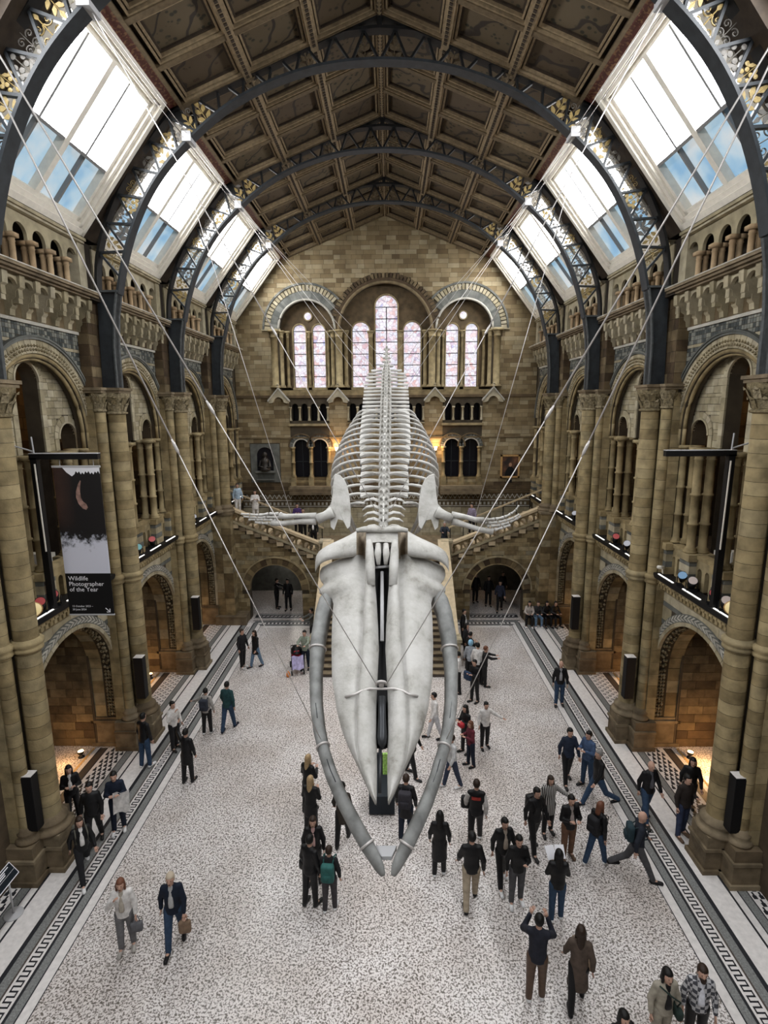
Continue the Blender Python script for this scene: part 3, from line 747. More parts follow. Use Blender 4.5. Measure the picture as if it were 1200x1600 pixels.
def skylight(s, n, y0, y1, full=True):
    def fn(y, l, t):   # along hall, up the slope, outward
        p = SB + SU * l + SN * t
        return (s * p[0], y, p[1])
    def frm(mb, y0, y1, l0, l1, w, t0, t1):
        mb.prism([(y0, l0), (y1, l0), (y1, l0 + w), (y0, l0 + w)], fn, t0, t1); mb.prism([(y0, l1 - w), (y1, l1 - w), (y1, l1), (y0, l1)], fn, t0, t1)
        mb.prism([(y0, l0), (y0 + w, l0), (y0 + w, l1), (y0, l1)], fn, t0, t1); mb.prism([(y1 - w, l0), (y1, l0), (y1, l1), (y1 - w, l1)], fn, t0, t1)
    mb = MB()
    frm(mb, y0, y1, .02, SL - .02, .16, -.03, .3); frm(mb, y0 + .16, y1 - .16, .18, SL - .18, .13, .05, .34); frm(mb, y0 + .29, y1 - .29, .31, SL - .31, .12, .13, .38)
    side = 'left' if s < 0 else 'right'
    o = struct(f'window_{n}', mb, 'frame_white', label=f'sloping white framed skylight on the {side} side of the roof, {ORD[(n - 1) % 4]} one', cat='window')
    a, b = y0 + .41, y1 - .41; l0, l1 = .43, SL - .43; mid = (a + b) / 2; tr = l0 + (l1 - l0) * .40
    mb = MB(); mb.prism([(mid - .09, l0), (mid + .09, l0), (mid + .09, l1), (mid - .09, l1)], fn, .12, .4); part('mullion', mb, 'frame_white', o)
    for (p, q) in ((a, mid - .09), (mid + .09, b)):
        mb = MB(); mb.prism([(p, tr - .04), (q, tr - .04), (q, tr + .04), (p, tr + .04)], fn, .14, .4); part('transom', mb, 'frame_grey', o)
        h = (p + q) / 2
        for (u, v, mm) in ((l0, tr - .04, 'sky_blue'), (tr + .04, l1, 'sky_white')):
            for e, f in ((p, h), (h, q)):
                mb = MB(); mb.add([fn(e, u, .33), fn(f, u, .33), fn(f, v, .33), fn(e, v, .33)], [(0, 1, 2, 3)] if s > 0 else [(3, 2, 1, 0)]); part('pane', mb, mm, o)
            mb = MB(); mb.prism([(h - .035, u), (h + .035, u), (h + .035, v), (h - .035, v)], fn, .22, .36); part('glazing_bar', mb, 'frame_grey', o)
    return o
ceil = MB()
for s in (-1, 1):
    f2 = lambda y, l, t: (s * (SB + SU * l + SN * t)[0], y, (SB + SU * l + SN * t)[1])
    # timber linings between skylights and outside skin
    for y in PIL + [YB]: ceil.prism([(y - .44, 0), (y + .44, 0), (y + .44, SL), (y - .44, SL)], f2, .05, .3)
    ceil.prism([(-9, -.5), (YB + .3, -.5), (YB + .3, SL + .3), (-9, SL + .3)], f2, .55, .6)
ceil.prism([(-6.2, 19.75), (0, 22.25), (6.2, 19.75), (6.2, 20.3), (0, 22.8), (-6.2, 20.3)], lambda p, q, t: (p, t, q), -9, YB)
ceiling = struct('ceiling', ceil, 'timber', label='dark coffered timber ceiling with painted botanical panels', cat='ceiling')
n = 1
for s in (-1, 1):
    for k in range(4):
        y0 = PIL[k] + .42; y1 = (PIL[k + 1] if k < 3 else YB) - .42
        skylight(s, n, y0, y1); n += 1
    # rear of the hall: same glazing, unbroken run behind the camera
    mb = MB(); f2 = lambda y, l, t: (s * (SB + SU * l + SN * t)[0], y, (SB + SU * l + SN * t)[1])
    for k in range(4):
        y0 = PIL[0] - 5.35 * (k + 1) + .42
        if y0 < -9: break
        for u, v, mm in ((.43, SL * .42, 0), (SL * .42, SL - .43, 1)):
            mb.cur = mm
            for e in (y0 + .4, y0 + 2.4): mb.add([f2(e, u, .33), f2(e + 1.7, u, .33), f2(e + 1.7, v, .33), f2(e, v, .33)], [(0, 1, 2, 3)] if s > 0 else [(3, 2, 1, 0)])
    o = part('rear_skylight_run', mb, ['sky_blue', 'sky_white'], ceiling)
# coffers
def painted(name, seed, c0, c1, c2):
    m, t, b = nt(name)
    tc = N(t, 'ShaderNodeTexCoord'); oi = N(t, 'ShaderNodeObjectInfo')
    mp = N(t, 'ShaderNodeMapping'); mp.inputs['Location'].default_value = (seed, seed, 0); t.links.new(tc.outputs['Object'], mp.inputs['Vector'])
    vo = N(t, 'ShaderNodeTexVoronoi'); vo.inputs['Scale'].default_value = 5.5; vo.inputs['Randomness'].default_value = 1
    no = N(t, 'ShaderNodeTexNoise'); no.inputs['Scale'].default_value = 2.2; no.inputs['Detail'].default_value = 2
    wv = N(t, 'ShaderNodeTexWave'); wv.inputs['Scale'].default_value = .55; wv.inputs['Distortion'].default_value = 7; wv.inputs['Detail'].default_value = 2; wv.inputs['Detail Scale'].default_value = 1.4
    wv.bands_direction = 'DIAGONAL'
    for q in (vo, no, wv): t.links.new(mp.outputs[0], q.inputs['Vector'])
    r = ramp(t, [(.18, c2), (.3, c1), (.34, c0)], 'EASE'); t.links.new(vo.outputs['Distance'], r.inputs[0])
    rn = ramp(t, [(.42, (0, 0, 0)), (.52, (1, 1, 1))]); t.links.new(no.outputs[0], rn.inputs[0])
    leaves = mix(t, rn.outputs[0], c0, r.outputs[0])
    rw = ramp(t, [(.02, (1, 1, 1)), (.05, (0, 0, 0))]); t.links.new(wv.outputs[0], rw.inputs[0])
    c = mix(t, rw.outputs[0], leaves, (.02, .013, .008)); t.links.new(c, b.inputs['Base Color']); b.inputs['Roughness'].default_value = .75
    return m
PAINT = [painted('painted_panel_%d' % i, 3.7 * i, c0, c1, c2) for i, (c0, c1, c2) in enumerate(
    [((.07, .048, .024), (.03, .02, .01), (.018, .014, .006)), ((.06, .04, .02), (.028, .019, .009), (.045, .02, .008)), ((.08, .058, .03), (.036, .026, .012), (.017, .016, .008))])]
CE, CR = np.array((5.92, 19.62)), np.array((0.0, 21.95))
CU = (CR - CE) / np.linalg.norm(CR - CE); CLN = float(np.linalg.norm(CR - CE)); CN = np.array((-CU[1], CU[0]))    # inward? (down towards hall is -CN flipped below)
def lettering():
    m, t, b = nt('red_lettered_frieze')
    g = N(t, 'ShaderNodeNewGeometry'); sp = N(t, 'ShaderNodeSeparateXYZ'); t.links.new(g.outputs['Position'], sp.inputs[0])
    br = N(t, 'ShaderNodeTexBrick'); br.inputs['Scale'].default_value = 1; br.inputs['Brick Width'].default_value = .13; br.inputs['Row Height'].default_value = .3; br.inputs['Mortar Size'].default_value = .03
    cb = N(t, 'ShaderNodeCombineXYZ'); t.links.new(sp.outputs[1], cb.inputs[0]); t.links.new(sp.outputs[2], cb.inputs[1]); t.links.new(cb.outputs[0], br.inputs['Vector'])
    no = N(t, 'ShaderNodeTexNoise'); no.inputs['Scale'].default_value = 13; t.links.new(g.outputs['Position'], no.inputs['Vector'])
    r = ramp(t, [(.53, (.085, .018, .015)), (.58, (.22, .12, .06))]); t.links.new(no.outputs[0], r.inputs[0]); t.links.new(r.outputs[0], b.inputs['Base Color'])
    return m
M['letter'] = lettering()
for s in (-1, 1):
    def fn(y, l, t):
        p = CE + CU * l + np.array((-CU[1] * -1, -CU[0])) * 0 + np.array((-(CU[1]), CU[0])) * 0
        nrm = np.array((CU[1], -CU[0])) if CU[0] > 0 else np.array((-CU[1], CU[0]))
        nrm = nrm if nrm[1] < 0 else -nrm                    # towards the hall (down)
        q = CE + CU * l + nrm * t
        return (s * q[0], y, q[1])
    for k in range(4):
        y0 = PIL[k]; y1 = PIL[k + 1] if k < 3 else YB
        def bar(name, ya, yb, la, lb, t0, t1, mat):
            mb = MB(); mb.prism([(ya, la), (yb, la), (yb, lb), (ya, lb)], fn, t0, t1); return part(name, mb, mat, ceiling)
        bar('eaves_frieze', y0, y1, -.05, .26, -.02, .06, 'letter')
        bar('eaves_batten', y0, y1, .26, .36, -.02, .14, 'batten')
        ls = [.36, .36 + (CLN - .36) / 3, .36 + 2 * (CLN - .36) / 3, CLN]; ys = [y0 + .1 + (y1 - y0 - .2) * i / 3 for i in range(4)]
        for i in range(1, 4):
            bar('beaded_batten', y0, y1, ls[i] - .11, min(ls[i] + .11, CLN), -.02, .16, 'batten_light')
            mb = MB(); nb = 34
            for j in range(nb):
                y = y0 + .1 + (y1 - y0 - .2) * (j + .5) / nb; mb.prism([(y - .04, ls[i] - .045), (y + .04, ls[i] - .045), (y + .04, min(ls[i] + .045, CLN)), (y - .04, min(ls[i] + .045, CLN))], fn, .16, .19)
            part('bead_row', mb, 'timber', ceiling, kind='stuff')
        for i in range(4): bar('cross_batten', max(ys[i] - .09, y0), min(ys[i] + .09, y1), .3, CLN, -.02, .13, 'batten')
        for i in range(3):
            for j in range(3):
                a, b, c_, d_ = ys[j] + .09, ys[j + 1] - .09, ls[i] + .11, ls[i + 1] - .11
                mb = MB()
                for wi, (w0, w1, t0) in enumerate(((0, .05, .10), (.05, .09, .02), (.09, .14, .05), (.14, .2, -.03))):
                    mb.cur = (0, 1, 0, 1)[wi]
                    for (p, q, u, v) in ((a + w0, b - w0, c_ + w0, c_ + w1), (a + w0, b - w0, d_ - w1, d_ - w0), (a + w0, a + w1, c_ + w1, d_ - w1), (b - w1, b - w0, c_ + w1, d_ - w1)):
                        mb.prism([(p, u), (q, u), (q, v), (p, v)], fn, -.12, t0)
                pf = part('coffer_moulding', mb, ['batten_light', 'timber'], ceiling)
                mb = MB(); mb.prism([(a + .15, c_ + .15), (b - .15, c_ + .15), (b - .15, d_ - .15), (a + .15, d_ - .15)], fn, -.1, -.08)
                part('painted_panel', mb, PAINT[(i + j * 2 + k) % 3], pf)
# walls closing the hall behind the camera
mb = MB(); mb.box(-14, 14, -9.4, -9, 0, 23); struct('wall_front', mb, 'gallery_in', label='stone wall closing the hall behind the viewpoint', cat='wall')
# ---------------------------------------------------------------- back wall
def stained(name, hue):
    m, t, b = nt(name)
    tc = N(t, 'ShaderNodeNewGeometry'); vo = N(t, 'ShaderNodeTexVoronoi'); vo.inputs['Scale'].default_value = 5.5
    t.links.new(tc.outputs['Position'], vo.inputs['Vector'])
    r = ramp(t, [(0, (.95, .72, .80)), (.25, (.93, .90, .97)), (.5, (.80, .86, .98)), (.75, (.96, .93, .95)), (.93, (.80, .45, .42)), (1, (.45, .5, .85))]); 
    sp = N(t, 'ShaderNodeSeparateColor'); t.links.new(vo.outputs['Color'], sp.inputs[0]); t.links.new(sp.outputs[0], r.inputs[0])
    v2 = N(t, 'ShaderNodeTexVoronoi'); v2.feature = 'DISTANCE_TO_EDGE'; v2.inputs['Scale'].default_value = 5.5; t.links.new(tc.outputs['Position'], v2.inputs['Vector'])
    e = ramp(t, [(.02, (.38, .26, .36)), (.07, (1, 1, 1))]); t.links.new(v2.outputs['Distance'], e.inputs[0])
    c = mix(t, 1.0, r.outputs[0], e.outputs[0], 'MULTIPLY'); t.links.new(c, b.inputs['Emission Color']); b.inputs['Emission Strength'].default_value = .215
    b.inputs['Base Color'].default_value = (.3, .28, .3, 1); b.inputs['Roughness'].default_value = .4
    return m
M['stained'] = stained('stained_glass', 0)
M['dark_interior'] = plain('dark_interior_sheet', (.012, .012, .016), .15)  # near-black sheet stands in for the unlit interior behind openings
fb = lambda x, z, t: (x, YB + t, z)
base = MB()
DOORS = [(-5.11, .45, 8.95), (-3.99, .45, 8.95), (3.99, .45, 8.95), (5.11, .45, 8.95)]
ARC = [(c + (i - 1.5) * .56, .19, 11.33) for c in (-4.58, 4.58) for i in range(4)] + [((i - 3.5) * .56, .19, 11.33) for i in range(8)]
WIN = [(0, 2.68, 15.6), (-4.58, 1.6, 15.75), (4.58, 1.6, 15.75)]
LANC = [(.06, .65, 17.05), (-1.46, .5, 15.7), (1.58, .5, 15.7), (-5.08, .36, 15.72), (-3.94, .36, 15.72), (3.94, .36, 15.72), (5.08, .36, 15.72)]
base.box(-9, 9, YB, YB + .9, 3.2, 7.1)
base.prism(notch_poly(-9, 9, 7.1, 10.2, DOORS, 14), fb, 0, .5)
base.box(-9, 9, YB, YB + .9, 10.2, 10.5)
base.prism(notch_poly(-9, 9, 10.5, 12.3, ARC, 8), fb, 0, .5)
P = notch_poly(-9, 9, 12.3, 16.3, WIN, 28)
base.prism([(5.95, 19.75), (0, 22.15), (-5.95, 19.75)] + P, fb, 0, .5)
base.box(-9, 9, YB + .88, YB + 1.2, 3, 22)
bw = struct('wall_back', base, 'mortar', label='gabled end wall with three tall arches of stained glass', cat='wall')
inner = MB()
inner.prism(notch_poly(-2.75, 2.75, 12.4, 18.4, [w for w in LANC if abs(w[0]) < 2], 16), fb, .5, .8)
for s in (-1, 1): inner.prism(notch_poly(s * 4.58 - 1.7, s * 4.58 + 1.7, 12.4, 17.5, [w for w in LANC if w[0] * s > 2], 12), fb, .5, .8)
part('window_wall', inner, 'brown', bw)
# stained glass lights
for x, r, z in LANC:
    wn = MB()
    for k in range(12):
        pass
    sector(wn, fb, (x, z), r, r + .07, 0, PI, .42, .6, 14)
    for sg in (-1, 1): a, b = sorted((x + sg * r, x + sg * (r + .07))); wn.box(a, b, YB + .42, YB + .6, 12.4, z)
    wn.box(x - r - .1, x + r + .1, YB + .3, YB + .6, 12.32, 12.46)
    fr = part('window_frame', wn, 'column', bw)
    z0 = 12.46; nrow = 5 if r < .6 else 7
    for k in range(nrow):
        za, zb = z0 + (z - z0) * k / nrow, z0 + (z - z0) * (k + 1) / nrow
        mb = MB(); mb.box(x - r + .01, x + r - .01, YB + .62, YB + .64, za + .02, zb - .02); part('stained_pane', mb, 'stained', fr)
        mb = MB(); mb.box(x - r, x + r, YB + .58, YB + .66, zb - .02, zb + .02); part('saddle_bar', mb, 'iron_dark', fr)
    mb = MB(); mb.prism(arc((x, z + .02), r - .01, 0, PI, 14), fb, .62, .64); part('stained_pane', mb, 'stained', fr)
    if r > .6: mb = MB(); mb.box(x - .025, x + .025, YB + .58, YB + .66, 12.46, z); part('mullion', mb, 'iron_dark', fr)
for s in (-1, 1):
    mb = MB(); mb.lathe([(.15, .48), (.27, .42), (.27, .55)], (s * 4.56, YB, 16.55), 18, axis=1); fr = part('round_window_frame', mb, 'column', bw)
    mb = MB(); mb.lathe([(0.01, .43), (.2, .43), (.2, .5)], (s * 4.56, YB, 16.55), 18, axis=1); part('stained_pane', mb, 'stained', fr)
# arch orders
def allowed(s, a, r): x, z = s * 4.58 + r * math.cos(a), 15.75 + r * math.sin(a); return math.hypot(x, z - 15.6) > 3.28
ca = part('window_arch', (lambda mb: (mb.tube([(2.72 * math.cos(PI * i / 40), YB - .03, 15.6 + 2.72 * math.sin(PI * i / 40)) for i in range(41)], .09, 6), mb)[1])(MB()), 'brown', bw, True)
mb = MB(); sector(mb, fb, (0, 15.6), 2.8, 2.95, 0, PI, -.05, .05, 40); part('arch_band', mb, 'brown', ca)
voussoirs(ca, 'voussoir', fb, (0, 15.6), 2.96, 3.22, 46, -.06, .03, 'brown', gap=.03, sub=1)
for s in (-1, 1):
    c = (s * 4.58, 15.75)
    mb = MB(); mb.tube([(c[0] + 1.64 * math.cos(PI * i / 30), YB - .04, c[1] + 1.64 * math.sin(PI * i / 30)) for i in range(31)], .07, 6)
    sa = part('window_arch', mb, 'pale', bw, True)
    mb = MB(); n = 40
    for i in range(n):
        a = PI * (i + .5) / n
        if allowed(s, a, 1.95): sector(mb, fb, c, 1.72, 2.12, PI * i / n, PI * (i + 1) / n, -.03, .04, 1)
        if allowed(s, a, 2.55): sector(mb, fb, c, 2.46, 2.56, PI * i / n, PI * (i + 1) / n, -.12, .04, 1)
    part('arch_band', mb, 'grey', sa)
    for i in range(34):
        a = PI * (i + .5) / 34
        if allowed(s, a, 2.3): mb = MB(); sector(mb, fb, c, 2.13, 2.45, PI * i / 34 + .012, PI * (i + 1) / 34 - .012, -.06, .03, 1); part('voussoir', mb, 'cream', sa)
    for r_, x0, x1, zz in ((.05, s * 6.1, s * 7.2, 15.68),): a, b = sorted((x0, x1)); mb = MB(); mb.box(a, b, YB - .1, YB, zz, zz + .12); part('impost', mb, 'cream', bw)
# shafts between and beside the windows
SH = {}
for nm, r in (('big', .2), ('mid', .13), ('small', .09)): SH[nm] = small_column(r, 12.45, 15.7, (), caph=.4, seg=10, cap_r=1.5).mesh('window_shaft', 'column', True)
for s in (-1, 1):
    for x, k, t in ((6.5, 'big', -.05), (6.12, 'mid', .1), (5.78, 'small', .35), (4.52, 'small', .4), (3.38, 'small', .35), (3.08, 'mid', .1), (2.72, 'big', -.05), (2.35, 'mid', .25), (.88, 'mid', .4)):
        ob('window_shaft', SH[k], bw, (s * x, YB + t, 0))
# string courses
for z0, z1, e, mm in ((11.85, 12.0, .1, 'brown'), (12.0, 12.3, .04, 'buff'), (9.46, 9.54, .06, 'brown'), (6.1, 6.22, .08, 'brown'), (10.2, 10.34, .14, 'buff')):
    mb = MB(); mb.box(-8.9, 8.9, YB - e, YB, z0, z1)
    if z0 == 10.2: mb = MB(); [mb.box(c - 1.25, c + 1.25, YB - e, YB, z0, z1) for c in (-4.58, 4.58)]; mb.box(-2.3, 2.3, YB - e, YB, z0, z1)
    part('string_course', mb, mm, bw)
# gablets
for x in (-6.34, -2.82, 2.9, 6.34):
    mb = MB(); mb.prism([(x - .58, 11.55), (x - .58, 11.72), (x, 12.4), (x + .58, 11.72), (x + .58, 11.55), (x + .44, 11.55)] + arc((x, 11.6), .3, 0, PI, 8) + [(x - .44, 11.55)], fb, -.3, 0)
    g = part('gablet', mb, 'cream', bw)
    mb = MB(); mb.prism([(x - .64, 11.72), (x, 12.46), (x + .64, 11.72), (x + .64, 11.62), (x, 12.36), (x - .64, 11.62)], fb, -.36, 0); part('coping', mb, 'pale', g)
    mb = MB(); mb.lathe([(.05, 0), (.09, .08), (.04, .14), (.07, .2), (.0, .28)], (x, YB - .3, 12.42), 8); part('finial', mb, 'cream', g)
# arcade colonnettes
AC = small_column(.055, 10.5, 11.33, (), caph=.16, seg=8, cap_r=1.5).mesh('colonnette', 'cream', True)
for c, n in ((-4.58, 4), (4.58, 4), (0, 8)):
    for i in range(n + 1): ob('colonnette', AC, bw, (c + (i - n / 2) * .56, YB - .03, 0))
mb = MB(); mb.box(-6, 6, YB + .6, YB + .7, 10.4, 12.2); part('arcade_recess', mb, 'dark_interior', bw)
# paired doorways
for s in (-1, 1):
    for x, r, z in [d for d in DOORS if d[0] * s > 0]:
        mb = MB(); sector(mb, fb, (x, z), r, r + .07, 0, PI, -.04, .05, 14); da = part('door_arch', mb, 'pale', bw)
        voussoirs(da, 'voussoir', fb, (x, z), r + .08, r + .28, 13, -.05, .03, 'grey', gap=.016, sub=1)
        mb = MB(); sector(mb, fb, (x, z), r + .29, r + .36, 0, PI, -.1, .02, 14); part('hood_mould', mb, 'brown', da)
        mb = MB(); mb.box(x - r, x + r, YB + .4, YB + .44, 7.1, 9.5); part('dark_door', mb, 'dark_interior', da)
        mb = MB(); mb.box(x - .02, x + .02, YB + .36, YB + .42, 7.1, 9.3); mb.box(x - r, x + r, YB + .36, YB + .42, 8.0, 8.05); part('door_bar', mb, 'iron', da)
    DC = small_column(.1, 7.1, 8.95, (8.0,), caph=.28, seg=10, cap_r=1.4)
    for x in (3.47, 4.55, 5.63): part('door_column', (lambda m_: (m_.lathe([(0.01, 0), (.01, .01)], (0, 0, 7.2), 4), m_)[1])(small_column(.1, 7.1, 8.95, (8.0,), caph=.28, seg=10, cap_r=1.4)), 'column', bw, True).location = (s * x, YB - .02, 0)
    for x in (3.47, 4.55, 5.63): mb = MB(); mb.box(s * x - .16, s * x + .16, YB - .22, YB + .2, 6.3, 7.1); part('door_pedestal', mb, 'column', bw)
    for i in range(6):
        mb = MB(); z = 6.12 + i * .165; e = (.75 - i * .12) if i < 3 else (.5 - i * .12); w_ = 1.28
        mb.box(s * 4.55 - w_, s * 4.55 + w_, YB - max(e, -.2) if e > 0 else YB - .02, YB + .3, z, z + .155); part('step', mb, 'plinth' if i < 3 else 'buff', bw)
# frieze below
mb = MB(); mb.box(-8.9, 8.9, YB - .02, YB, 5.25, 6.1); part('frieze_ground', mb, 'brown', bw)
mb = MB(); n = 62
for i in range(n):
    x = -8.7 + 17.4 * i / n; w_ = 17.4 / n
    mb.prism([(x, 5.74), (x + w_ / 2, 5.98), (x + w_, 5.74), (x + w_, 5.82), (x + w_ / 2, 6.06), (x, 5.82)], fb, -.05, -.02)
part('zigzag_frieze', mb, 'pale', bw)
mb = MB()
for i in range(70): x = -8.7 + 17.4 * i / 70; mb.box(x, x + .12, YB - .05, YB - .02, 5.38, 5.54)
for z in (5.28, 5.64): mb.box(-8.8, 8.8, YB - .05, YB - .02, z, z + .05)
part('dotted_frieze', mb, 'pale', bw, kind='stuff')
# block courses
B = Blocks(fb, 'stone_block')
def cutE(z0, z1):
    z = (z0 + z1) / 2; L = []
    for (c, r) in (((0, 15.6), 3.18), ((-4.58, 15.75), 2.44), ((4.58, 15.75), 2.44)):
        rr = r if z > c[1] else (2.95 if c[0] == 0 else 1.95)
        L += circ_cut(c, rr)(z0, z1)
    lim = 8.9 if z < 16.2 else 8.9 - (z - 16.2) / (19.75 - 16.2) * 2.95 if z < 19.75 else 5.95 * (22.1 - z) / 2.35
    L += [(-20, -lim), (lim, 20)]; L.sort(); out = []
    for a, b in L:
        if out and a < out[-1][1] + .05: out[-1] = (out[-1][0], max(out[-1][1], b))
        else: out.append((a, b))
    return out
B.rows(-9, 9, [12.3 + i * .25 for i in range(39)], .55, cutE, 'backwall', t=(.01, -.015), jit=.35)
def cutM(z0, z1):
    z = (z0 + z1) / 2; L = [(-5.75, -3.4), (3.4, 5.75)]
    if z > 10.3 and z < 11.9: L.append((-2.3, 2.3))
    if z < 9.2 and z > 6.8: L.append((-8.25, -6.42))
    return L
B.rows(-8.9, 8.9, [6.25 + i * .245 for i in range(24)], .5, cutM, 'backwall', t=(.01, -.015), jit=.35)
B.rows(-8.9, 8.9, [3.3 + i * .32 for i in range(7)], .62, None, 'cream', t=(.01, -.015))
B.rows(-8.9, 8.9, [6.3, 6.55, 6.8], .9, lambda a, b: [(-6.0, -3.2), (3.2, 6.0)], 'brown', t=(-.012, -.03))
B.build(bw, limit=280)
# ---------------------------------------------------------------- stair wall with archways and the grand staircase
ZL = 3.45
GS = thing('grand_staircase', 'grand stone staircase with a wide central flight splitting to both sides below the end wall', 'staircase', (0, 21.7, 0))
def stair_part(name, mb, mat, smooth=False): return part(name, mb, mat, GS, smooth, base=(0, 21.7, 0))
RISE, GO = .1625, .39
def stair_z(x): return ZL + max(0, (abs(x) - 3.5)) / GO * RISE
for s in (-1, 1):
    fs = lambda x, z, t: (s * x, YS + t, z)
    c = (5.93, 1.66)
    base = MB()
    pl = [(2.9, 0), (c[0] - 1.42, 0)] + arc(c, 1.42, PI, 0, 24) + [(c[0] + 1.42, 0), (9.0, 0), (9.0, stair_z(9) - .12), (3.5, ZL - .12), (2.9, ZL - .12)]
    base.prism(pl, fs, 0, .5)
    base.box(*sorted((s * 2.9, s * 9)), YS + .5, 33.3, ZL - .35, ZL - .15)
    base.box(*sorted((s * 2.9, s * 3.3)), YS + .4, YB, 0, ZL - .2); base.box(*sorted((s * 8.6, s * 9.2)), YS + .4, YB, 0, 3.2)
    sd = 'left' if s < 0 else 'right'
    sw = struct('wall_stair_' + sd, base, 'mortar', label=f'{sd} stair wall of buff stone with a round archway', cat='wall')
    B = Blocks(fs, 'stone_block')
    def cutS(z0, z1):
        L = circ_cut(c, 1.8 if z1 > 1.66 else 1.42)(z0, z1); z = z1
        if z > ZL - .2: L = [(2, min(9, 3.5 + (z - ZL + .12) / RISE * GO))] + L
        return L
    B.rows(3.0, 8.9, [.5 + i * .235 for i in range(21)], .52, cutS, 'buff', t=(.01, -.015), jit=.35); B.build(sw, limit=220)
    mb = MB()
    for a, b in ((3.0, c[0] - 1.45), (c[0] + 1.45, 8.9)): mb.box(*sorted((s * a, s * b)), YS - .16, YS, 0, .4); mb.box(*sorted((s * a, s * b)), YS - .2, YS, .4, .5)
    mb.box(*sorted((s * 7.4, s * 9)), YS - .88, YS - .16, 0, .42); mb.box(*sorted((s * 7.36, s * 9)), YS - .92, YS - .16, .42, .48)
    part('bench_plinth', mb, 'plinth', sw)
    voussoirs(sw, 'voussoir', fs, c, 1.44, 1.78, 17, -.05, .03, None, alt=['brown', 'buff'], gap=.01)
    mb = MB(); sector(mb, fs, c, 1.79, 1.87, 0, PI, -.1, .02, 24); sector(mb, fs, c, 1.40, 1.45, 0, PI, -.07, .3, 24)
    for sg in (-1, 1): a = c[0] + sg * 1.83; mb.box(*sorted((s * (a - .04), s * (a + sg * .35))), YS - .1, YS, 1.56, 1.66)
    part('hood_mould', mb, 'buff', sw)
    mb = MB(); mb.box(*sorted((s * 3.3, s * 8.6)), 33.0, 33.1, 0, 3.2); part('passage_end_wall', mb, 'grey', sw)
    # side flight
    mb = MB(); mb.prism([(3.5, ZL - .1), (9.6, stair_z(9.6) - .1), (9.6, stair_z(9.6) - .25), (3.5, ZL - .25)], fs, .52, 2.7); t = stair_part('side_flight', mb, 'mortar'); bs = None
    for i in range(16):
        mb = MB(); x0 = 3.5 + i * GO; mb.box(*sorted((s * x0, s * (x0 + GO + .03))), YS - .02, 31.0, ZL + i * RISE, ZL + (i + 1) * RISE - .004); mb.box(*sorted((s * (x0 - .04), s * (x0 + .3))), YS - .12, YS, ZL - .15 + i * RISE, ZL + (i + 1) * RISE - .1)
        part('step', mb, 'carpet_gold' if i % 2 else 'plinth', t, base=bs)
    # balustrade on the hall side
    def sl(x, dz): return stair_z(x) + dz
    bb = None
    fbz = lambda x, z, tt: (s * x, YS + tt, z)
    mb = MB(); mb.prism([(3.4, sl(3.4, .05)), (8.3, sl(8.3, .05)), (8.3, sl(8.3, .17)), (3.4, sl(3.4, .17))], fbz, -.14, .14); bal = stair_part('balustrade', mb, 'cream')
    mb = MB(); mb.prism([(3.4, sl(3.4, .68)), (8.3, sl(8.3, .68)), (8.3, sl(8.3, .82)), (3.4, sl(3.4, .82))], fbz, -.19, .19); part('handrail', mb, 'carpet_gold', bal, base=bb)
    for i in range(13):
        x = 3.62 + i * .375; z0, z1 = sl(x, .16), sl(x, .69); mb = MB()
        mb.lathe([(.09, z0), (.05, z0 + .08), (.05, z1 - .25), (.1, z1 - .2), (.05, z1 - .12), (.09, z1)], (s * x, YS, 0), 8)
        part('baluster', mb, 'buff', bal, True, base=bb)
        if i < 12:
            xm = x + .1875; mb = MB(); zz = sl(xm, .45); mb.prism([(xm - .19, sl(xm - .19, .69)), (xm - .19, zz)] + arc((xm, zz), .13, PI, 0, 8) + [(xm + .19, zz), (xm + .19, sl(xm + .19, .69))], fbz, -.07, .07); part('baluster_arch', mb, 'buff', bal, base=bb)
    mb = MB(); mb.box(*sorted((s * 2.95, s * 3.45)), YS - .28, YS + .25, ZL - .1, ZL + .85); mb.box(*sorted((s * 2.9, s * 3.5)), YS - .33, YS + .3, ZL + .85, ZL + .97); part('newel', mb, 'cream', bal, base=bb)
    # inner iron and timber rail
    br = None
    mb = MB(); mb.beam((s * 3.6, 31, sl(3.6, .95)), (s * 9.2, 31, sl(9.2, .95)), .09, .08); rl = stair_part('inner_handrail', mb, 'carpet_gold')
    for i in range(8): x = 3.7 + i * .75; mb = MB(); mb.tube([(s * x, 31, sl(x, .1)), (s * x, 31, sl(x, .95))], .025, 6); part('post', mb, 'black', rl, base=br)
    # central flight parapet
    bp_ = None
    f3 = lambda y, z, tt: (s * tt, y, z)
    mb = MB(); mb.prism([(23.2, 0), (23.2, 1.2), (28.0, 4.3), (28.0, 0)], f3, 2.8, 3.2); cp = stair_part('parapet', mb, 'buff')
    mb = MB(); mb.prism([(23.1, 1.16), (23.1, 1.32), (28.05, 4.48), (28.05, 4.3)], f3, 2.72, 3.28); part('coping', mb, 'carpet_gold', cp, base=bp_)
    mb = MB(); mb.box(*sorted((s * 2.7, s * 3.3)), 22.6, 23.25, 0, 1.15); mb.box(*sorted((s * 2.64, s * 3.36)), 22.54, 23.31, 1.15, 1.3); part('newel', mb, 'cream', cp, base=bp_)
t = GS
for i in range(21):
    mb = MB(); mb.box(-2.75, 2.75, 21.7 + i * .295, 21.7 + (i + 1) * .295 + .04, max(0, i * ZL / 21 - .3), (i + 1) * ZL / 21 - .035); part('riser', mb, 'mosaic_dark', t, base=(0, 21.7, 0))
    mb = MB(); mb.box(-2.75, 2.75, 21.66 + i * .295, 21.7 + (i + 1) * .295 + .02, (i + 1) * ZL / 21 - .035, (i + 1) * ZL / 21); part('tread', mb, 'plinth', t, base=(0, 21.7, 0))
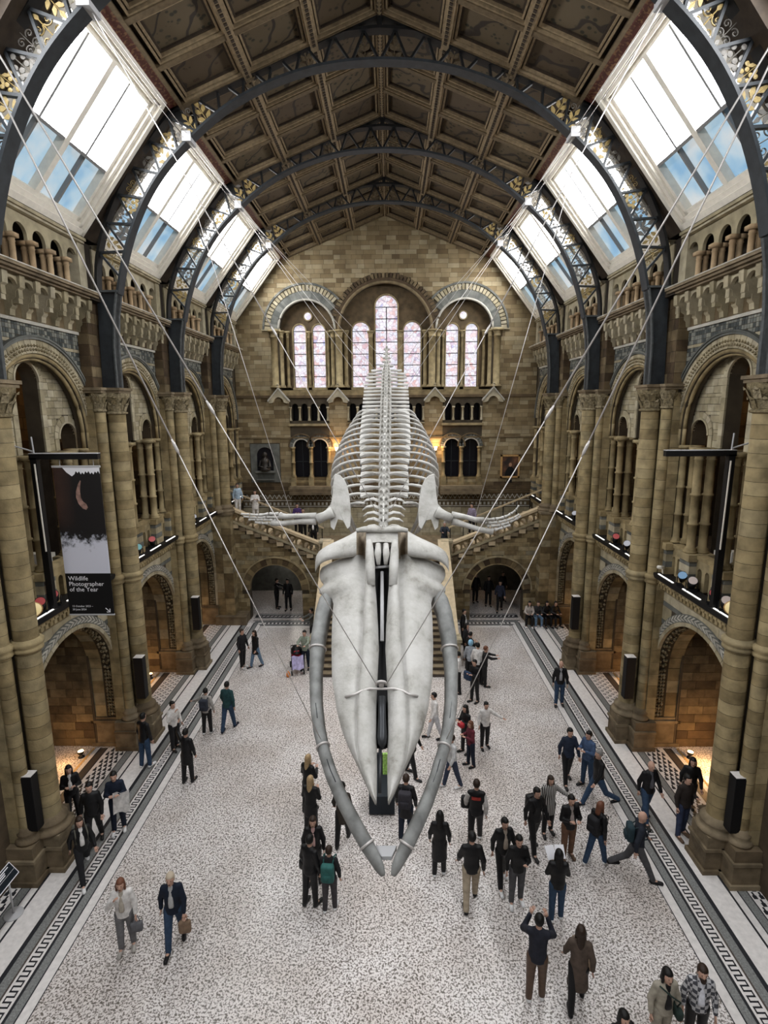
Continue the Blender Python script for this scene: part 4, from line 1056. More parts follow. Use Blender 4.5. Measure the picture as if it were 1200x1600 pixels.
mb = MB(); mb.box(-3.5, 3.5, 27.85, 31, ZL - .25, ZL); mb.box(-9, 9, 31, YB, ZL - .25, ZL); struct('floor_landing', mb, 'plinth', label='stone stair landing below the end wall', cat='landing')
# niche with seated figure, painting, wall lamps on the end wall
nc = thing('memorial_niche', 'grey stone memorial niche with a dark seated figure on the end wall', 'niche', (-7.33, YB, 6.8)); bn = (-7.33, YB, 6.8)
mb = MB(); x = -7.33
mb.prism([(x - .88, 6.82), (x - .88, 9.14), (x + .88, 9.14), (x + .88, 6.82), (x + .5, 6.82), (x + .5, 8.45)] + arc((x, 8.45), .5, 0, PI, 12)[1:] + [(x - .5, 6.82)], fb, -.1, 0); mb.box(x - .5, x + .5, YB - .1, YB, 6.82, 7.45)
part('stone_surround', mb, 'grey', nc, base=bn)
mb = MB(); mb.box(x - .5, x + .5, YB - .02, YB, 7.4, 9.0); part('recess', mb, 'dark_interior', nc, base=bn)
mb = MB(); mb.box(x - .6, x + .6, YB - .26, YB - .05, 7.4, 7.52); mb.box(x - .55, x + .55, YB - .22, YB - .05, 6.95, 7.02); part('shelf', mb, 'grey', nc, base=bn)
M['bronze'] = plain('dark_bronze', (.045, .04, .035), .4, metal=.4)
mb = MB(); mb.lathe([(.3, 7.52), (.34, 7.62), (.28, 7.75), (.22, 8.0), (.26, 8.18), (.12, 8.3), (.09, 8.36), (.13, 8.44), (.14, 8.54), (.09, 8.64), (.0, 8.68)], (x, YB - .12, 0), 12); mb.tube([(x - .24, YB - .18, 8.15), (x - .34, YB - .3, 7.8), (x - .05, YB - .32, 7.75)], .07, 6); mb.tube([(x + .24, YB - .18, 8.15), (x + .34, YB - .3, 7.8), (x + .1, YB - .32, 7.72)], .07, 6)
part('seated_figure', mb, 'bronze', nc, True, base=bn)
pt = thing('framed_painting', 'dark portrait painting in a gilt frame on the end wall', 'painting', (7.5, YB, 7.0)); bp_ = (7.5, YB, 7.0)
mb = MB(); x0, x1, z0, z1 = 6.93, 8.08, 7.03, 8.42
for a, b, c_, d_ in ((x0, x1, z0, z0 + .1), (x0, x1, z1 - .1, z1), (x0, x0 + .1, z0, z1), (x1 - .1, x1, z0, z1)): mb.box(a, b, YB - .12, YB - .02, c_, d_)
M['gilt'] = plain('gilt_frame', (.42, .25, .10), .45, noise=.2, nscale=12)
part('frame', mb, 'gilt', pt, base=bp_)
m_, t_, b_ = nt('portrait_canvas'); g_ = N(t_, 'ShaderNodeTexCoord'); gr = N(t_, 'ShaderNodeTexNoise'); gr.inputs['Scale'].default_value = 2.4; t_.links.new(g_.outputs['Object'], gr.inputs['Vector'])
r_ = ramp(t_, [(.4, (.02, .014, .012)), (.62, (.12, .05, .025)), (.72, (.2, .1, .05))]); t_.links.new(gr.outputs[0], r_.inputs[0]); t_.links.new(r_.outputs[0], b_.inputs['Base Color'])
mb = MB(); mb.box(x0 + .08, x1 - .08, YB - .07, YB - .03, z0 + .08, z1 - .08); part('canvas', mb, m_, pt, base=bp_)
mb = MB(); mb.lathe([(.16, 0), (.17, .02), (.1, .3), (.04, .36)], (7.55, YB - .075, 7.2), 8, axis=2); mb = MB(); mb.prism([(7.2, 7.13), (7.85, 7.13), (7.8, 7.5), (7.62, 7.7), (7.42, 7.7), (7.25, 7.45)], fb, -.075, -.071); part('painted_coat', mb, 'black', pt, base=bp_)
mb = MB(); mb.prism([(7.52 + .09 * math.cos(a), 7.82 + .12 * math.sin(a)) for a in np.linspace(0, 2 * PI, 12, endpoint=False)], fb, -.075, -.071); M['paint_face'] = plain('painted_flesh', (.35, .2, .12), .6); part('painted_face', mb, 'paint_face', pt, base=bp_)
mb = MB(); mb.box(7.35, 7.65, YB - .04, YB, 6.72, 6.92); part('caption_plate', mb, 'black', pt, base=bp_)
M['lamp_warm'] = plain('warm_lamp_glass', (.9, .8, .6), .4, emit=(1, .62, .28), es=2.5)
def lamp(name, label, loc, power, col=(1, .58, .25), size=.08, build=None, group=None):
    t = thing(name, label, 'lamp', loc, 0, group)
    if build: build(t)
    li = bpy.data.lights.new(name + '_light', 'POINT'); li.energy = power; li.color = col; li.shadow_soft_size = size
    o = bpy.data.objects.new('lamp_light', li); COL.objects.link(o); o.parent = t; return t, o
for s in (-1, 1):
    sd = 'left' if s < 0 else 'right'
    def bld(t):
        mb = MB(); mb.box(-.06, .06, -.04, .04, -.16, .16); ob('back_plate', mb.mesh('back_plate', 'iron_dark'), t)
        mb = MB(); mb.lathe([(.05, -.08), (.1, .1), (.11, .14)], (0, -.14, 0), 10, cap=False); ob('shade', mb.mesh('shade', 'lamp_warm', True), t)
    t, o = lamp('wall_sconce', f'small glowing wall lamp {sd} of the central stairs on the end wall', (s * 2.98, YB - .06, 8.8), 18, build=bld); o.location = (0, -.3, .15)
# ================================================================= WHALE SKELETON
def bone_mat():
    m, t, b = nt('weathered_bone')
    tc = N(t, 'ShaderNodeNewGeometry'); no = N(t, 'ShaderNodeTexNoise'); no.inputs['Scale'].default_value = 2.2; no.inputs['Detail'].default_value = 7; no.inputs['Roughness'].default_value = .65
    t.links.new(tc.outputs['Position'], no.inputs['Vector'])
    r = ramp(t, [(.28, (.24, .225, .195)), (.44, (.44, .43, .40)), (.62, (.55, .54, .515))]); t.links.new(no.outputs[0], r.inputs[0])
    t.links.new(r.outputs[0], b.inputs['Base Color']); b.inputs['Roughness'].default_value = .7
    n2 = N(t, 'ShaderNodeTexNoise'); n2.inputs['Scale'].default_value = 14; n2.inputs['Detail'].default_value = 6; t.links.new(tc.outputs['Position'], n2.inputs['Vector'])
    bp = N(t, 'ShaderNodeBump'); bp.inputs['Strength'].default_value = .35; bp.inputs['Distance'].default_value = .03; t.links.new(n2.outputs[0], bp.inputs['Height']); t.links.new(bp.outputs[0], b.inputs['Normal'])
    return m
M['bone'] = bone_mat()
M['bone_dark'] = plain('stained_bone', (.27, .22, .16), .75, noise=.45, nscale=6, bump=.3)
M['jaw'] = plain('grey_jaw_bone', (.245, .25, .243), .65, noise=.38, nscale=4, bump=.5)
M['steel_dark'] = plain('dark_steel_armature', (.05, .053, .058), .4, metal=.6)
M['void'] = plain('dark_groove', (.012, .012, .013), .8)
P0 = at(597, 880, Y=10.3); P1 = at(598, 1252, Y=7.0)
WB = (float(P1[0]), float(P1[1]), 0.0)
whale = thing('whale_skeleton', 'huge pale whale skeleton hanging nose down on steel cables over the hall', 'skeleton', (0.1, 12.0, 8.0)); BW = (0.1, 12.0, 8.0)
ax_l = (P1 - P0) / np.linalg.norm(P1 - P0); ax_x = np.array((1.0, 0, 0)); ax_x = ax_x - ax_l * (ax_x @ ax_l); ax_x /= np.linalg.norm(ax_x); ax_h = np.cross(ax_x, ax_l)
if ax_h[2] < 0: ax_h = -ax_h
def sk(u, v, h=0.0):
    """pixel on the plane of the skull roof -> (lateral, lengthwise)"""
    r = _w + _rr * (u - 600) / CAM_F + _dd * (v - 800) / CAM_F
    o = P0 + ax_h * h; t = ((o - CAM_POS) @ ax_h) / (r @ ax_h); q = CAM_POS + r * t - P0
    return float(q @ ax_x), float(q @ ax_l)
def S3(x, l, h): return P0 + ax_x * x + ax_l * l + ax_h * h
XC0 = 597.0
def wh_part(name, mb, mat='bone', smooth=True, parent=None): return part(name, mb, mat, parent or whale, smooth, base=BW if parent is None else (0, 0, 0))
skull = wh_part('skull', (lambda mb: (mb.lathe([(.02, 0), (.24, .05), (.3, .25), (.2, .42), (.03, .5)], tuple(S3(0, -.55, -.38)), 12), mb)[1])(MB()))
def sub(name, mb, mat='bone', smooth=True): return part(name, mb, mat, skull, smooth, base=(0, 0, 0))
# --- the two halves of the rostrum: ridge, groove, plate
OUTE = [(866, 500), (872, 496.5), (880, 495.5), (887, 498), (893, 503), (898, 500), (903, 495.5), (909, 496), (914, 505), (919, 516), (930, 519), (960, 517), (1000, 516), (1050, 517), (1100, 524), (1135, 533), (1165, 545), (1190, 557), (1215, 568), (1240, 579), (1254, 586)]
INE = [(866, 581), (900, 585), (930, 588), (980, 591), (1010, 592), (1050, 590), (1080, 588.5), (1120, 588), (1160, 588.5), (1200, 589), (1230, 588.5), (1254, 588)]
GRV = [(866, 571), (915, 570), (960, 567.5), (1000, 566), (1050, 562), (1080, 559), (1120, 557), (1160, 557.5), (1190, 561), (1215, 569), (1240, 580), (1254, 587)]
for s in (-1, 1):
    vs_ = [866, 869, 872, 876, 880, 884, 887, 890, 893, 896, 898, 900, 903, 906, 909, 912, 914, 917, 919, 924, 930, 940, 950, 960] + list(range(970, 1250, 10)) + [1248, 1254]
    G = []; Gb = []
    for v in vs_:
        e = [np.interp(v, [p[0] for p in T], [p[1] for p in T]) for T in (OUTE, GRV, INE)]
        xo, l = sk(e[0], v); xg, _ = sk(e[1], v); xi, _ = sk(e[2], v); c0, _ = sk(XC0, v)
        xo, xg, xi = (abs(q - c0) for q in (xo, xg, xi))
        k = min(1, max(0, (v - 866) / 390)); wing = 1 - min(1, max(0, (v - 895) / 40))
        row = []; rb = []
        for j in range(15):
            if j < 7:
                f = j / 6; x = xo + (xg - xo) * f
                h = -.30 * (1 - k * .75) * (1 - f) ** 1.5 - .02 + .035 * math.sin(f * PI) + (-.12 * (1 - f) ** 2 * wing)
                if j == 6: h -= .05 * (1 - k * .5)
            else:
                f = (j - 7) / 7; x = xg + (xi - xg) * (.03 + .97 * f); h = (.17 - .10 * k) * math.sin(PI * (.12 + .83 * f)) ** .7 - (.1 * f ** 3)
            hb = h - .03 - .16 * min(1, j / 4) * (1 - .55 * k)
            if j == 0: hb = h - .05
            row.append(S3(s * x + c0, l, h)); rb.append(S3(s * x + c0, l, hb))
        G.append(row + rb[::-1])
    mb = MB(); mb.grid(G, True); n = len(G[0]); mb.f += [tuple(range(n))[::-1], tuple(range((len(G) - 1) * n, len(G) * n))]; mb.m += [0, 0]
    sub('rostrum_bone', mb)
    # back arm of the cheek (squamosal): a broad convex wing narrowing outwards, with a hollow inner end
    def skp(u, v, h): x, l = sk(XC0 - s * (XC0 - u), v, h); return S3(x, l, h)
    G = []
    for u, va, vb, hb in ((557, 829, 868, .10), (551, 833, 870, .08), (545, 836.5, 871, .05), (536, 841, 872, .02), (527, 845, 873, -.02), (518, 849, 874, -.06), (511, 852.5, 876, -.10), (504, 857, 879, -.16), (498, 862, 884, -.24), (494, 869, 890, -.32), (492.5, 878, 895, -.4)):
        row = []; hw = (vb - va) / 2 * 10.6 / CAM_F * 1.1
        for j in range(18):
            th = 2 * PI * j / 18; row.append(skp(u, (va + vb) / 2 - (vb - va) / 2 * math.cos(th), hb + hw * .8 * math.sin(th)))
        G.append(row)
    mb = MB(); mb.grid(G, True); L_ = len(G) - 1; mb.f.append(tuple(range(L_ * 18, L_ * 18 + 18))); mb.m.append(0); sub('cheek_bone', mb)
    G2 = [G[0]]; c0_ = np.mean(np.array(G[0]), axis=0)
    for k_, (sc__, dp) in enumerate(((.93, .03), (.8, .14), (.5, .22), (.05, .25))):
        off = skp(557 - dp * 60, 848, .1) - skp(557, 848, .1); G2.append([c0_ + (p - c0_) * sc__ + off for p in G[0]])
    mb = MB(); mb.tube([skp(598, 829, .2), skp(582, 827, .22), skp(569, 827, .21), skp(557, 829, .18)], [.085, .09, .085, .06], 8, flat=.7); sub('crown_ridge', mb)
    mb = MB(); mb.grid([[skp(u, v, .12 + .08 * math.sin(PI * (v - 829) / 45)) for u in (556, 561, 567, 573)] for v in (829, 840, 851, 862, 873)]); mb2 = MB(); mb2.grid([[skp(u, v, h) for u, h in ((557, -.05), (561, -.16), (567, -.1), (573, .1))] for v in (829, 840, 851, 862, 873)]); sub('temple_wall', mb2, 'bone_dark')
    mb = MB(); mb.tube([skp(577, 845, .2), skp(577.5, 862, .18), skp(578.5, 884, .16), skp(580, 915, .1)], [.06, .085, .095, .08], 8, flat=.9); sub('ridge_root', mb)
    mb = MB(); mb.tube([skp(591, 850, .2), skp(590.5, 865, .19), skp(591.5, 882, .14)], [.05, .07, .035], 8); sub('nasal_bone', mb)
mb = MB(); G = [[S3(*(lambda q: (q[0], q[1]))(sk(572 + 50 * j / 8, 828 + 20 * i / 4, .15)), .15 + .06 * math.sin(PI * j / 8) - .03 * i / 4) for j in range(9)] for i in range(5)]; mb.grid(G); sub('crown_plate', mb)
mb = MB(); G = []
for v in (845, 880, 920, 960, 1000, 1040, 1080, 1120, 1165):                                # dark groove floor between the halves
    a, l = sk(583 if v < 1000 else 587, v); b, _ = sk(611 if v < 1000 else 607, v); G.append([S3(a, l, -.1), S3((a + b) / 2, l, -.2), S3(b, l, -.1)])
mb.grid(G); sub('groove_floor', mb, 'void')
mb = MB(); mb.tube([S3(*sk(597, 893), -.02), S3(*sk(597, 1000), -.03)], .035, 8); wh_part('armature_rod', mb, 'steel_box')
mb = MB(); mb.beam(S3(*sk(586, 889), .05), S3(*sk(609, 887), .05), .05, .04); wh_part('armature_bar', mb, 'steel_box')
mb = MB(); mb.tube([S3(*sk(597, 1088), -.02), S3(*sk(597, 1120), -.03), S3(*sk(597, 1150), -.04), S3(*sk(597, 1160), -.05), S3(*sk(597, 1167), -.08)], [.06, .065, .08, .07, .02], 10); wh_part('armature_trough', mb, 'steel_dark')
mb = MB(); mb.beam(S3(*sk(594, 1166), -.12), S3(*sk(593, 1236), -.14), .05, .05); wh_part('armature_bar', mb, 'steel_dark')
mb = MB(); mb.tube([S3(*sk(u, v), h) for u, v, h in ((539, 1088, -.02), (556, 1087, .06), (565, 1083, .08), (578, 1080, .1), (597, 1081, .12), (616, 1080, .1), (630, 1083, .08), (638, 1087, .06), (653, 1087, -.02))], .022, 6); wh_part('skull_strap', mb, 'steel')
mb = MB(); c = S3(*sk(596, 1075), .16); mb.tube([c + ax_x * .08 * math.cos(a) + ax_h * .1 * math.sin(a) for a in np.linspace(-.4, PI + .4, 12)], .022, 6); mb.lathe([(.04, -.05), (.05, 0), (.04, .05)], tuple(c), 8); wh_part('shackle', mb, 'steel')
# --- lower jaws
JC = [(915, 533, 6, 10.45), (925, 522, 12, 10.35), (940, 512, 13, 10.2), (960, 505, 13, 10.0), (1000, 497.5, 13, 9.65), (1050, 494, 11.5, 9.2), (1100, 494.5, 11, 8.75), (1140, 499, 10.5, 8.38), (1175, 506.5, 10, 8.06), (1210, 517.5, 10.5, 7.78), (1250, 535, 11, 7.5), (1290, 556, 11.5, 7.25), (1320, 573, 11.5, 7.08), (1345, 587.5, 9.5, 6.95), (1360, 595, 7.5, 6.88), (1368, 598.5, 4, 6.85)]
JP = {}
for s in (-1, 1):
    vs_ = list(range(915, 1366, 9)) + [1368]; pts = []; rr_ = []
    for v in vs_:
        u, w_, d_ = (np.interp(v, [p[0] for p in JC], [p[k] for p in JC]) for k in (1, 2, 3))
        pts.append(at((u if s < 0 else 2 * float(np.interp(v, [1200, 1368], [599.5, 606.5])) - u), v, Y=d_)); rr_.append(max(.01, w_ * d_ / CAM_F * 1.02))
    mb = MB(); mb.tube(pts, rr_, 14, flat=1.35); jaw = wh_part('lower_jaw', mb, 'jaw'); JP[s] = (vs_, pts, rr_)
    for v in (1010, 1166, 1322):
        i = min(range(len(vs_)), key=lambda k: abs(vs_[k] - v)); p = pts[i]; t_ = pts[i + 1] - pts[i - 1]; t_ /= np.linalg.norm(t_); a = np.cross(t_, (0, 0, 1)); a /= np.linalg.norm(a); b = np.cross(a, t_)
        mb = MB(); mb.tube([p + rr_[i] * 1.06 * (math.cos(q) * a + 1.35 * math.sin(q) * b) for q in np.linspace(0, 2 * PI, 19)], .02, 6); part('jaw_strap', mb, 'steel', jaw, True, base=(0, 0, 0))
    for v0, v1, o in ((1015, 1045, .3), (1060, 1085, .3), (1105, 1135, .35), (1190, 1230, .3), (1330, 1358, .2)):   # nutrient slots
        i0, i1 = (min(range(len(vs_)), key=lambda k: abs(vs_[k] - v)) for v in (v0, v1)); mb = MB()
        up = np.array((0, -.35, 1.0)); mb.tube([pts[i] + up / np.linalg.norm(up) * rr_[i] * 1.28 + np.array((s * rr_[i] * .1, 0, 0)) for i in range(i0, i1 + 1)], .012, 5); part('jaw_slot', mb, 'steel_dark', jaw, True, base=(0, 0, 0))
mb = MB(); q = [at(u, v, Y=d_) for u, v, d_ in ((583, 1324, 7.1), (620, 1324, 7.1), (612, 1341, 7.0), (596, 1341, 7.0))]; mb.hexa([p - (0, 0, .03) for p in q] + [p + (0, 0, .03) for p in q]); wh_part('chin_plate', mb, 'steel_box', False)
# --- spine
SPN = [(838, 11.0), (818, 11.45), (800, 12.0), (760, 13.4), (720, 15.0), (690, 16.4), (660, 18.2), (635, 20.2), (605, 22.8), (578, 25.2), (556, 26.6), (540, 27.3)]
SP = [at(600.5, v, Y=d_) for v, d_ in SPN]; SP = np.array([(0.1, p[1], p[2]) for p in SP])
dl = np.r_[0, np.cumsum(np.linalg.norm(np.diff(SP, axis=0), axis=1))]
def spine(t): return np.array([np.interp(t, dl, SP[:, k]) for k in range(3)])
def spdir(t): d_ = spine(min(t + .4, dl[-1])) - spine(max(t - .4, 0)); return d_ / np.linalg.norm(d_)
def vertebra(kind):
    mb = MB()
    mb.lathe([(.2, -.19), (.24, -.17), (.185, -.08), (.185, .08), (.24, .17), (.2, .19)], seg=12, axis=1)
    f = lambda p, q, t: (t, p, q)
    hgt = {'neck': .35, 'chest': .62, 'loin': .75, 'tail': .5}[kind]
    mb.prism([(-.1, .12), (.14, .12), (.2, .3), (.26, hgt), (.06, hgt + .03), (-.02, .34)], f, -.035, .035)
    mb.tube([(-.1, -.05, .16), (-.13, -.14, .26), (-.1, -.22, .34)], [.06, .05, .025], 6); mb.tube([(.1, -.05, .16), (.13, -.14, .26), (.1, -.22, .34)], [.06, .05, .025], 6)
    for s in (-1, 1):
        if kind == 'neck': mb.tube([(s * .15, 0, .05), (s * .45, .05, .12), (s * .75, .14, .02), (s * .95, .24, -.16)], [.08, .07, .06, .03], 8, flat=.6)
        elif kind == 'chest':
            mb.prism([(s * .16, -.08), (s * .35, -.04), (s * .55, -.045), (s * .78, -.075), (s * .95, -.125), (s * 1.0, -.03), (s * .97, .11), (s * .78, .07), (s * .55, .05), (s * .35, .045), (s * .16, .08)], lambda p, q, t: (p, q + .16 * (abs(p) - .16) - .12 * math.sin(PI * abs(p)), t + .03 + .09 * math.sin(2.4 * abs(p)) - .16 * abs(p) ** 3 + .12 * q * abs(p)), -.03, .03)
        elif kind == 'loin':
            mb.prism([(s * .16, -.08), (s * .45, -.05), (s * .8, -.06), (s * 1.0, -.04), (s * 1.0, .05), (s * .8, .07), (s * .45, .06), (s * .16, .08)], lambda p, q, t: (p, q + .12 * abs(p) - .1 * math.sin(PI * abs(p)), t + .02 - .1 * (abs(p) - .16) ** 2 + .3 * q * abs(p)), -.022, .022)
        else: mb.prism([(s * .16, -.1), (s * .6, -.08), (s * .65, .08), (s * .16, .1)], lambda p, q, t: (p, q, t), -.03, .03)
    return mb
VM = {k: vertebra(k).mesh('vertebra', 'bone', False) for k in ('neck', 'chest', 'loin', 'tail')}
def wid(y): return np.interp(y, [11, 12, 13.4, 14.5, 15.2, 16.4, 18.2, 20.5, 23, 24.6, 25.3, 26, 27.4], [.4, .5, .62, .63, .70, .77, .82, .86, .9, .85, .62, .3, .2])
t = .25; ats = []
while t < dl[-1] - .05:
    p = spine(t); ats.append(t); t += np.interp(p[1], [11, 12.5, 16, 25, 27], [.26, .40, .5, .52, .36])
def frame(t):
    d_ = spdir(t); x = np.array((1.0, 0, 0)); z = np.cross(x, d_); z /= np.linalg.norm(z); return x, d_, z
for k, t in enumerate(ats):
    p = spine(t); x, y, z = frame(t); kind = 'neck' if p[1] < 12.6 else 'chest' if p[1] < 19.3 else 'loin' if p[1] < 25.2 else 'tail'
    w_ = wid(p[1]); st = np.interp(p[1], [11, 14, 20, 25, 27.4], [.8, 1, 1.12, 1.0, .6]); zs = st * np.interp(p[1], [11, 14, 24, 25.5, 27.4], [.7, .85, 1, 1.1, 1.3])
    o = ob('vertebra', VM[kind], whale); mt = Matrix.Identity(4)
    # the moulded bed of discs is the same bone colour; the processes are stretched to the width seen in the photo
    for i in range(3): mt[i][0] = x[i] * w_; mt[i][1] = y[i] * st; mt[i][2] = z[i] * zs; mt[i][3] = p[i] - BW[i]
    o.matrix_local = mt
# --- ribs
def rib_w(y): return np.interp(y, [12.2, 13, 14.2, 15.5, 17, 18.5, 20.2], [.72, 1.05, 1.40, 1.52, 1.50, 1.32, 1.02])
ribs_y = np.linspace(12.55, 19.9, 15)
for yy in ribs_y:
    t = float(np.interp(yy, SP[:, 1], dl)); p = spine(t); x, d_, z = frame(t); W_ = rib_w(yy); w_ = wid(yy); drop = np.interp(yy, [12.3, 14, 17, 20], [1.0, 1.9, 2.1, 1.6])
    for s in (-1, 1):
        pts = []
        for i in range(13):
            f = i / 12; a = f * PI * .62
            xx = w_ * .8 + (W_ - w_ * .8) * math.sin(min(1, f / .5) * PI / 2) if f < .5 else W_ - (W_ * .28) * ((f - .5) / .5) ** 1.8
            zz = -.05 + .1 * math.sin(f * PI) - drop * (f ** 1.5); yb_ = .55 * f ** 1.2
            pts.append(p + x * s * xx + z * zz + d_ * yb_ - z * .0)
        r_ = [.04, .05, .06, .065, .065, .065, .062, .06, .058, .055, .05, .045, .03]
        mb = MB(); mb.tube(pts, r_, 7, flat=.7); wh_part('rib', mb)
for s in (-1, 1):                                                                         # long steel rail beneath the processes
    mb = MB(); mb.tube([spine(float(np.interp(y, SP[:, 1], dl))) + np.array((s * wid(y) * .97, 0, -.12)) for y in np.linspace(13, 19.5, 9)], .018, 5); wh_part('armature_rail', mb, 'steel_dark')
# --- shoulder blades and flippers
SCAP = [(523, 741), (531, 743), (538, 750), (543, 762), (546, 778), (548, 802), (547, 822), (543, 826), (536, 813), (528, 811), (525, 820), (522, 828), (517, 823), (516, 812), (509, 805), (509, 797), (517, 788), (520, 772), (521, 755)]
DSC = 12.2
for s in (-1, 1):
    PX = [(u, v) if s < 0 else (1201.5 - u, v) for u, v in SCAP]
    mb = MB(); n = len(PX); ctr = at(*np.mean(PX, axis=0), Y=DSC); fr = []; bk = []
    for u, v in PX:
        q = at(u, v, Y=DSC + (v - 790) * -.006); fr.append(q + np.array((0, -.02, 0))); bk.append(q + np.array((0, .07, 0)))
    c1 = ctr + np.array((0, -.06, 0))
    mb.add(fr + bk + [c1], [(i, (i + 1) % n, 2 * n) for i in range(n)] + [tuple(range(n, 2 * n))] + [(i, i + n, (i + 1) % n + n, (i + 1) % n) for i in range(n)])
    wh_part('shoulder_blade', mb, 'bone', False)
    fl = lambda u, v, d=0.0: at(u if s < 0 else 1201.5 - u, v, Y=12.0 + d)
    if s < 0:
        HUM = [(520, 800), (508, 806), (496, 811)]; RAD = [(494, 806), (470, 806), (448, 807), (436, 806)]; ULN = [(494, 814), (468, 815), (440, 818), (424, 817)]
        FING = [[(436, 803), (420, 803), (404, 805), (390, 804), (376, 803)], [(432, 808), (416, 808), (402, 809), (390, 808), (380, 807)], [(427, 813), (412, 812), (400, 812), (388, 812)], [(420, 818), (408, 817), (398, 816)]]
    else:
        m_ = lambda L: [(1201.5 - u, v) for u, v in L]
        HUM = m_([(682, 800), (694, 805), (705, 811)]); RAD = m_([(706, 804), (725, 807), (742, 812), (756, 813)]); ULN = m_([(706, 814), (726, 820), (748, 827), (770, 831)])
        FING = [m_([(757, 812), (774, 811), (788, 808), (798, 803), (806, 797), (811, 789)]), m_([(762, 817), (778, 816), (791, 813), (803, 809), (812, 803)]), m_([(766, 822), (782, 820), (796, 816), (810, 809), (814, 806)]), m_([(772, 828), (786, 824), (798, 820)])]
    hum = wh_part('flipper', (lambda mb: (mb.tube([fl(*p) for p in HUM], [.13, .10, .12], 10), mb)[1])(MB()))
    for L, r_ in ((RAD, [.075, .055, .06, .07]), (ULN, [.09, .06, .06, .075])):
        mb = MB(); mb.tube([fl(*p) for p in L], r_, 8); part('forearm_bone', mb, 'bone', hum, True, base=(0, 0, 0))
    for L in FING:
        for i in range(len(L) - 1):
            a, b = fl(*L[i]), fl(*L[i + 1]); a2, b2 = a + (b - a) * .06, a + (b - a) * .94; mb = MB()
            k = 1 - .12 * i; mb.tube([a2, a2 + (b2 - a2) * .2, (a2 + b2) / 2, a2 + (b2 - a2) * .8, b2], [.045 * k, .04 * k, .027 * k, .038 * k, .042 * k], 7); part('finger_bone', mb, 'bone', hum, True, base=(0, 0, 0))
    for i, (u, v) in enumerate([(L[0][0] + (3 if s < 0 else 3), L[0][1]) for L in FING]):
        mb = MB(); q = fl(u, v); mb.lathe([(.01, -.04), (.04, -.02), (.045, .02), (.01, .04)], tuple(q), 7); part('wrist_bone', mb, 'bone', hum, True, base=(0, 0, 0))
# --- suspension cables
def cable(a, b, r, label, grp=None):
    mb = MB(); a = np.array(a, float); b = np.array(b, float)
    o = tag(ob('steel_cable', None), label, 'cable', grp); o.location = tuple(a)
    d_ = (b - a) / np.linalg.norm(b - a); L_ = np.linalg.norm(b - a); k = L_ * (.62 if r > .017 else 1.0)
    mb.tube([(0, 0, 0), d_ * k], r * .55, 6); ob('wire', mb.mesh('wire', 'steel', True), o)
    if k < L_:
        mb = MB(); mb.tube([d_ * k, b - a], r * .36, 6); ob('thin_wire', mb.mesh('thin_wire', 'steel', True), o)
        mb = MB(); mb.tube([d_ * (k - .12), d_ * (k - .05), d_ * (k + .05), d_ * (k + .12)], [r * .55, r * 1.1, r * 1.1, r * .36], 6); ob('turnbuckle', mb.mesh('turnbuckle', 'steel', True), o)
    return o
def jawpt(s, v): vs_, pts, rr_ = JP[s]; i = min(range(len(vs_)), key=lambda k: abs(vs_[k] - v)); return pts[i] + np.array((s * rr_[i] * .3, 0, rr_[i] * 1.3))
for s in (-1, 1):
    sd = 'left' if s < 0 else 'right'
    cable((s * (5.66 if s < 0 else 5.82), 6.7, 18.63 if s < 0 else 18.49), jawpt(s, 1166), .02, f'long steel cable running down to the {sd} lower jaw of the whale')
    cable((s * (5.82 if s < 0 else 6.09), 6.7, 18.49 if s < 0 else 18.25), S3(*sk(596 + s * 7, 1077), .16), .02, f'long steel cable from the {sd} roof down to the shackle on the snout')
    bx = lambda y: np.array((s * 5.47, y, 18.85))
    nk = spine(.5) + np.array((s * .14, 0, .25)); a = bx(12.05)
    cable(a, nk, .022, f'steel cable from the {sd} eaves to the neck of the whale')
    mid = a + (nk - a) * .31
    cable(mid, at(455 if s < 0 else 744, 808, Y=12.0) + np.array((0, 0, .08)), .012, f'thin cable branching down to the {sd} flipper')
    for k, (dx, dz) in enumerate(((0, .08), (.1, -.04))):
        cable(bx(12.05) + (s * dx, 0, dz), bx(17.4) + (s * dx, 0, dz), .018, f'{"upper" if k == 0 else "lower"} cable strand along the {sd} eaves between the first two roof arches')
        cable(bx(17.4) + (s * dx, .2, dz), bx(22.75) + (s * dx, 0, dz), .018, f'{"upper" if k == 0 else "lower"} cable strand along the {sd} eaves between second and third roof arches')
    cable(bx(22.75) + (0, .2, .0), bx(28.1), .018, f'cable strand along the {sd} eaves between the last two roof arches')
    for y0, y1, nm, e in ((17.4, 25.0, 'middle of the tail', .5), (22.75, 22.4, 'loin', .8), (28.1, 24.4, 'tail fringe', .8), (22.75, 26.0, 'tail tip', .12)):
        q = spine(float(np.interp(y1, SP[:, 1], dl))) + np.array((s * e, 0, .08)); cable(bx(y0) + (0, -.1, -.1), q, .015, f'steel cable from the {sd} eaves to the {nm} of the whale')
# truss line just outside the picture that carries the front cables
mb = MB()
for s in (-1, 1):
    for C in (IN, OUT):
        for a, b in zip(C[:-1], C[1:]): mb.beam((s * a[0], 6.7, a[1]), (s * b[0], 6.7, b[1]), .3, .08)
part('rear_truss_rib', mb, 'iron', ceiling)
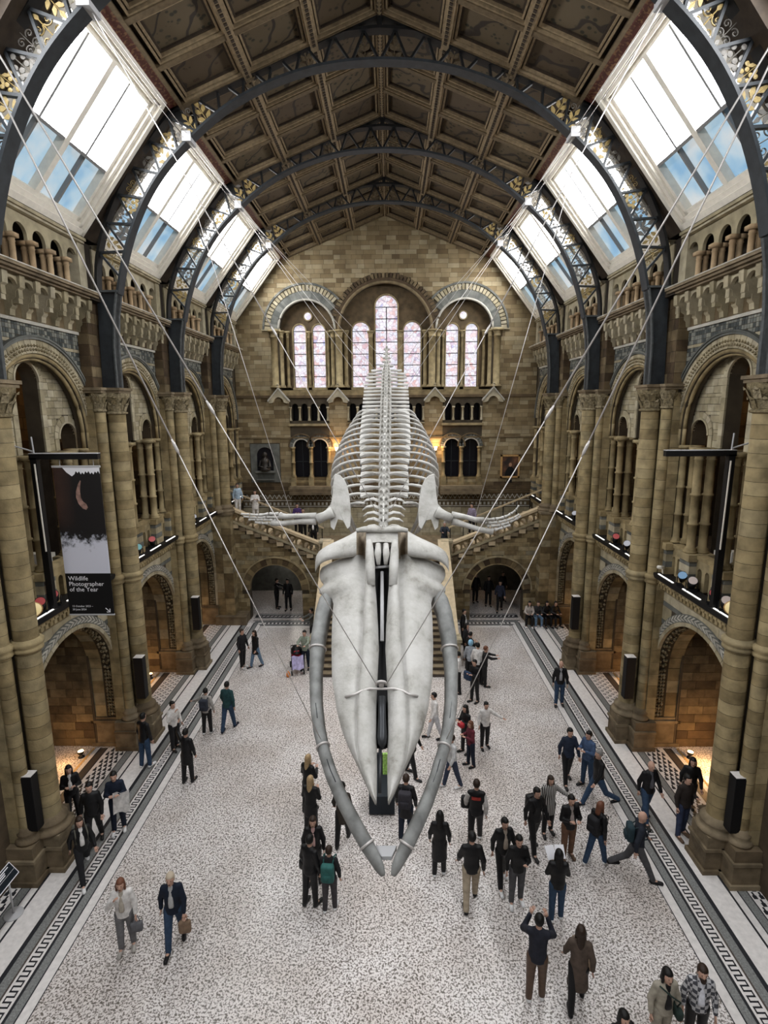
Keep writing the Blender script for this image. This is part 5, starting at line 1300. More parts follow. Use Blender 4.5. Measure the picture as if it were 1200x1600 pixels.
# ================================================================= FITTINGS
def text(body, size, loc, parent, mat, name='lettering', extr=.002):
    cu = bpy.data.curves.new(name, 'FONT'); cu.body = body; cu.size = size; cu.extrude = extr; cu.materials.append(M[mat]); cu.resolution_u = 2
    tmp = bpy.data.objects.new(name, cu); COL.objects.link(tmp); bpy.context.view_layer.update()
    me = bpy.data.meshes.new_from_object(tmp.evaluated_get(bpy.context.evaluated_depsgraph_get())); bpy.data.objects.remove(tmp)
    o = ob(name, me, parent, loc); o.rotation_euler = (PI / 2, 0, 0); return o
M['print_white'] = plain('printed_white', (.80, .80, .84), .6)
M['print_black'] = plain('printed_black', (.003, .003, .004), .6)
# banner picture: dark shaggy head in spray
m_, t_, b_ = nt('banner_photo_print')
tc = N(t_, 'ShaderNodeTexCoord'); sp = N(t_, 'ShaderNodeSeparateXYZ'); t_.links.new(tc.outputs['Object'], sp.inputs[0])
n1 = N(t_, 'ShaderNodeTexNoise'); n1.inputs['Scale'].default_value = 3; n1.inputs['Detail'].default_value = 8; n1.inputs['Roughness'].default_value = .7; t_.links.new(tc.outputs['Object'], n1.inputs['Vector'])
n2 = N(t_, 'ShaderNodeTexNoise'); n2.inputs['Scale'].default_value = 30; n2.inputs['Detail'].default_value = 3; t_.links.new(tc.outputs['Object'], n2.inputs['Vector'])
mist = mth(t_, 'SUBTRACT', 2.22, sp.outputs[2]); mist = mth(t_, 'MULTIPLY', mist, 2.6)
mist = mth(t_, 'ADD', mist, mth(t_, 'MULTIPLY', mth(t_, 'SUBTRACT', n1.outputs[0], .5), 5.0))
r1 = ramp(t_, [(.25, (.005, .004, .005)), (.6, (.30, .31, .36)), (.95, (.62, .63, .72))]); t_.links.new(mist, r1.inputs[0])
brown = mth(t_, 'SUBTRACT', mth(t_, 'MULTIPLY', mth(t_, 'SUBTRACT', 0.0, sp.outputs[0]), 2.2), .25); brown = mth(t_, 'MULTIPLY', brown, n1.outputs[0])
c_ = mix(t_, mth(t_, 'MINIMUM', mth(t_, 'MAXIMUM', mth(t_, 'MULTIPLY', brown, mth(t_, 'MINIMUM', mth(t_, 'MAXIMUM', mth(t_, 'MULTIPLY', mth(t_, 'SUBTRACT', sp.outputs[2], 2.2), 1.6), 0.0), 1.0)), 0.0), 1.0), r1.outputs[0], (.09, .04, .026))
t_.links.new(c_, b_.inputs['Base Color']); b_.inputs['Roughness'].default_value = .6
M['banner'] = m_
YBN = 13.7
for s in (-1, 1):
    sd = 'left' if s < 0 else 'right'
    t = thing('banner_bracket', f'black metal banner post with cross arm on the {sd} gallery ledge', 'bracket', (s * 8.66, YBN, 6.12)); b0 = (s * 8.66, YBN, 6.12)
    mb = MB(); mb.box(*sorted((s * 8.58, s * 8.74)), YBN - .07, YBN + .07, 6.13, 10.1); part('post', mb, 'black', t, base=b0)
    mb = MB(); mb.box(*sorted((s * 7.03, s * 8.76)), YBN - .07, YBN + .07, 10.06, 10.2); part('cross_arm', mb, 'black', t, base=b0)
    mb = MB(); mb.box(*sorted((s * 7.03, s * 8.76)), YBN - .075, YBN + .075, 10.2, 10.215); part('arm_cap', mb, 'steel_box', t, base=b0)
    mb = MB(); mb.tube([(s * 8.62, YBN - .09, 9.95), (s * 8.60, YBN - .09, 7.7)], .022, 6); part('light_tube', mb, 'white_led' if False else 'frame_white', t, base=b0)
    mb = MB(); mb.tube([(s * 8.66, YBN, 10.2), (s * 8.68, YBN, 10.62)], .02, 6); mb.tube([(s * 8.66, YBN, 10.25), (s * 9.2, YBN + .05, 10.4)], .02, 6); part('stay', mb, 'steel_box', t, base=b0)
t = thing('exhibition_banner', 'tall hanging banner with a dark horned animal and white exhibition lettering', 'banner', (-7.64, YBN, 5.97)); hw = .59
mb = MB(); mb.box(-hw, hw, -.012, .012, 1.12, 3.9); ob('picture_panel', mb.mesh('picture_panel', 'banner'), t)
mb = MB(); mb.box(-hw, hw, -.012, .012, 0, 1.12); ob('text_panel', mb.mesh('text_panel', 'print_black'), t)
mb = MB(); f = lambda p, q, tt: (p, tt, q)                                # pale sky over the mane
top = [(-.36, 3.9), (.59, 3.9)] + [(.59 - .04 * i, 3.72 + (.06 if i % 2 else .0) + .02 * math.sin(i)) for i in range(17)] + [(-.12, 3.66), (-.25, 3.76)]
mb.prism(top, f, -.0135, -.0125); ob('printed_sky', mb.mesh('printed_sky', 'print_white'), t)
mb = MB(); mb.prism([(.07, 3.56), (.0, 3.44), (-.06, 3.28), (-.075, 3.12), (-.03, 2.96), (.06, 2.84), (.15, 2.80), (.2, 2.86), (.17, 2.95), (.09, 3.02), (.05, 3.12), (.04, 3.26), (.06, 3.42), (.09, 3.54)], f, -.0135, -.0125)
M['horn'] = plain('printed_horn', (.28, .17, .14), .6, noise=.5, nscale=9); ob('printed_horn', mb.mesh('printed_horn', 'horn'), t)
for i, l in enumerate(('Wildlife', 'Photographer', 'of the Year')): text(l, .165, (-.52, -.014, .93 - i * .15), t, 'print_white', extr=.001)
for i, l in enumerate(('13 October 2023 –', '30 June 2024')): text(l, .07, (-.5, -.014, .20 - i * .09), t, 'print_white', extr=.001)
mb = MB(); mb.beam((.38, -.014, .17), (.49, -.014, .06), .002, .022); mb.beam((.49, -.014, .06), (.49, -.014, .15), .002, .022); mb.beam((.40, -.014, .06), (.5, -.014, .06), .002, .022); ob('printed_arrow', mb.mesh('printed_arrow', 'print_white'), t)
mb = MB(); mb.box(-hw - .02, hw + .02, -.02, .02, 3.88, 3.93); mb.tube([(-.4, 0, 3.92), (-.4, 0, 4.08)], .008, 5); mb.tube([(.45, 0, 3.92), (.45, 0, 4.08)], .008, 5); ob('hanging_bar', mb.mesh('hanging_bar', 'steel_box'), t)
mb = MB(); mb.box(-hw - .01, hw + .01, -.016, .016, -.03, .01); ob('bottom_bar', mb.mesh('bottom_bar', 'steel_box'), t)
# stage lights on the ledges
LENS = {}
for nm, c, e in (('blue', (.35, .62, .95), 1.1), ('pale', (.95, .8, .74), .9), ('red', (.9, .16, .16), .7), ('teal', (.35, .8, .85), .9), ('white', (.9, .92, 1), 1.2)):
    LENS[nm] = plain('lens_' + nm, tuple(x * .35 for x in c), .3, emit=c, es=e * .04)
    M['lens_' + nm] = LENS[nm]
M['flood_yellow'] = plain('yellow_flood_glass', (.75, .62, .34), .35, emit=(1, .78, .35), es=.06)
def spot(label, loc, ang, lens, k=1.0):
    t = thing('stage_spotlight', label, 'spotlight', loc, ang, 'stage lights on the gallery ledges')
    mb = MB(); mb.box(-.14, .14, -.1, .1, 0, .03); ob('foot_plate', mb.mesh('foot_plate', 'black'), t)
    mb = MB(); [mb.box(x - .012, x + .012, -.03, .03, .03, .24) for x in (-.15, .15)]; mb.box(-.16, .16, -.03, .03, .02, .05); ob('yoke', mb.mesh('yoke', 'black'), t)
    mb = MB(); R_ = Matrix.Rotation(-.75, 3, 'X')
    pr = [(.07, .2), (.11, .14), (.12, -.1), (.135, -.12), (.135, -.17)]
    mb.lathe(pr, (0, 0, 0), 14, axis=1); mb.v = [tuple(R_ @ Vector(p) + Vector((0, 0, .22))) for p in mb.v]; ob('housing', mb.mesh('housing', 'black', True), t)
    mb = MB(); mb.lathe([(.01, -.178), (.118, -.176), (.118, -.16)], (0, 0, 0), 14, axis=1); mb.v = [tuple(R_ @ Vector(p) + Vector((0, 0, .22))) for p in mb.v]; ob('lens', mb.mesh('lens', 'lens_' + lens), t)
    return t
def flood(label, loc, rz):
    t = thing('floodlight', label, 'floodlight', loc, rz)
    mb = MB(); mb.box(-.08, .08, -.05, .05, 0, .1); ob('stand', mb.mesh('stand', 'black'), t)
    mb = MB(); mb.lathe([(.02, .12), (.14, .08), (.26, 0), (.28, -.04)], (0, 0, .24), 18, axis=1); mb.v = [(p[0], p[1] + .2 * (p[2] - .24), .24 + (p[2] - .24) * .72) for p in mb.v]; ob('reflector_shell', mb.mesh('reflector_shell', 'gilt', True), t)
    mb = MB(); mb.lathe([(.01, -.07), (.24, -.05), (.265, -.03)], (0, 0, .24), 18, axis=1); mb.v = [(p[0], p[1] + .2 * (p[2] - .24), .24 + (p[2] - .24) * .72) for p in mb.v]; ob('glass', mb.mesh('glass', 'flood_yellow', True), t)
for s, y, lens, ang, lb in ((1, 15.5, 'blue', .0, 'blue-lensed stage spotlight on the right near ledge'), (1, 15.02, 'pale', .3, 'pale pink stage spotlight beside the blue one on the right near ledge'), (1, 13.95, 'red', .2, 'small red stage spotlight by the right banner post'),
                         (1, 13.42, 'pale', .2, 'pale stage spotlight in front of the right banner post'), (-1, 13.42, 'red', -.2, 'front red stage spotlight of the pair below the banner'), (-1, 13.98, 'red', -.2, 'rear red stage spotlight of the pair below the banner'),
                         (-1, 19.0, 'teal', -.1, 'teal-lensed stage spotlight on the left middle ledge'), (-1, 20.2, 'red', -.3, 'dim red stage spotlight on the left middle ledge'), (1, 20.4, 'red', .4, 'dark stage spotlight at the far end of the right middle ledge'),
                         (1, 19.3, 'white', .0, 'white-lensed stage spotlight on the right middle ledge'), (1, 18.8, 'pale', .5, 'dark stage spotlight at the near end of the right middle ledge'), (-1, 24.6, 'white', .0, 'white stage spotlight on the left far ledge'), (1, 25.0, 'white', .0, 'white stage spotlight on the right far ledge')):
    spot(lb, (s * 8.78, y, 6.125), -s * (PI / 2 - .9) + ang, lens)
flood('big yellow oval floodlight on the right near ledge', (8.78, 12.98, 6.125), -.6); flood('big yellow oval floodlight on the left near ledge', (-8.78, 12.98, 6.125), .6)
# loudspeakers on the pillars
for s in (-1, 1):
    sd = 'left' if s < 0 else 'right'
    for i, (x, y, z0) in enumerate(((8.42, 11.62, 1.3), (8.14, 17.02, 1.72), (8.12, 22.38, 1.9))):
        t = thing('column_loudspeaker', f'slim black column loudspeaker on the {ORD[i]} {sd} pillar', 'loudspeaker', (s * x, y, z0))
        mb = MB(); mb.box(-.15, .15, -.13, .12, 0, 1.46); ob('cabinet', mb.mesh('cabinet', 'black'), t)
        mb = MB(); mb.box(-.14, .14, -.14, -.13, .03, 1.43); ob('grille', mb.mesh('grille', 'print_black'), t)
        mb = MB(); mb.box(-.15, .15, -.13, .12, 1.46, 1.475); ob('top_cover', mb.mesh('top_cover', 'marble_white'), t)
        mb = MB(); mb.box(-.04, .04, .1, .2, 1.1, 1.2); mb.box(-.04, .04, .1, .2, .2, .3); ob('wall_mount', mb.mesh('wall_mount', 'black'), t)
# exit signs
M['exit_green'] = plain('exit_sign_green', (.25, .62, .5), .4, emit=(.3, .75, .6), es=.28)
M['exit_white'] = plain('exit_sign_white', (.9, .95, .92), .4, emit=(.9, 1, .95), es=.3)
for s in (-1, 1):
    sd = 'left' if s < 0 else 'right'
    t = thing('exit_sign', f'hanging green running figure exit sign in the {sd} near archway', 'exit sign', (s * 10.02, 14.5, 2.55), s * .75)
    mb = MB(); mb.box(-.24, .24, -.03, .03, 0, .26); ob('housing', mb.mesh('housing', 'exit_green'), t)
    mb = MB()
    q = lambda pts: mb.prism(pts, lambda p, q_, tt: (p, tt, q_), -.034, -.031)
    q([(-.19, .04), (-.07, .04), (-.07, .22), (-.19, .22)]); q([(.02, .12), (.1, .12), (.1, .05), (.14, .05), (.14, .12), (.2, .14), (.08, .22), (.02, .16)])
    mb.lathe([(.001, -.034), (.025, -.033), (.025, -.031)], (.02, 0, .2), 10, axis=1); ob('pictogram', mb.mesh('pictogram', 'exit_white'), t)
    mb = MB(); mb.tube([(0, 0, .26), (0, 0, 2.6)], .01, 5); ob('hanger_rod', mb.mesh('hanger_rod', 'steel_box'), t)
# lamps in the alcoves and galleries
for s in (-1, 1):
    sd = 'left' if s < 0 else 'right'
    for i, yc in enumerate(BAYS[:3]):
        def bld(t):
            mb = MB(); mb.lathe([(.1, 0), (.1, .03), (.03, .06), (.03, .12)], seg=10); ob('base', mb.mesh('base', 'black', True), t)
            mb = MB(); mb.lathe([(.05, .1), (.1, .16), (.11, .24)], seg=12, cap=False); ob('shade', mb.mesh('shade', 'black', True), t)
            mb = MB(); mb.lathe([(.005, .14), (.08, .17), (.09, .23), (.005, .24)], seg=10); ob('bulb', mb.mesh('bulb', 'lamp_warm', True), t)
        t, o = lamp('floor_uplight', f'small glowing uplight on the floor of the {("near", "middle", "far")[i]} {sd} alcove', (s * 9.98, yc + 1.5, 0), (7, 9, 6)[i] * (2.2 if s > 0 and i == 0 else 1), (1, .55, .22), .1, bld); o.location = (s * .35, -.45, .5)
        def bld2(t):
            mb = MB(); mb.tube([(0, 0, .3), (0, 0, 1.9)], .012, 5); ob('rod', mb.mesh('rod', 'iron_dark'), t)
            mb = MB(); mb.lathe([(.03, .3), (.16, .16), (.2, 0), (.17, -.06)], seg=14, cap=False); ob('shade', mb.mesh('shade', 'iron_dark', True), t)
            mb = MB(); mb.lathe([(.01, -.08), (.09, -.02), (.08, .1), (.01, .14)], seg=10); ob('bulb', mb.mesh('bulb', 'lamp_warm', True), t)
        t, o = lamp('pendant_lamp', f'pendant lamp inside the {("near", "middle", "far")[i]} {sd} gallery', (s * 11.8, yc + .3, 11.9), 9, (1, .6, .28), .12, bld2); o.location = (0, 0, -.25)
    def bld3(t):
        mb = MB(); mb.lathe([(.16, 0), (.16, .04), (.02, .1)], seg=12); ob('ceiling_rose', mb.mesh('ceiling_rose', 'iron_dark', True), t)
        mb = MB(); mb.lathe([(.02, -.02), (.12, -.06), (.1, -.14), (.01, -.18)], seg=12); ob('globe', mb.mesh('globe', 'exit_white' if s < 0 else 'lamp_warm', True), t)
    t, o = lamp('passage_fill_lamp', f'added lamp lighting the passage under the {sd} stairs', (s * 5.6, 32.2, 2.95), 12 if s < 0 else 4, (1, .93, .85) if s < 0 else (1, .8, .6), .12, bld3); o.location = (0, .1, -.3)  # added lamp, unseen, so figures in the passage show as silhouettes
# information kiosk under the snout
t = thing('information_kiosk', 'dark navy information plinth with a bright green panel below the whale snout', 'kiosk', (-.02, 13.95, 0))
M['navy'] = plain('navy_laminate', (.006, .011, .017), .45); M['leaf_green'] = plain('green_graphic', (.30, .52, .12), .5, noise=.5, nscale=14)
mb = MB(); mb.box(-.32, .32, -.28, .3, .0, .06); ob('kick_plate', mb.mesh('kick_plate', 'black'), t)
mb = MB(); mb.prism([(-.36, .06), (-.36, .62), (.3, .95), (.3, .06)], lambda p, q, tt: (tt, p, q), -.36, .36); ob('cabinet', mb.mesh('cabinet', 'navy'), t)
mb = MB(); mb.box(-.36, .02, .2, .28, .95, 1.55); ob('back_panel', mb.mesh('back_panel', 'navy'), t)
mb = MB(); mb.box(.02, .36, .2, .28, .9, 1.55); ob('green_panel', mb.mesh('green_panel', 'leaf_green'), t)
# sign on a stand, bottom left
t = thing('sign_stand', 'dark blue information sign on a slim white stand by the nearest left pillar', 'sign', (-8.36, 10.5, 0))
mb = MB(); mb.lathe([(.2, 0), (.2, .02), (.18, .035), (.03, .045)], seg=24); ob('base', mb.mesh('base', 'steel_box', True), t)
mb = MB(); mb.tube([(0, 0, .03), (0, 0, .92)], .022, 8); ob('pole', mb.mesh('pole', 'steel_box', True), t)
g = lambda y, l, tt: (.05 - l * .6 + tt * .75, y, .86 + l * .8 + tt * .6)
mb = MB(); mb.prism([(-1.0, 0), (.26, 0), (.26, .34), (-1.0, .34)], g, 0, .02); ob('panel', mb.mesh('panel', 'navy'), t)
mb = MB()
for a, b, c, d in ((-1.0, .26, 0, .018), (-1.0, .26, .322, .34), (.248, .26, 0, .34)): mb.prism([(a, c), (b, c), (b, d), (a, d)], g, .02, .028)
ob('panel_frame', mb.mesh('panel_frame', 'print_white'), t)
mb = MB()
for k, (a, b) in enumerate(((-.9, .16), (-.9, .02), (-.9, .0), (-.9, .24))): z = (.27, .23, .19, .15)[k]; mb.prism([(a, z), (b, z), (b, z + (.022 if k < 3 else .006)), (a, z + (.022 if k < 3 else .006))], g, .02, .023)
ob('printed_lines', mb.mesh('printed_lines', 'print_white'), t)
# white display cases behind the near gallery openings, security camera
for s in (-1, 1):
    sd = 'left' if s < 0 else 'right'
    t = thing('display_case', f'white display case standing in the {sd} near gallery', 'display case', (s * 10.35, 15.6, 5.95))
    mb = MB(); mb.box(-.45, .45, -.4, .4, 0, .95); ob('plinth', mb.mesh('plinth', 'marble_white'), t)
    mb = MB(); mb.prism([(-.42, .95), (.42, .95), (.42, 1.1), (-.42, 1.25)], lambda p, q, tt: (tt, p, q), -.45, .45); ob('sloping_panel', mb.mesh('sloping_panel', 'frame_white'), t)
t = thing('security_camera', 'small white security camera at the end of the right near ledge', 'camera', (8.62, 16.5, 6.35))
mb = MB(); mb.tube([(-.14, -.1, .06), (.1, .06, .0)], .055, 8); ob('housing', mb.mesh('housing', 'frame_white', True), t); mb = MB(); mb.tube([(.05, .03, 0), (.12, .1, -.2)], .02, 6); ob('bracket', mb.mesh('bracket', 'frame_white'), t)
# pushchair by the stairs
t = thing('pushchair', 'black and red pushchair hung with a lilac coat near the stairs', 'pushchair', (-3.85, 22.3, 0), .25)
M['pram_red'] = plain('red_fabric', (.45, .03, .05), .8); M['lilac'] = plain('lilac_cloth', (.42, .38, .58), .85, noise=.3, nscale=9); M['orange'] = plain('orange_cloth', (.75, .25, .06), .7)
mb = MB()
for x in (-.25, .25): mb.tube([(x, -.4, .08), (x * .9, .05, .5), (x * .85, .42, 1.0)], .018, 6); mb.tube([(x, .42, .1), (x * .9, .05, .5)], .018, 6)
mb.tube([(-.215, .42, 1.0), (.215, .42, 1.0)], .02, 6); ob('frame', mb.mesh('frame', 'black', True), t)
for x in (-.26, .26):
    for y, r in ((-.4, .1), (.42, .13)): mb = MB(); mb.lathe([(r, -.025), (r, .025)], (x, y, r), 14, axis=0); ob('wheel', mb.mesh('wheel', 'black'), t)
mb = MB(); mb.prism([(-.35, .3), (.1, .35), (.3, .85), (.2, .9), (.0, .5), (-.38, .42)], lambda p, q, tt: (tt, p, q), -.2, .2); ob('seat', mb.mesh('seat', 'pram_red'), t)
mb = MB(); mb.grid([[(.24 * math.cos(a), .22 - .42 * math.sin(b) * math.sin(a), .78 + .3 * math.cos(b) * math.sin(a)) for a in np.linspace(0, PI, 9)] for b in np.linspace(-.3, 1.4, 6)]); ob('hood', mb.mesh('hood', 'black', True), t)
mb = MB(); mb.box(-.12, .1, -.11, -.08, .86, .96); ob('hood_label', mb.mesh('hood_label', 'pram_red'), t)
mb = MB(); mb.grid([[(-.24 + .1 * i, -.3 + .08 * math.sin(i * 1.7) - .06 * j, .82 - .13 * j) for i in range(6)] for j in range(5)]); ob('draped_coat', mb.mesh('draped_coat', 'lilac', True), t)
mb = MB(); mb.lathe([(.02, 0), (.09, .05), (.07, .2), (.01, .28)], (-.42, -.5, 0), 8); ob('orange_bag', mb.mesh('orange_bag', 'orange', True), t)
# ================================================================= PEOPLE
def seg(P, a, b, ra, rb, sy=1.0):
    """signed distance to a tapered capsule (sy flattens it front to back)"""
    a = np.array(a, np.float32); b = np.array(b, np.float32); d = b - a
    X, Y, Z = P[0] - a[0], P[1] - a[1], P[2] - a[2]
    L = float(d @ d) + 1e-9; t = np.clip((X * d[0] + Y * d[1] + Z * d[2]) / L, 0, 1)
    return np.sqrt((X - t * d[0]) ** 2 + ((Y - t * d[1]) / sy) ** 2 + (Z - t * d[2]) ** 2) - (ra + (rb - ra) * t)
def smin(a, b, k): h = np.clip(.5 + .5 * (b - a) / k, 0, 1); return b + (a - b) * h - k * h * (1 - h)
def surface(fn, lo, hi, h):
    """naive surface nets of fn<0 on a regular grid"""
    ax = [np.arange(l, u + h, h, dtype=np.float32) for l, u in zip(lo, hi)]
    P = np.meshgrid(*ax, indexing='ij'); F = fn(P); S = F < 0
    n = [len(a) for a in ax]; acc = np.zeros((n[0] - 1, n[1] - 1, n[2] - 1, 3), np.float32); cnt = np.zeros(acc.shape[:3], np.float32)
    C = [(i, j, k) for i in (0, 1) for j in (0, 1) for k in (0, 1)]
    sl = lambda A, c: A[c[0]:n[0] - 1 + c[0], c[1]:n[1] - 1 + c[1], c[2]:n[2] - 1 + c[2]]
    for c in C:
        for axis in range(3):
            if c[axis]: continue
            e = list(c); e[axis] = 1
            f0, f1 = sl(F, c), sl(F, e); m_ = (f0 < 0) != (f1 < 0); t = np.where(m_, f0 / np.where(m_, f0 - f1, 1), 0)
            for q in range(3): acc[..., q] += np.where(m_, c[q] + (t if q == axis else 0), 0)
            cnt += m_
    idx = -np.ones(cnt.shape, np.int64); act = np.argwhere(cnt > 0); idx[tuple(act.T)] = np.arange(len(act))
    V = (acc[tuple(act.T)] / cnt[tuple(act.T)][:, None] + act) * h + np.array(lo, np.float32)
    Q = []
    for axis in range(3):
        a, b = [(1, 2), (2, 0), (0, 1)][axis]
        s0 = [slice(0, n[q] - 1) if q == axis else slice(1, n[q] - 1) for q in range(3)]; s1 = list(s0); s1[axis] = slice(1, n[axis])
        x0, x1 = S[tuple(s0)], S[tuple(s1)]
        for flip, m_ in ((False, x0 & ~x1), (True, ~x0 & x1)):
            g = np.argwhere(m_); 
            if not len(g): continue
            g = g + np.array([0 if q == axis else 1 for q in range(3)])
            def cell(da, db): w_ = g.copy(); w_[:, a] -= da; w_[:, b] -= db; return idx[tuple(w_.T)]
            q = np.stack([cell(1, 1), cell(0, 1), cell(0, 0), cell(1, 0)], 1); Q.append(q[:, ::-1] if flip else q)
    return V, np.concatenate(Q) if Q else np.zeros((0, 4), int)
CLOTH = {}
def cloth(col, rough=.85):
    k = tuple(round(c, 3) for c in col)
    if k not in CLOTH: CLOTH[k] = plain('cloth_%d' % len(CLOTH), col, rough, noise=.22, nscale=11, bump=.25)
    return CLOTH[k]
def patterned(name, kind):
    m, t, b = nt(name); tc = N(t, 'ShaderNodeTexCoord')
    if kind == 'plaid':
        ck = N(t, 'ShaderNodeTexChecker'); ck.inputs['Scale'].default_value = 14; ck.inputs[1].default_value = (.55, .55, .56, 1); ck.inputs[2].default_value = (.02, .022, .03, 1)
        t.links.new(tc.outputs['Object'], ck.inputs['Vector']); no = N(t, 'ShaderNodeTexNoise'); no.inputs['Scale'].default_value = 30; t.links.new(mix(t, .25, ck.outputs[0], (.15, .15, .17)), b.inputs['Base Color'])
    else:
        wv = N(t, 'ShaderNodeTexWave'); wv.inputs['Scale'].default_value = 7; wv.inputs['Distortion'].default_value = .8; wv.bands_direction = 'X'; t.links.new(tc.outputs['Object'], wv.inputs['Vector'])
        r = ramp(t, [(.55, (.015, .015, .016)), (.7, (.6, .58, .55))]); t.links.new(wv.outputs[0], r.inputs[0]); t.links.new(r.outputs[0], b.inputs['Base Color'])
    b.inputs['Roughness'].default_value = .9; return m
PLAID, STRIPE = patterned('plaid_shirt', 'plaid'), patterned('striped_dress', 'stripe')
SKIN = {'l': plain('skin_light', (.52, .32, .24), .55), 'm': plain('skin_mid', (.36, .20, .13), .55), 'd': plain('skin_dark', (.09, .045, .028), .5)}
HAIR = {'k': plain('hair_black', (.005, .0045, .004), .5, bump=.4, nscale=40), 'b': plain('hair_brown', (.028, .016, .010), .5, bump=.4, nscale=40), 'y': plain('hair_blond', (.40, .28, .15), .5, noise=.3, nscale=40, bump=.4), 'r': plain('hair_auburn', (.14, .055, .03), .5, bump=.4, nscale=40), 'g': plain('hair_grey', (.22, .21, .20), .6, bump=.4, nscale=40), 'n': plain('cap_beige', (.5, .42, .32), .8)}
EYE = plain('eye_dark', (.01, .008, .008), .3)
def rot2(v, a, ax='x'):
    x, y, z = v; c, s_ = math.cos(a), math.sin(a)
    return (x, y * c - z * s_, y * s_ + z * c) if ax == 'x' else (x * c + z * s_, y, -x * s_ + z * c)
def skeleton(pose, ph=.0):
    """joint positions, front is -y"""
    J = {}; hz = .93; lean = .05
    sit = pose == 'sit'
    if sit: hz = .50
    J['hip'] = (0, 0, hz); J['chest'] = (0, -.02 if not sit else -.06, hz + .36); J['neck'] = (0, -.02 if not sit else -.1, hz + .555); J['head'] = (0, -.045 if not sit else -.15, hz + .71)
    sw = {'walk': .27, 'stride': .45}.get(pose, .06)
    for s, sg in ((-1, 1), (1, -1)):
        a = sw * sg * (1 if ph < .5 else -1)
        h = np.array((s * .095, 0, hz - .02))
        if sit: k = h + np.array((s * .06, -.42, .0)); f = k + np.array((0, -.02, -.42))
        else:
            k = h + np.array(rot2((s * .015, 0, -.43), a)) ; bend = .55 if a < 0 and sw > .3 else .05
            k = h + np.array((s * .01, -math.sin(a) * .43, -math.cos(a) * .43)); b2 = a - bend
            f = k + np.array((s * .01, -math.sin(b2) * .42, -math.cos(b2) * .42))
        J['hip%d' % s] = h; J['knee%d' % s] = k; J['ank%d' % s] = f; J['toe%d' % s] = f + np.array((s * .025, -.17, -.05))
    zz = hz + .50
    for s, sg in ((-1, -1), (1, 1)):
        sh = np.array((s * .168, -.01 if not sit else -.08, zz)); a = sw * .8 * sg * (1 if ph < .5 else -1); el = sh + np.array((s * .07, -math.sin(a) * .28, -math.cos(a) * .28)); wr = el + np.array((s * .01, -math.sin(a + .3) * .25, -math.cos(a + .3) * .25))
        if pose == 'phone' or (pose == 'phone1' and s == 1): el = sh + np.array((s * .06, -.05, -.28)); wr = el + np.array((-s * .12, -.22, .1))
        if pose == 'photo': el = sh + np.array((s * .1, -.2, -.19)); wr = el + np.array((-s * .12, -.1, .25))
        if pose == 'raise' and s == 1: el = sh + np.array((.16, -.14, .12)); wr = el + np.array((.02, -.1, .26))
        if pose == 'face' and s == -1: el = sh + np.array((-.1, -.12, -.22)); wr = el + np.array((.17, -.14, .28))
        if pose == 'out' and s == 1: el = sh + np.array((.2, -.06, -.16)); wr = el + np.array((.2, -.1, -.1))
        if pose == 'reach': el = sh + np.array((s * .05, -.24, -.12)); wr = el + np.array((-s * .06, -.24, -.02))
        if sit: el = sh + np.array((s * .06, -.12, -.25)); wr = el + np.array((-s * .1, -.22, -.02))
        J['sh%d' % s] = sh; J['el%d' % s] = el; J['wr%d' % s] = wr
    low = min(J['toe-1'][2], J['toe1'][2]) - .035
    for k in J: J[k] = np.array(J[k], float) - (0, 0, low)
    return J
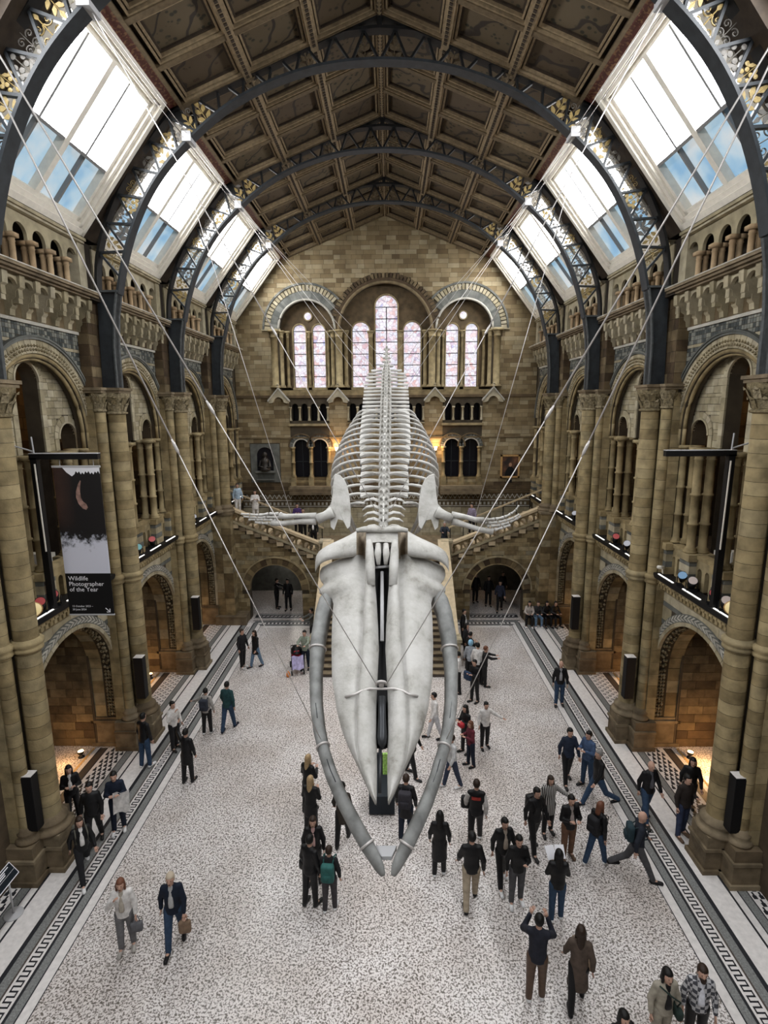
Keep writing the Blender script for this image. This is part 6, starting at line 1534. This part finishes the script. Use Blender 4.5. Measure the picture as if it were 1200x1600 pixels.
def person(u, v, label, h=1.72, face=0, pose='stand', top=(.02, .02, .022), bot=(.03, .03, .035), hair='k', hl=0, skin='l', coat='jacket', shoes=(.02, .02, .02), ph=.0, hood=None, inner=None, z=0.0, vox=.022, pat=None, pos=None, wide=1.0, hat=None, sleeves=None, beard=None):
    p = at(u, v, Z=z) if pos is None else np.array(pos, float)
    J = skeleton(pose, ph); A = {k: tuple(q) for k, q in J.items()}; k = h / 1.72; g = lambda n_: J[n_]
    hd = J['head']
    def body(P):
        F = seg(P, A['hip'], A['chest'], .125, .135, .72); F = smin(F, seg(P, A['chest'], A['neck'], .13, .06, .7), .05); F = smin(F, seg(P, A['neck'], A['head'], .05, .055), .03)
        F = smin(F, np.sqrt(((P[0] - hd[0]) / .078) ** 2 + ((P[1] - hd[1]) / .098) ** 2 + ((P[2] - hd[2] - .02) / .12) ** 2) * .09 - .09, .03)
        F = smin(F, seg(P, (hd[0], hd[1] - .03, hd[2] - .07), (hd[0], hd[1] - .055, hd[2] - .085), .045, .035), .03)
        F = smin(F, seg(P, (hd[0], hd[1] - .092, hd[2] + .03), (hd[0], hd[1] - .108, hd[2] - .012), .011, .018), .014)
        for s in (-1, 1):
            F = smin(F, seg(P, (hd[0] + s * .078, hd[1] + .005, hd[2] + .02), (hd[0] + s * .08, hd[1], hd[2] - .015), .018, .013), .01)
            F = smin(F, seg(P, A['hip%d' % s], A['knee%d' % s], .083, .055), .04); F = smin(F, seg(P, A['knee%d' % s], A['ank%d' % s], .056, .038), .03); F = smin(F, seg(P, A['ank%d' % s], A['toe%d' % s], .04, .033), .03)
            F = smin(F, seg(P, A['chest'], J['sh%d' % s] - (s * .03, 0, .02), .08, .042, .8), .03); F = smin(F, seg(P, J['sh%d' % s] - (s * .02, 0, .02), A['el%d' % s], .041, .034), .02); F = smin(F, seg(P, A['el%d' % s], A['wr%d' % s], .034, .027), .015)
        return F
    allp = np.array(list(J.values())); lo = allp.min(0) - .17; hi = allp.max(0) + .19; lo[2] = -.02
    V, Q = surface(body, lo, hi, vox * 1.1)
    mb = MB(); mb.v = [tuple(map(float, q)) for q in V]; mb.f = [tuple(map(int, q)) for q in Q]; mb.m = [0] * len(mb.f); mb.n = len(mb.v)
    for s in (-1, 1):                                     # hands: palm, four fingers, thumb
        w_ = g('wr%d' % s); d_ = w_ - g('el%d' % s); d_ /= np.linalg.norm(d_); sd = np.cross(d_, (0, 0, 1.0)) if abs(d_[2]) < .9 else np.array((0, 1.0, 0)); sd /= np.linalg.norm(sd); nn = np.cross(sd, d_); cu = nn * (-.3 if pose in ('phone', 'photo', 'face', 'raise') else .25)
        mb.tube([w_ - d_ * .01, w_ + d_ * .04, w_ + d_ * .085], [.028, .038, .034], 8, flat=.5, up=nn)
        for q, (o_, l_) in enumerate(((-.028, .06), (-.009, .072), (.01, .068), (.028, .052))):
            b_ = w_ + d_ * .08 + sd * o_; mb.tube([b_, b_ + (d_ + cu * .5) * l_ * .5, b_ + (d_ + cu * 2.2) * l_ * .8], [.0095, .009, .007], 5)
        b_ = w_ + d_ * .03 - sd * .03; mb.tube([b_, b_ + (d_ * .6 - sd * .8) * .035, b_ + (d_ - sd * .4) * .06], [.012, .011, .008], 5)
    mb.cur = 1
    for s in (-1, 1): mb.lathe([(.002, -.008), (.011, 0), (.002, .008)], (hd[0] + s * .032, hd[1] - .088, hd[2] + .03), 6)
    mb.box(hd[0] - .022, hd[0] + .022, hd[1] - .099, hd[1] - .09, hd[2] - .052, hd[2] - .046)
    o = tag(ob('person', mb.mesh('person', [SKIN[skin], EYE], True), None, tuple(p), math.radians(face), (k * wide, k * wide, k)), label, 'person')
    def child(name, fn, lo, hi, mat, hh=vox):
        V, Q = surface(fn, lo, hi, hh)
        if not len(Q): return
        m2 = MB(); m2.v = [tuple(map(float, q)) for q in V]; m2.f = [tuple(map(int, q)) for q in Q]; m2.m = [0] * len(m2.f); m2.n = len(m2.v)
        return ob(name, m2.mesh(name, mat, True), o)
    # trousers
    hipz = J['hip'][2]
    def trou(P):
        F = seg(P, (J['hip'] + (0, 0, .06)), J['hip'] - (0, 0, .02), .135, .14, .78)
        for s in (-1, 1): F = smin(F, seg(P, A['hip%d' % s], A['knee%d' % s], .102, .076), .03); F = smin(F, seg(P, A['knee%d' % s], J['ank%d' % s] + (0, 0, .01), .076, .062), .02)
        return F
    lg = np.array([J[n_] for n_ in J if n_[:3] in ('hip', 'kne', 'ank')]); child('trousers', trou, lg.min(0) - .16, lg.max(0) + (.16, .16, .24), cloth(bot))
    # shoes
    for s in (-1, 1):
        a_, b_ = J['ank%d' % s] + (0, .03, -.035), J['toe%d' % s] + (0, -.02, .005); ft = np.array([a_, b_])
        child('shoe', lambda P: seg(P, a_, b_, .05, .045), ft.min(0) - .09, ft.max(0) + .09, cloth(shoes, .5))
    # jacket or coat
    hem = {'jacket': hipz - .06, 'short': hipz + .02, 'coat': hipz - .28, 'long': hipz - .46}[coat]
    arms = coat != 'vest'
    def jack(P):
        F = seg(P, J['hip'] + (0, 0, .05), J['chest'], .158, .165, .76); F = smin(F, seg(P, J['chest'], J['neck'] - (0, 0, .03), .15, .085, .75), .05)
        for s in (-1, 1):
            F = smin(F, seg(P, J['chest'] + (0, 0, .1), J['sh%d' % s] - (s * .02, 0, .01), .10, .068, .85), .06); F = smin(F, seg(P, J['sh%d' % s] - (s * .015, 0, .01), A['el%d' % s], .068, .060), .03); F = smin(F, seg(P, A['el%d' % s], J['wr%d' % s] + (J['el%d' % s] - J['wr%d' % s]) * .1, .057, .044), .02)
        if pose != 'sit':
            low = (J['knee-1'] + J['knee1']) / 2; c_ = J['hip'] + (0, 0, .05); e_ = np.array((0, (low[1] + J['hip'][1]) / 2, min(hem, hipz) - .1))
            sk_ = seg(P, c_, e_, .16, .165 + .1 * (hipz - hem), .85); sk_ = np.maximum(sk_, hem - P[2]); arm_ = F
            F = np.where(P[2] < hipz + .1, np.minimum(np.maximum(smin(F, sk_, .03), np.where((np.abs(P[0]) < .2), hem - P[2], -1)), np.where(np.abs(P[0]) >= .2, arm_, 9)), smin(F, sk_, .03))
        return F
    tp = np.array([J[n_] for n_ in J if n_[:2] in ('sh', 'el', 'wr', 'ch', 'ne')]); l_ = tp.min(0) - .14; l_[2] = min(l_[2], hem - .04); l_[0] = min(l_[0], -.32); l_[1] = min(l_[1], -.26); h_ = tp.max(0) + .12; h_[0] = max(h_[0], .32); h_[1] = max(h_[1], .3)
    child({'jacket': 'jacket', 'short': 'jacket', 'coat': 'coat', 'long': 'long_coat'}[coat], jack, l_, h_, pat or cloth(top))
    if sleeves is not None:
        for s in (-1, 1):
            a_, b_, c_ = J['sh%d' % s] + (s * .01, 0, -.05), J['el%d' % s], J['wr%d' % s] + (J['el%d' % s] - J['wr%d' % s]) * .1; q_ = np.array([a_, b_, c_])
            child('sleeve', lambda P: smin(seg(P, a_, b_, .071, .066), seg(P, b_, c_, .064, .052), .02), q_.min(0) - .1, q_.max(0) + .1, cloth(sleeves))
        m2 = MB(); G_ = [[(x_, J['chest'][1] + .142 - abs(x_) * .18 - (z_ > .1) * .01, J['chest'][2] + z_) for x_ in (-.11, -.04, .04, .11)] for z_ in (.02, .06, .1)]; m2.grid(G_); m2.grid([[(p_[0], p_[1] - .01, p_[2]) for p_ in r_] for r_ in G_]); ob('back_lettering', m2.mesh('back_lettering', cloth((.4, .05, .04))), o)
    if beard: child('beard', lambda P: np.maximum(seg(P, hd + (0, -.055, -.075), hd + (0, -.07, -.1), .058, .045), P[2] - (hd[2] - .035)), hd - (.12, .16, .2), hd + (.12, .08, .0), HAIR[beard], hh=.015)
    if inner is not None:
        def inn(P): return np.maximum(seg(P, J['chest'] + (0, -.10, -.14), J['neck'] + (0, -.055, -.02), .115, .06, .62), np.abs(P[0]) - .05)
        child('shirt_front', inn, J['chest'] - (.12, .26, .36), J['neck'] + (.12, .12, .1), cloth(inner))
    # hair, hat, hood
    if hair is not None and not hood:
        c_ = hd + (0, .012, .035)
        def hr(P):
            F = np.sqrt(((P[0] - c_[0]) / .09) ** 2 + ((P[1] - c_[1]) / .11) ** 2 + ((P[2] - c_[2]) / .118) ** 2) * .1 - .1
            face_ = np.maximum(np.maximum((hd[2] + .062) - P[2] - .0, -1) * -1, P[1] - (hd[1] - .045))         # keep the forehead clear
            F = np.maximum(F, -np.maximum(np.maximum(P[2] - (hd[2] + .062), P[1] - (hd[1] - .03)), -9))
            F = np.maximum(F, (hd[2] - (.03 if hl == 0 else .08)) - P[2])
            if hl: 
                L = {1: .14, 2: .26, 3: .36}[hl]
                F = np.minimum(F, seg(P, hd + (0, .055, .02), hd + (0, .10, -L), .082, .07, .7))
                for s in (-1, 1): F = smin(F, seg(P, hd + (s * .075, .01, .02), hd + (s * .085, .0, -L * .8), .03, .025), .02)
            return F
        child('hat' if hat else 'hair', hr, hd - (.16, .18, .5 if hl else .16), hd + (.16, .26, .2), HAIR[hair] if not hat else HAIR[hat], hh=.018 if vox < .025 else .024)
    if hood:
        def hdf(P):
            F = np.sqrt(((P[0] - hd[0]) / .115) ** 2 + ((P[1] - hd[1] - .015) / .13) ** 2 + ((P[2] - hd[2] - .02) / .15) ** 2) * .12 - .12
            return np.maximum(F, -(np.maximum(np.maximum(np.abs(P[0]) - .07, P[1] - (hd[1] - .05)), np.abs(P[2] - hd[2] + .01) - .1)))
        child('hood', hdf, hd - (.17, .2, .22), hd + (.17, .22, .24), cloth(hood))
    o['skel'] = 0; del o['skel']
    return o, J, k
def world(o, q): return Matrix.LocRotScale(o.location, o.rotation_euler, o.scale) @ Vector(tuple(map(float, q)))
def rounded_pack(w, d, h, mat):
    def f(P): q = [np.abs(P[0]) - w / 2 + .05, np.abs(P[1]) - d / 2 + .05, np.abs(P[2]) - h / 2 + .05]; return np.sqrt(sum(np.maximum(a, 0) ** 2 for a in q)) + np.minimum(np.maximum(np.maximum(q[0], q[1]), q[2]), 0) - .05
    V, Q = surface(f, (-w / 2 - .03, -d / 2 - .03, -h / 2 - .03), (w / 2 + .03, d / 2 + .03, h / 2 + .03), .03); m2 = MB(); m2.v = [tuple(map(float, q)) for q in V]; m2.f = [tuple(map(int, q)) for q in Q]; m2.m = [0] * len(m2.f); m2.n = len(m2.v); return m2
def backpack(pr, label, col, size=(.3, .17, .42), low=0):
    o, J, k = pr; c = J['chest'] + (0, .21, -.06 - low); t = tag(ob('backpack', None, None, tuple(world(o, c)), o.rotation_euler[2]), label, 'backpack')
    ob('bag_body', rounded_pack(*size, col).mesh('bag_body', cloth(col), True), t); m2 = rounded_pack(size[0] * .8, .1, size[2] * .45, col); ob('front_pocket', m2.mesh('front_pocket', cloth(tuple(c_ * .8 for c_ in col)), True), t, (0, size[1] / 2, -size[2] * .18))
    mb = MB()
    for s in (-1, 1): mb.tube([(s * .1, -.06, .17), (s * .12, -.22, .26), (s * .13, -.375, .16), (s * .13, -.36, -.05), (s * .12, -.1, -.16)], .018, 6, flat=.5)
    ob('strap', mb.mesh('strap', cloth(tuple(c_ * .7 for c_ in col)), True), t)
def handbag(pr, label, col, side=1, size=(.26, .12, .24), drop=.3, name='handbag'):
    o, J, k = pr; c = J['wr%d' % side] + (0, -.02, -drop); t = tag(ob(name, None, None, tuple(world(o, c)), o.rotation_euler[2]), label, 'bag')
    ob('bag_body', rounded_pack(*size, col).mesh('bag_body', cloth(col), True), t); mb = MB(); mb.tube([(-size[0] * .3, 0, size[2] * .4), (-size[0] * .15, 0, drop - .05), (size[0] * .15, 0, drop - .05), (size[0] * .3, 0, size[2] * .4)], .01, 5); ob('handle', mb.mesh('handle', cloth(col), True), t)
def crossbag(pr, label, col, side=1):
    o, J, k = pr; c = J['hip'] + (side * .2, -.1, .02); t = tag(ob('shoulder_bag', None, None, tuple(world(o, c)), o.rotation_euler[2]), label, 'bag')
    ob('bag_body', rounded_pack(.13, .26, .2, col).mesh('bag_body', cloth(col), True), t); mb = MB(); mb.tube([(0, 0, .08), (-side * .02, -.1, .3), (-side * .2, -.1, .45), (-side * .34, .03, .52)], .014, 5); ob('strap', mb.mesh('strap', cloth(col), True), t)
K = (.006, .006, .007); NV = (.009, .014, .028); DK = (.014, .014, .016); GR = (.16, .16, .165); WH = (.66, .64, .62); JN = (.03, .058, .11); JL = (.12, .19, .28); BE = (.36, .30, .22); BR = (.10, .06, .038); OL = (.06, .065, .045); SW = (.7, .7, .7); MR = (.11, .02, .03); TE = (.02, .06, .065)
P = person
# --- left foreground
a = P(200, 1482, 'woman in cream puffer jacket and grey trousers, hand to her face, walking forward', 1.68, 15, 'face', WH, GR, 'r', 1, shoes=(.4, .38, .35), inner=(.4, .36, .3)); handbag(a, 'grey handbag of the woman in the cream puffer jacket', (.12, .12, .13), 1)
a = P(276, 1476, 'man in navy jacket and beige cap carrying a paper bag, walking in jeans', 1.76, 10, 'walk', NV, JN, 'n', 0, shoes=K, hat='n', inner=(.4, .4, .4)); handbag(a, 'brown patterned carrier bag in the hand of the man with beige cap', (.22, .15, .10), 1, (.26, .12, .3))
a = P(134, 1370, 'woman with white top and open black jacket, hair flying, striding by the left pillar', 1.68, 40, 'stride', K, DK, 'b', 2, shoes=SW, inner=WH); backpack(a, 'grey-green rucksack of the striding woman in white top', (.14, .135, .11))
P(150, 1318, 'man all in black walking just behind the woman in white top', 1.78, 20, 'walk', K, K, 'k', vox=.026)
a = P(187, 1298, 'man in navy sweater holding a phone with a cream coat over his arm', 1.74, 20, 'phone', NV, NV, 'k', shoes=SW); 
t = tag(ob('folded_coat', None, None, tuple(world(a[0], a[1]['wr1'] + (.05, -.04, -.16))), .3), 'cream coat draped over the arm of the man with phone', 'coat'); mb = MB(); mb.grid([[(-.2 + .1 * i, .05 * math.sin(i * 2 + j), .2 - .11 * j) for i in range(5)] for j in range(6)]); mb.grid([[(-.2 + .1 * i, .07 + .05 * math.sin(i * 2 + j), .2 - .11 * j) for i in range(5)] for j in range(6)]); ob('cloth_fold', mb.mesh('cloth_fold', cloth(WH), True), t)
P(0, 0, 'woman in black jacket and white shirt standing on the mosaic by the left arch', 1.66, 30, 'phone', K, K, 'k', 2, inner=WH, vox=.026, pos=(-8.6, 13.4, 0))
P(229, 1198, 'man in dark jacket and blue jeans beside the second left pillar', 1.78, 160, 'stand', K, JN, 'k', shoes=SW)
P(274, 1170, 'person in white jacket and grey trousers near the second left pillar', 1.68, 60, 'face', WH, DK, 'k', 0)
P(295, 1222, 'person in long black coat raising a phone overhead on the left side', 1.70, 170, 'raise', K, K, 'k', 0, coat='coat')
a = P(325, 1146, 'woman in pale jacket with dark rucksack seen from behind at left', 1.64, 175, 'out', (.38, .36, .34), K, 'k', 0, shoes=SW); backpack(a, 'dark blue rucksack of the woman in pale jacket at left', (.03, .035, .05))
P(358, 1140, 'man in dark teal jacket and jeans walking away at left', 1.78, 170, 'walk', TE, JN, 'k', shoes=NV)
P(380, 1043, 'man in black with pale shoes standing far left by the floor border', 1.74, 60, 'stand', DK, K, 'b', shoes=SW, vox=.028)
P(401, 1042, 'woman in black cape and light jeans far left beside the man in black', 1.68, -40, 'walk', K, JL, 'b', 1, coat='coat', vox=.028)
a = P(478, 1046, 'man in grey-green top leaning over the pushchair', 1.76, -10, 'reach', (.22, .25, .20), NV, 'k', vox=.028); 
P(489, 1004, 'person in grey sleeves reaching out beside the stair newel', 1.70, -60, 'reach', (.10, .10, .09), K, 'k', vox=.03)
P(0, 0, 'silhouetted guard with cap standing in the left archway', 1.78, 0, 'stand', K, K, 'k', hat='k', pos=(-5.55, 29.6, 0), vox=.028)
P(0, 0, 'silhouetted figure half hidden in the dark of the left archway', 1.7, 70, 'reach', K, K, 'k', pos=(-6.25, 29.9, 0), vox=.03)
# --- centre
P(487, 1306, 'blond woman in black coat seen from behind left of the jaw', 1.70, 165, 'phone', K, K, 'y', 3, coat='coat')
P(483, 1268, 'blond woman with long curly hair ahead of the other blond woman', 1.70, 150, 'phone', K, K, 'y', 3, coat='coat')
P(492, 1375, 'woman in black coat with pale pink top facing the camera, left of the jaw tip', 1.70, 5, 'stand', K, K, 'b', 1, coat='coat', inner=(.5, .32, .3))
a = P(486, 1414, 'man in black standing with his back turned left of the jaw tip', 1.74, 150, 'stand', K, K, 'k', coat='jacket'); handbag(a, 'black shoulder bag hanging at the back of the man left of the jaw tip', K, 1, (.3, .14, .26), .1, 'shoulder_bag')
a = P(516, 1422, 'person in dark coat with teal rucksack left of the jaw tip', 1.58, 175, 'stand', DK, (.05, .045, .05), 'b', 0, shoes=SW); backpack(a, 'teal rucksack worn by the person near the jaw tip', (.03, .12, .11))
P(536, 1316, 'person in brown coat partly hidden behind the left jaw bone', 1.70, 175, 'walk', (.035, .028, .022), K, 'k', coat='coat')
a = P(634, 1310, 'man in black coat with black rucksack standing by the information plinth', 1.80, 170, 'stand', K, NV, 'b', coat='coat'); backpack(a, 'black rucksack of the man by the information plinth', (.03, .028, .035), (.34, .2, .46))
P(643, 1212, 'person in black trousers hidden behind the whale snout', 1.74, 60, 'walk', K, K, 'k')
P(679, 1154, 'woman in white coat and pale trousers behind the right jaw bone', 1.68, -80, 'walk', WH, (.5, .5, .52), 'k', 0, shoes=K, vox=.026)
P(706, 1230, 'person in shorts and white trainers behind the right jaw bone', 1.70, -70, 'walk', (.5, .5, .5), (.03, .04, .07), 'b', shoes=SW, vox=.026)
P(735, 1197, 'girl in maroon sweater and leggings right of the jaw', 1.52, -70, 'phone', MR, NV, 'r', 1, shoes=K)
a = P(727, 1176, 'woman in black carrying a red bundle next to the girl in maroon', 1.66, -60, 'phone', K, K, 'k', 1); handbag(a, 'red bundle in the arms of the woman in black', (.4, .03, .04), 1, (.26, .16, .18), .06, 'red_bundle')
P(757, 1168, 'woman in white shirt and black trousers with her arm out', 1.62, 10, 'out', WH, K, 'k', 0, shoes=K)
a = P(741, 1097, 'person in black with a navy tote bag standing right of the stairs', 1.70, -50, 'phone', K, K, 'k', 0, vox=.026); handbag(a, 'navy tote bag of the person in black right of the stairs', (.02, .035, .07), -1, (.36, .14, .34), .1)
P(716, 1083, 'person in white jacket and black trousers at the foot of the stairs', 1.70, -100, 'stand', WH, K, 'k', vox=.028)
P(734, 1062, 'person with light blue woolly hat near the stair newel', 1.68, 170, 'stand', (.3, .32, .35), K, 'k', hood=(.25, .45, .62), vox=.028)
P(745, 1068, 'person in plain white top near the stair newel', 1.70, 160, 'stand', WH, K, 'k', 0, vox=.028)
P(756, 1072, 'person in black holding out a phone to the right near the stairs', 1.68, 90, 'reach', K, K, 'r', 0, vox=.028)
P(733, 1046, 'person in black jacket looking down by the stair newel', 1.66, 120, 'phone', K, K, 'k', vox=.03)
P(727, 1030, 'person in dark coat with pink scarf by the parapet', 1.66, 60, 'stand', DK, K, 'k', 1, inner=(.45, .3, .3), vox=.03)
P(723, 1006, 'person in black and white top standing against the parapet', 1.70, 60, 'stand', K, K, 'k', 0, inner=WH, vox=.03)
for i, (x, col, bt, lb) in enumerate(((7.5, (.45, .40, .36), K, 'seated person in pale top, first on the far right bench'), (7.92, (.03, .03, .03), JL, 'seated person in blue jeans, second on the far right bench'), (8.35, K, K, 'seated person in black, third on the far right bench'), (8.78, K, K, 'seated person in dark coat at the pillar end of the far right bench'))):
    P(0, 0, lb, 1.68, -10 + 10 * i, 'sit', col, bt, 'kbkk'[i], [2, 0, 1, 0][i], shoes=SW if i < 2 else K, pos=(x, YS - .82, 0), vox=.028)
for i, (x, y, lb) in enumerate(((6.35, 29.4, 'dim man walking out of the right archway'), (5.85, 30.2, 'dim figure in the middle of the right archway'), (5.2, 30.8, 'dim figure at the left of the right archway'), (6.8, 31.0, 'dim figure deep in the right archway'))):
    P(0, 0, lb, 1.74, 10 * i - 10, 'walk' if i == 0 else 'stand', (.03, .035, .06) if i == 0 else K, K, 'k', pos=(x, y, 0), vox=.03, ph=i % 2)
# --- right side
P(873, 1102, 'bald man in dark jacket and jeans looking up at the whale', 1.76, -10, 'stand', K, JN, None, inner=(.3, .3, .32), vox=.024)
P(885, 1222, 'man in navy anorak and black trousers walking towards the camera', 1.78, 5, 'walk', (.02, .028, .05), K, 'k')
P(916, 1228, 'man in blue denim shirt walking behind the grey-haired man', 1.76, -60, 'phone', (.06, .10, .19), JN, 'k')
P(932, 1260, 'grey-haired man in black jacket striding in jeans', 1.80, -80, 'stride', K, JN, 'g', shoes=K)
P(1008, 1281, 'balding man in black jacket and dark shirt on the floor border', 1.78, 10, 'walk', K, JN, None, inner=(.08, .08, .09))
P(1063, 1306, 'man in dark brown jacket walking on the white border', 1.78, 15, 'phone1', (.022, .016, .014), (.03, .04, .08), 'k', shoes=BR)
P(1074, 1268, 'woman in black walking behind the man in dark brown jacket', 1.66, -20, 'walk', K, K, 'k', 1)
P(855, 1302, 'woman in black and white striped dress among the right-hand group', 1.68, 5, 'out', K, K, 'b', 1, coat='coat', pat=STRIPE)
a = P(833, 1328, 'man in black with a rucksack looking down beside the woman in stripes', 1.78, 20, 'walk', K, K, 'k'); backpack(a, 'black rucksack of the man beside the woman in stripes', K)
P(886, 1340, 'man in black jacket and rust-brown trousers with folded hands', 1.74, 5, 'phone', K, (.14, .075, .045), 'k', inner=(.3, .26, .24), shoes=BR)
a = P(930, 1350, 'curly brown-haired person in black with rucksack and jeans', 1.70, 120, 'walk', K, JN, 'r', 1, shoes=SW); backpack(a, 'black rucksack of the curly-haired person', DK)
a = P(992, 1370, 'bald man in black leaning forward in a long stride to the right', 1.80, 80, 'stride', (.016, .02, .03), (.07, .07, .075), None, shoes=K); backpack(a, 'dark teal rucksack of the striding bald man', (.02, .04, .05))
P(784, 1380, 'man in black jacket over a beige hoodie walking forward', 1.76, 10, 'walk', K, K, 'k', inner=(.38, .32, .26), shoes=SW)
P(806, 1411, 'man in black jacket and grey trousers with white trainers', 1.74, 0, 'phone1', K, (.08, .08, .085), 'k', shoes=SW)
a = P(868, 1436, 'long-haired woman in black reading a white floor plan, seen from behind', 1.68, 175, 'phone', K, (.03, .06, .11), 'k', 3, shoes=SW); 
t = tag(ob('floor_plan', None, None, tuple(world(a[0], (a[1]['wr1'] + a[1]['wr-1']) / 2 + (0, -.1, .14))), .1), 'white folded floor plan held by the long-haired woman', 'leaflet'); mb = MB(); mb.box(-.21, 0, -.004, .004, -.12, .16); ob('left_leaf', mb.mesh('left_leaf', 'print_white'), t).rotation_euler = (-.9, 0, .1); mb = MB(); mb.box(0, .21, -.004, .004, -.12, .16); mb.cur = 0; ob('right_leaf', mb.mesh('right_leaf', 'print_white'), t).rotation_euler = (-.9, 0, -.1)
a = P(742, 1318, 'man in black varsity jacket with pale sleeves and red lettering, from behind', 1.80, 170, 'walk', K, K, 'b', shoes=SW, sleeves=(.5, .48, .46)); handbag(a, 'black bag slung at the side of the man in varsity jacket', K, 1, (.28, .16, .34), -.05, 'shoulder_bag')
P(686, 1366, 'person in long black hooded coat standing right of the jaw', 1.66, 175, 'stand', K, K, 'k', 2, coat='long', shoes=SW)
P(735, 1412, 'man in black jacket with grey hood and beige trousers walking away', 1.80, 178, 'walk', K, BE, 'k', shoes=K, wide=1.05)
P(836, 1560, 'man in navy jacket and brown trousers taking a photo with raised arms', 1.80, 165, 'photo', (.018, .02, .03), BR, 'k', shoes=SW, vox=.02)
a = P(900, 1570, 'long-haired woman in long brown coat seen from behind', 1.70, 165, 'walk', (.085, .062, .048), K, 'b', 3, coat='long', shoes=K, vox=.02); crossbag(a, 'tan shoulder bag of the woman in the long brown coat', (.28, .2, .14), -1)
a = P(1028, 1640, 'woman with dark fringe in beige jacket and trousers, lower right corner', 1.70, 5, 'stand', (.34, .31, .25), (.34, .31, .25), 'k', 1, inner=K, vox=.02); crossbag(a, 'dark green shoulder bag of the woman in beige', (.02, .035, .03), 1)
P(1082, 1636, 'bearded man in black and white plaid shirt over a white tee', 1.72, -15, 'stand', K, K, 'b', inner=(.62, .63, .68), beard='b', pat=PLAID, vox=.02)
P(962, 1705, 'dark-haired woman in black sweater at the bottom edge', 1.64, 10, 'walk', K, K, 'k', 1, inner=WH, vox=.022)
# --- on the stairs and landing
def on_stairs(x, y, label, **kw):
    return P(0, 0, label, pos=(x, y, stair_z(x) + (RISE if abs(x) > 3.5 else 0)), vox=.03, **kw)
on_stairs(-8.1, 29.6, 'person in pale blue top leaning on the top of the left stairs', h=1.66, face=30, pose='stand', top=(.35, .45, .55), bot=WH, hair='b')
on_stairs(-7.2, 29.8, 'woman in white dress on the upper left stairs', h=1.64, face=20, pose='phone', top=WH, bot=WH, hair='k', hl=1, coat='coat')
on_stairs(-5.0, 30.4, 'person in purple top on the left stairs', h=1.7, face=10, pose='phone', top=(.06, .03, .12), bot=K, hair='k')
on_stairs(-4.6, 29.9, 'person with grey and black coat on the left stairs', h=1.68, face=20, pose='phone', top=K, bot=K, hair='k', inner=WH)
on_stairs(-3.9, 28.9, 'person in black and white at the foot of the left stair flight', h=1.7, face=0, pose='stand', top=K, bot=K, hair='k', inner=WH)
on_stairs(3.15, 28.9, 'elderly white-haired man in black leaning on the right newel', h=1.72, face=0, pose='reach', top=(.02, .025, .035), bot=K, hair='g')
on_stairs(4.85, 30.5, 'person in lilac top with rucksack on the right stairs', h=1.7, face=-30, pose='stand', top=(.26, .22, .3), bot=K, hair='k')
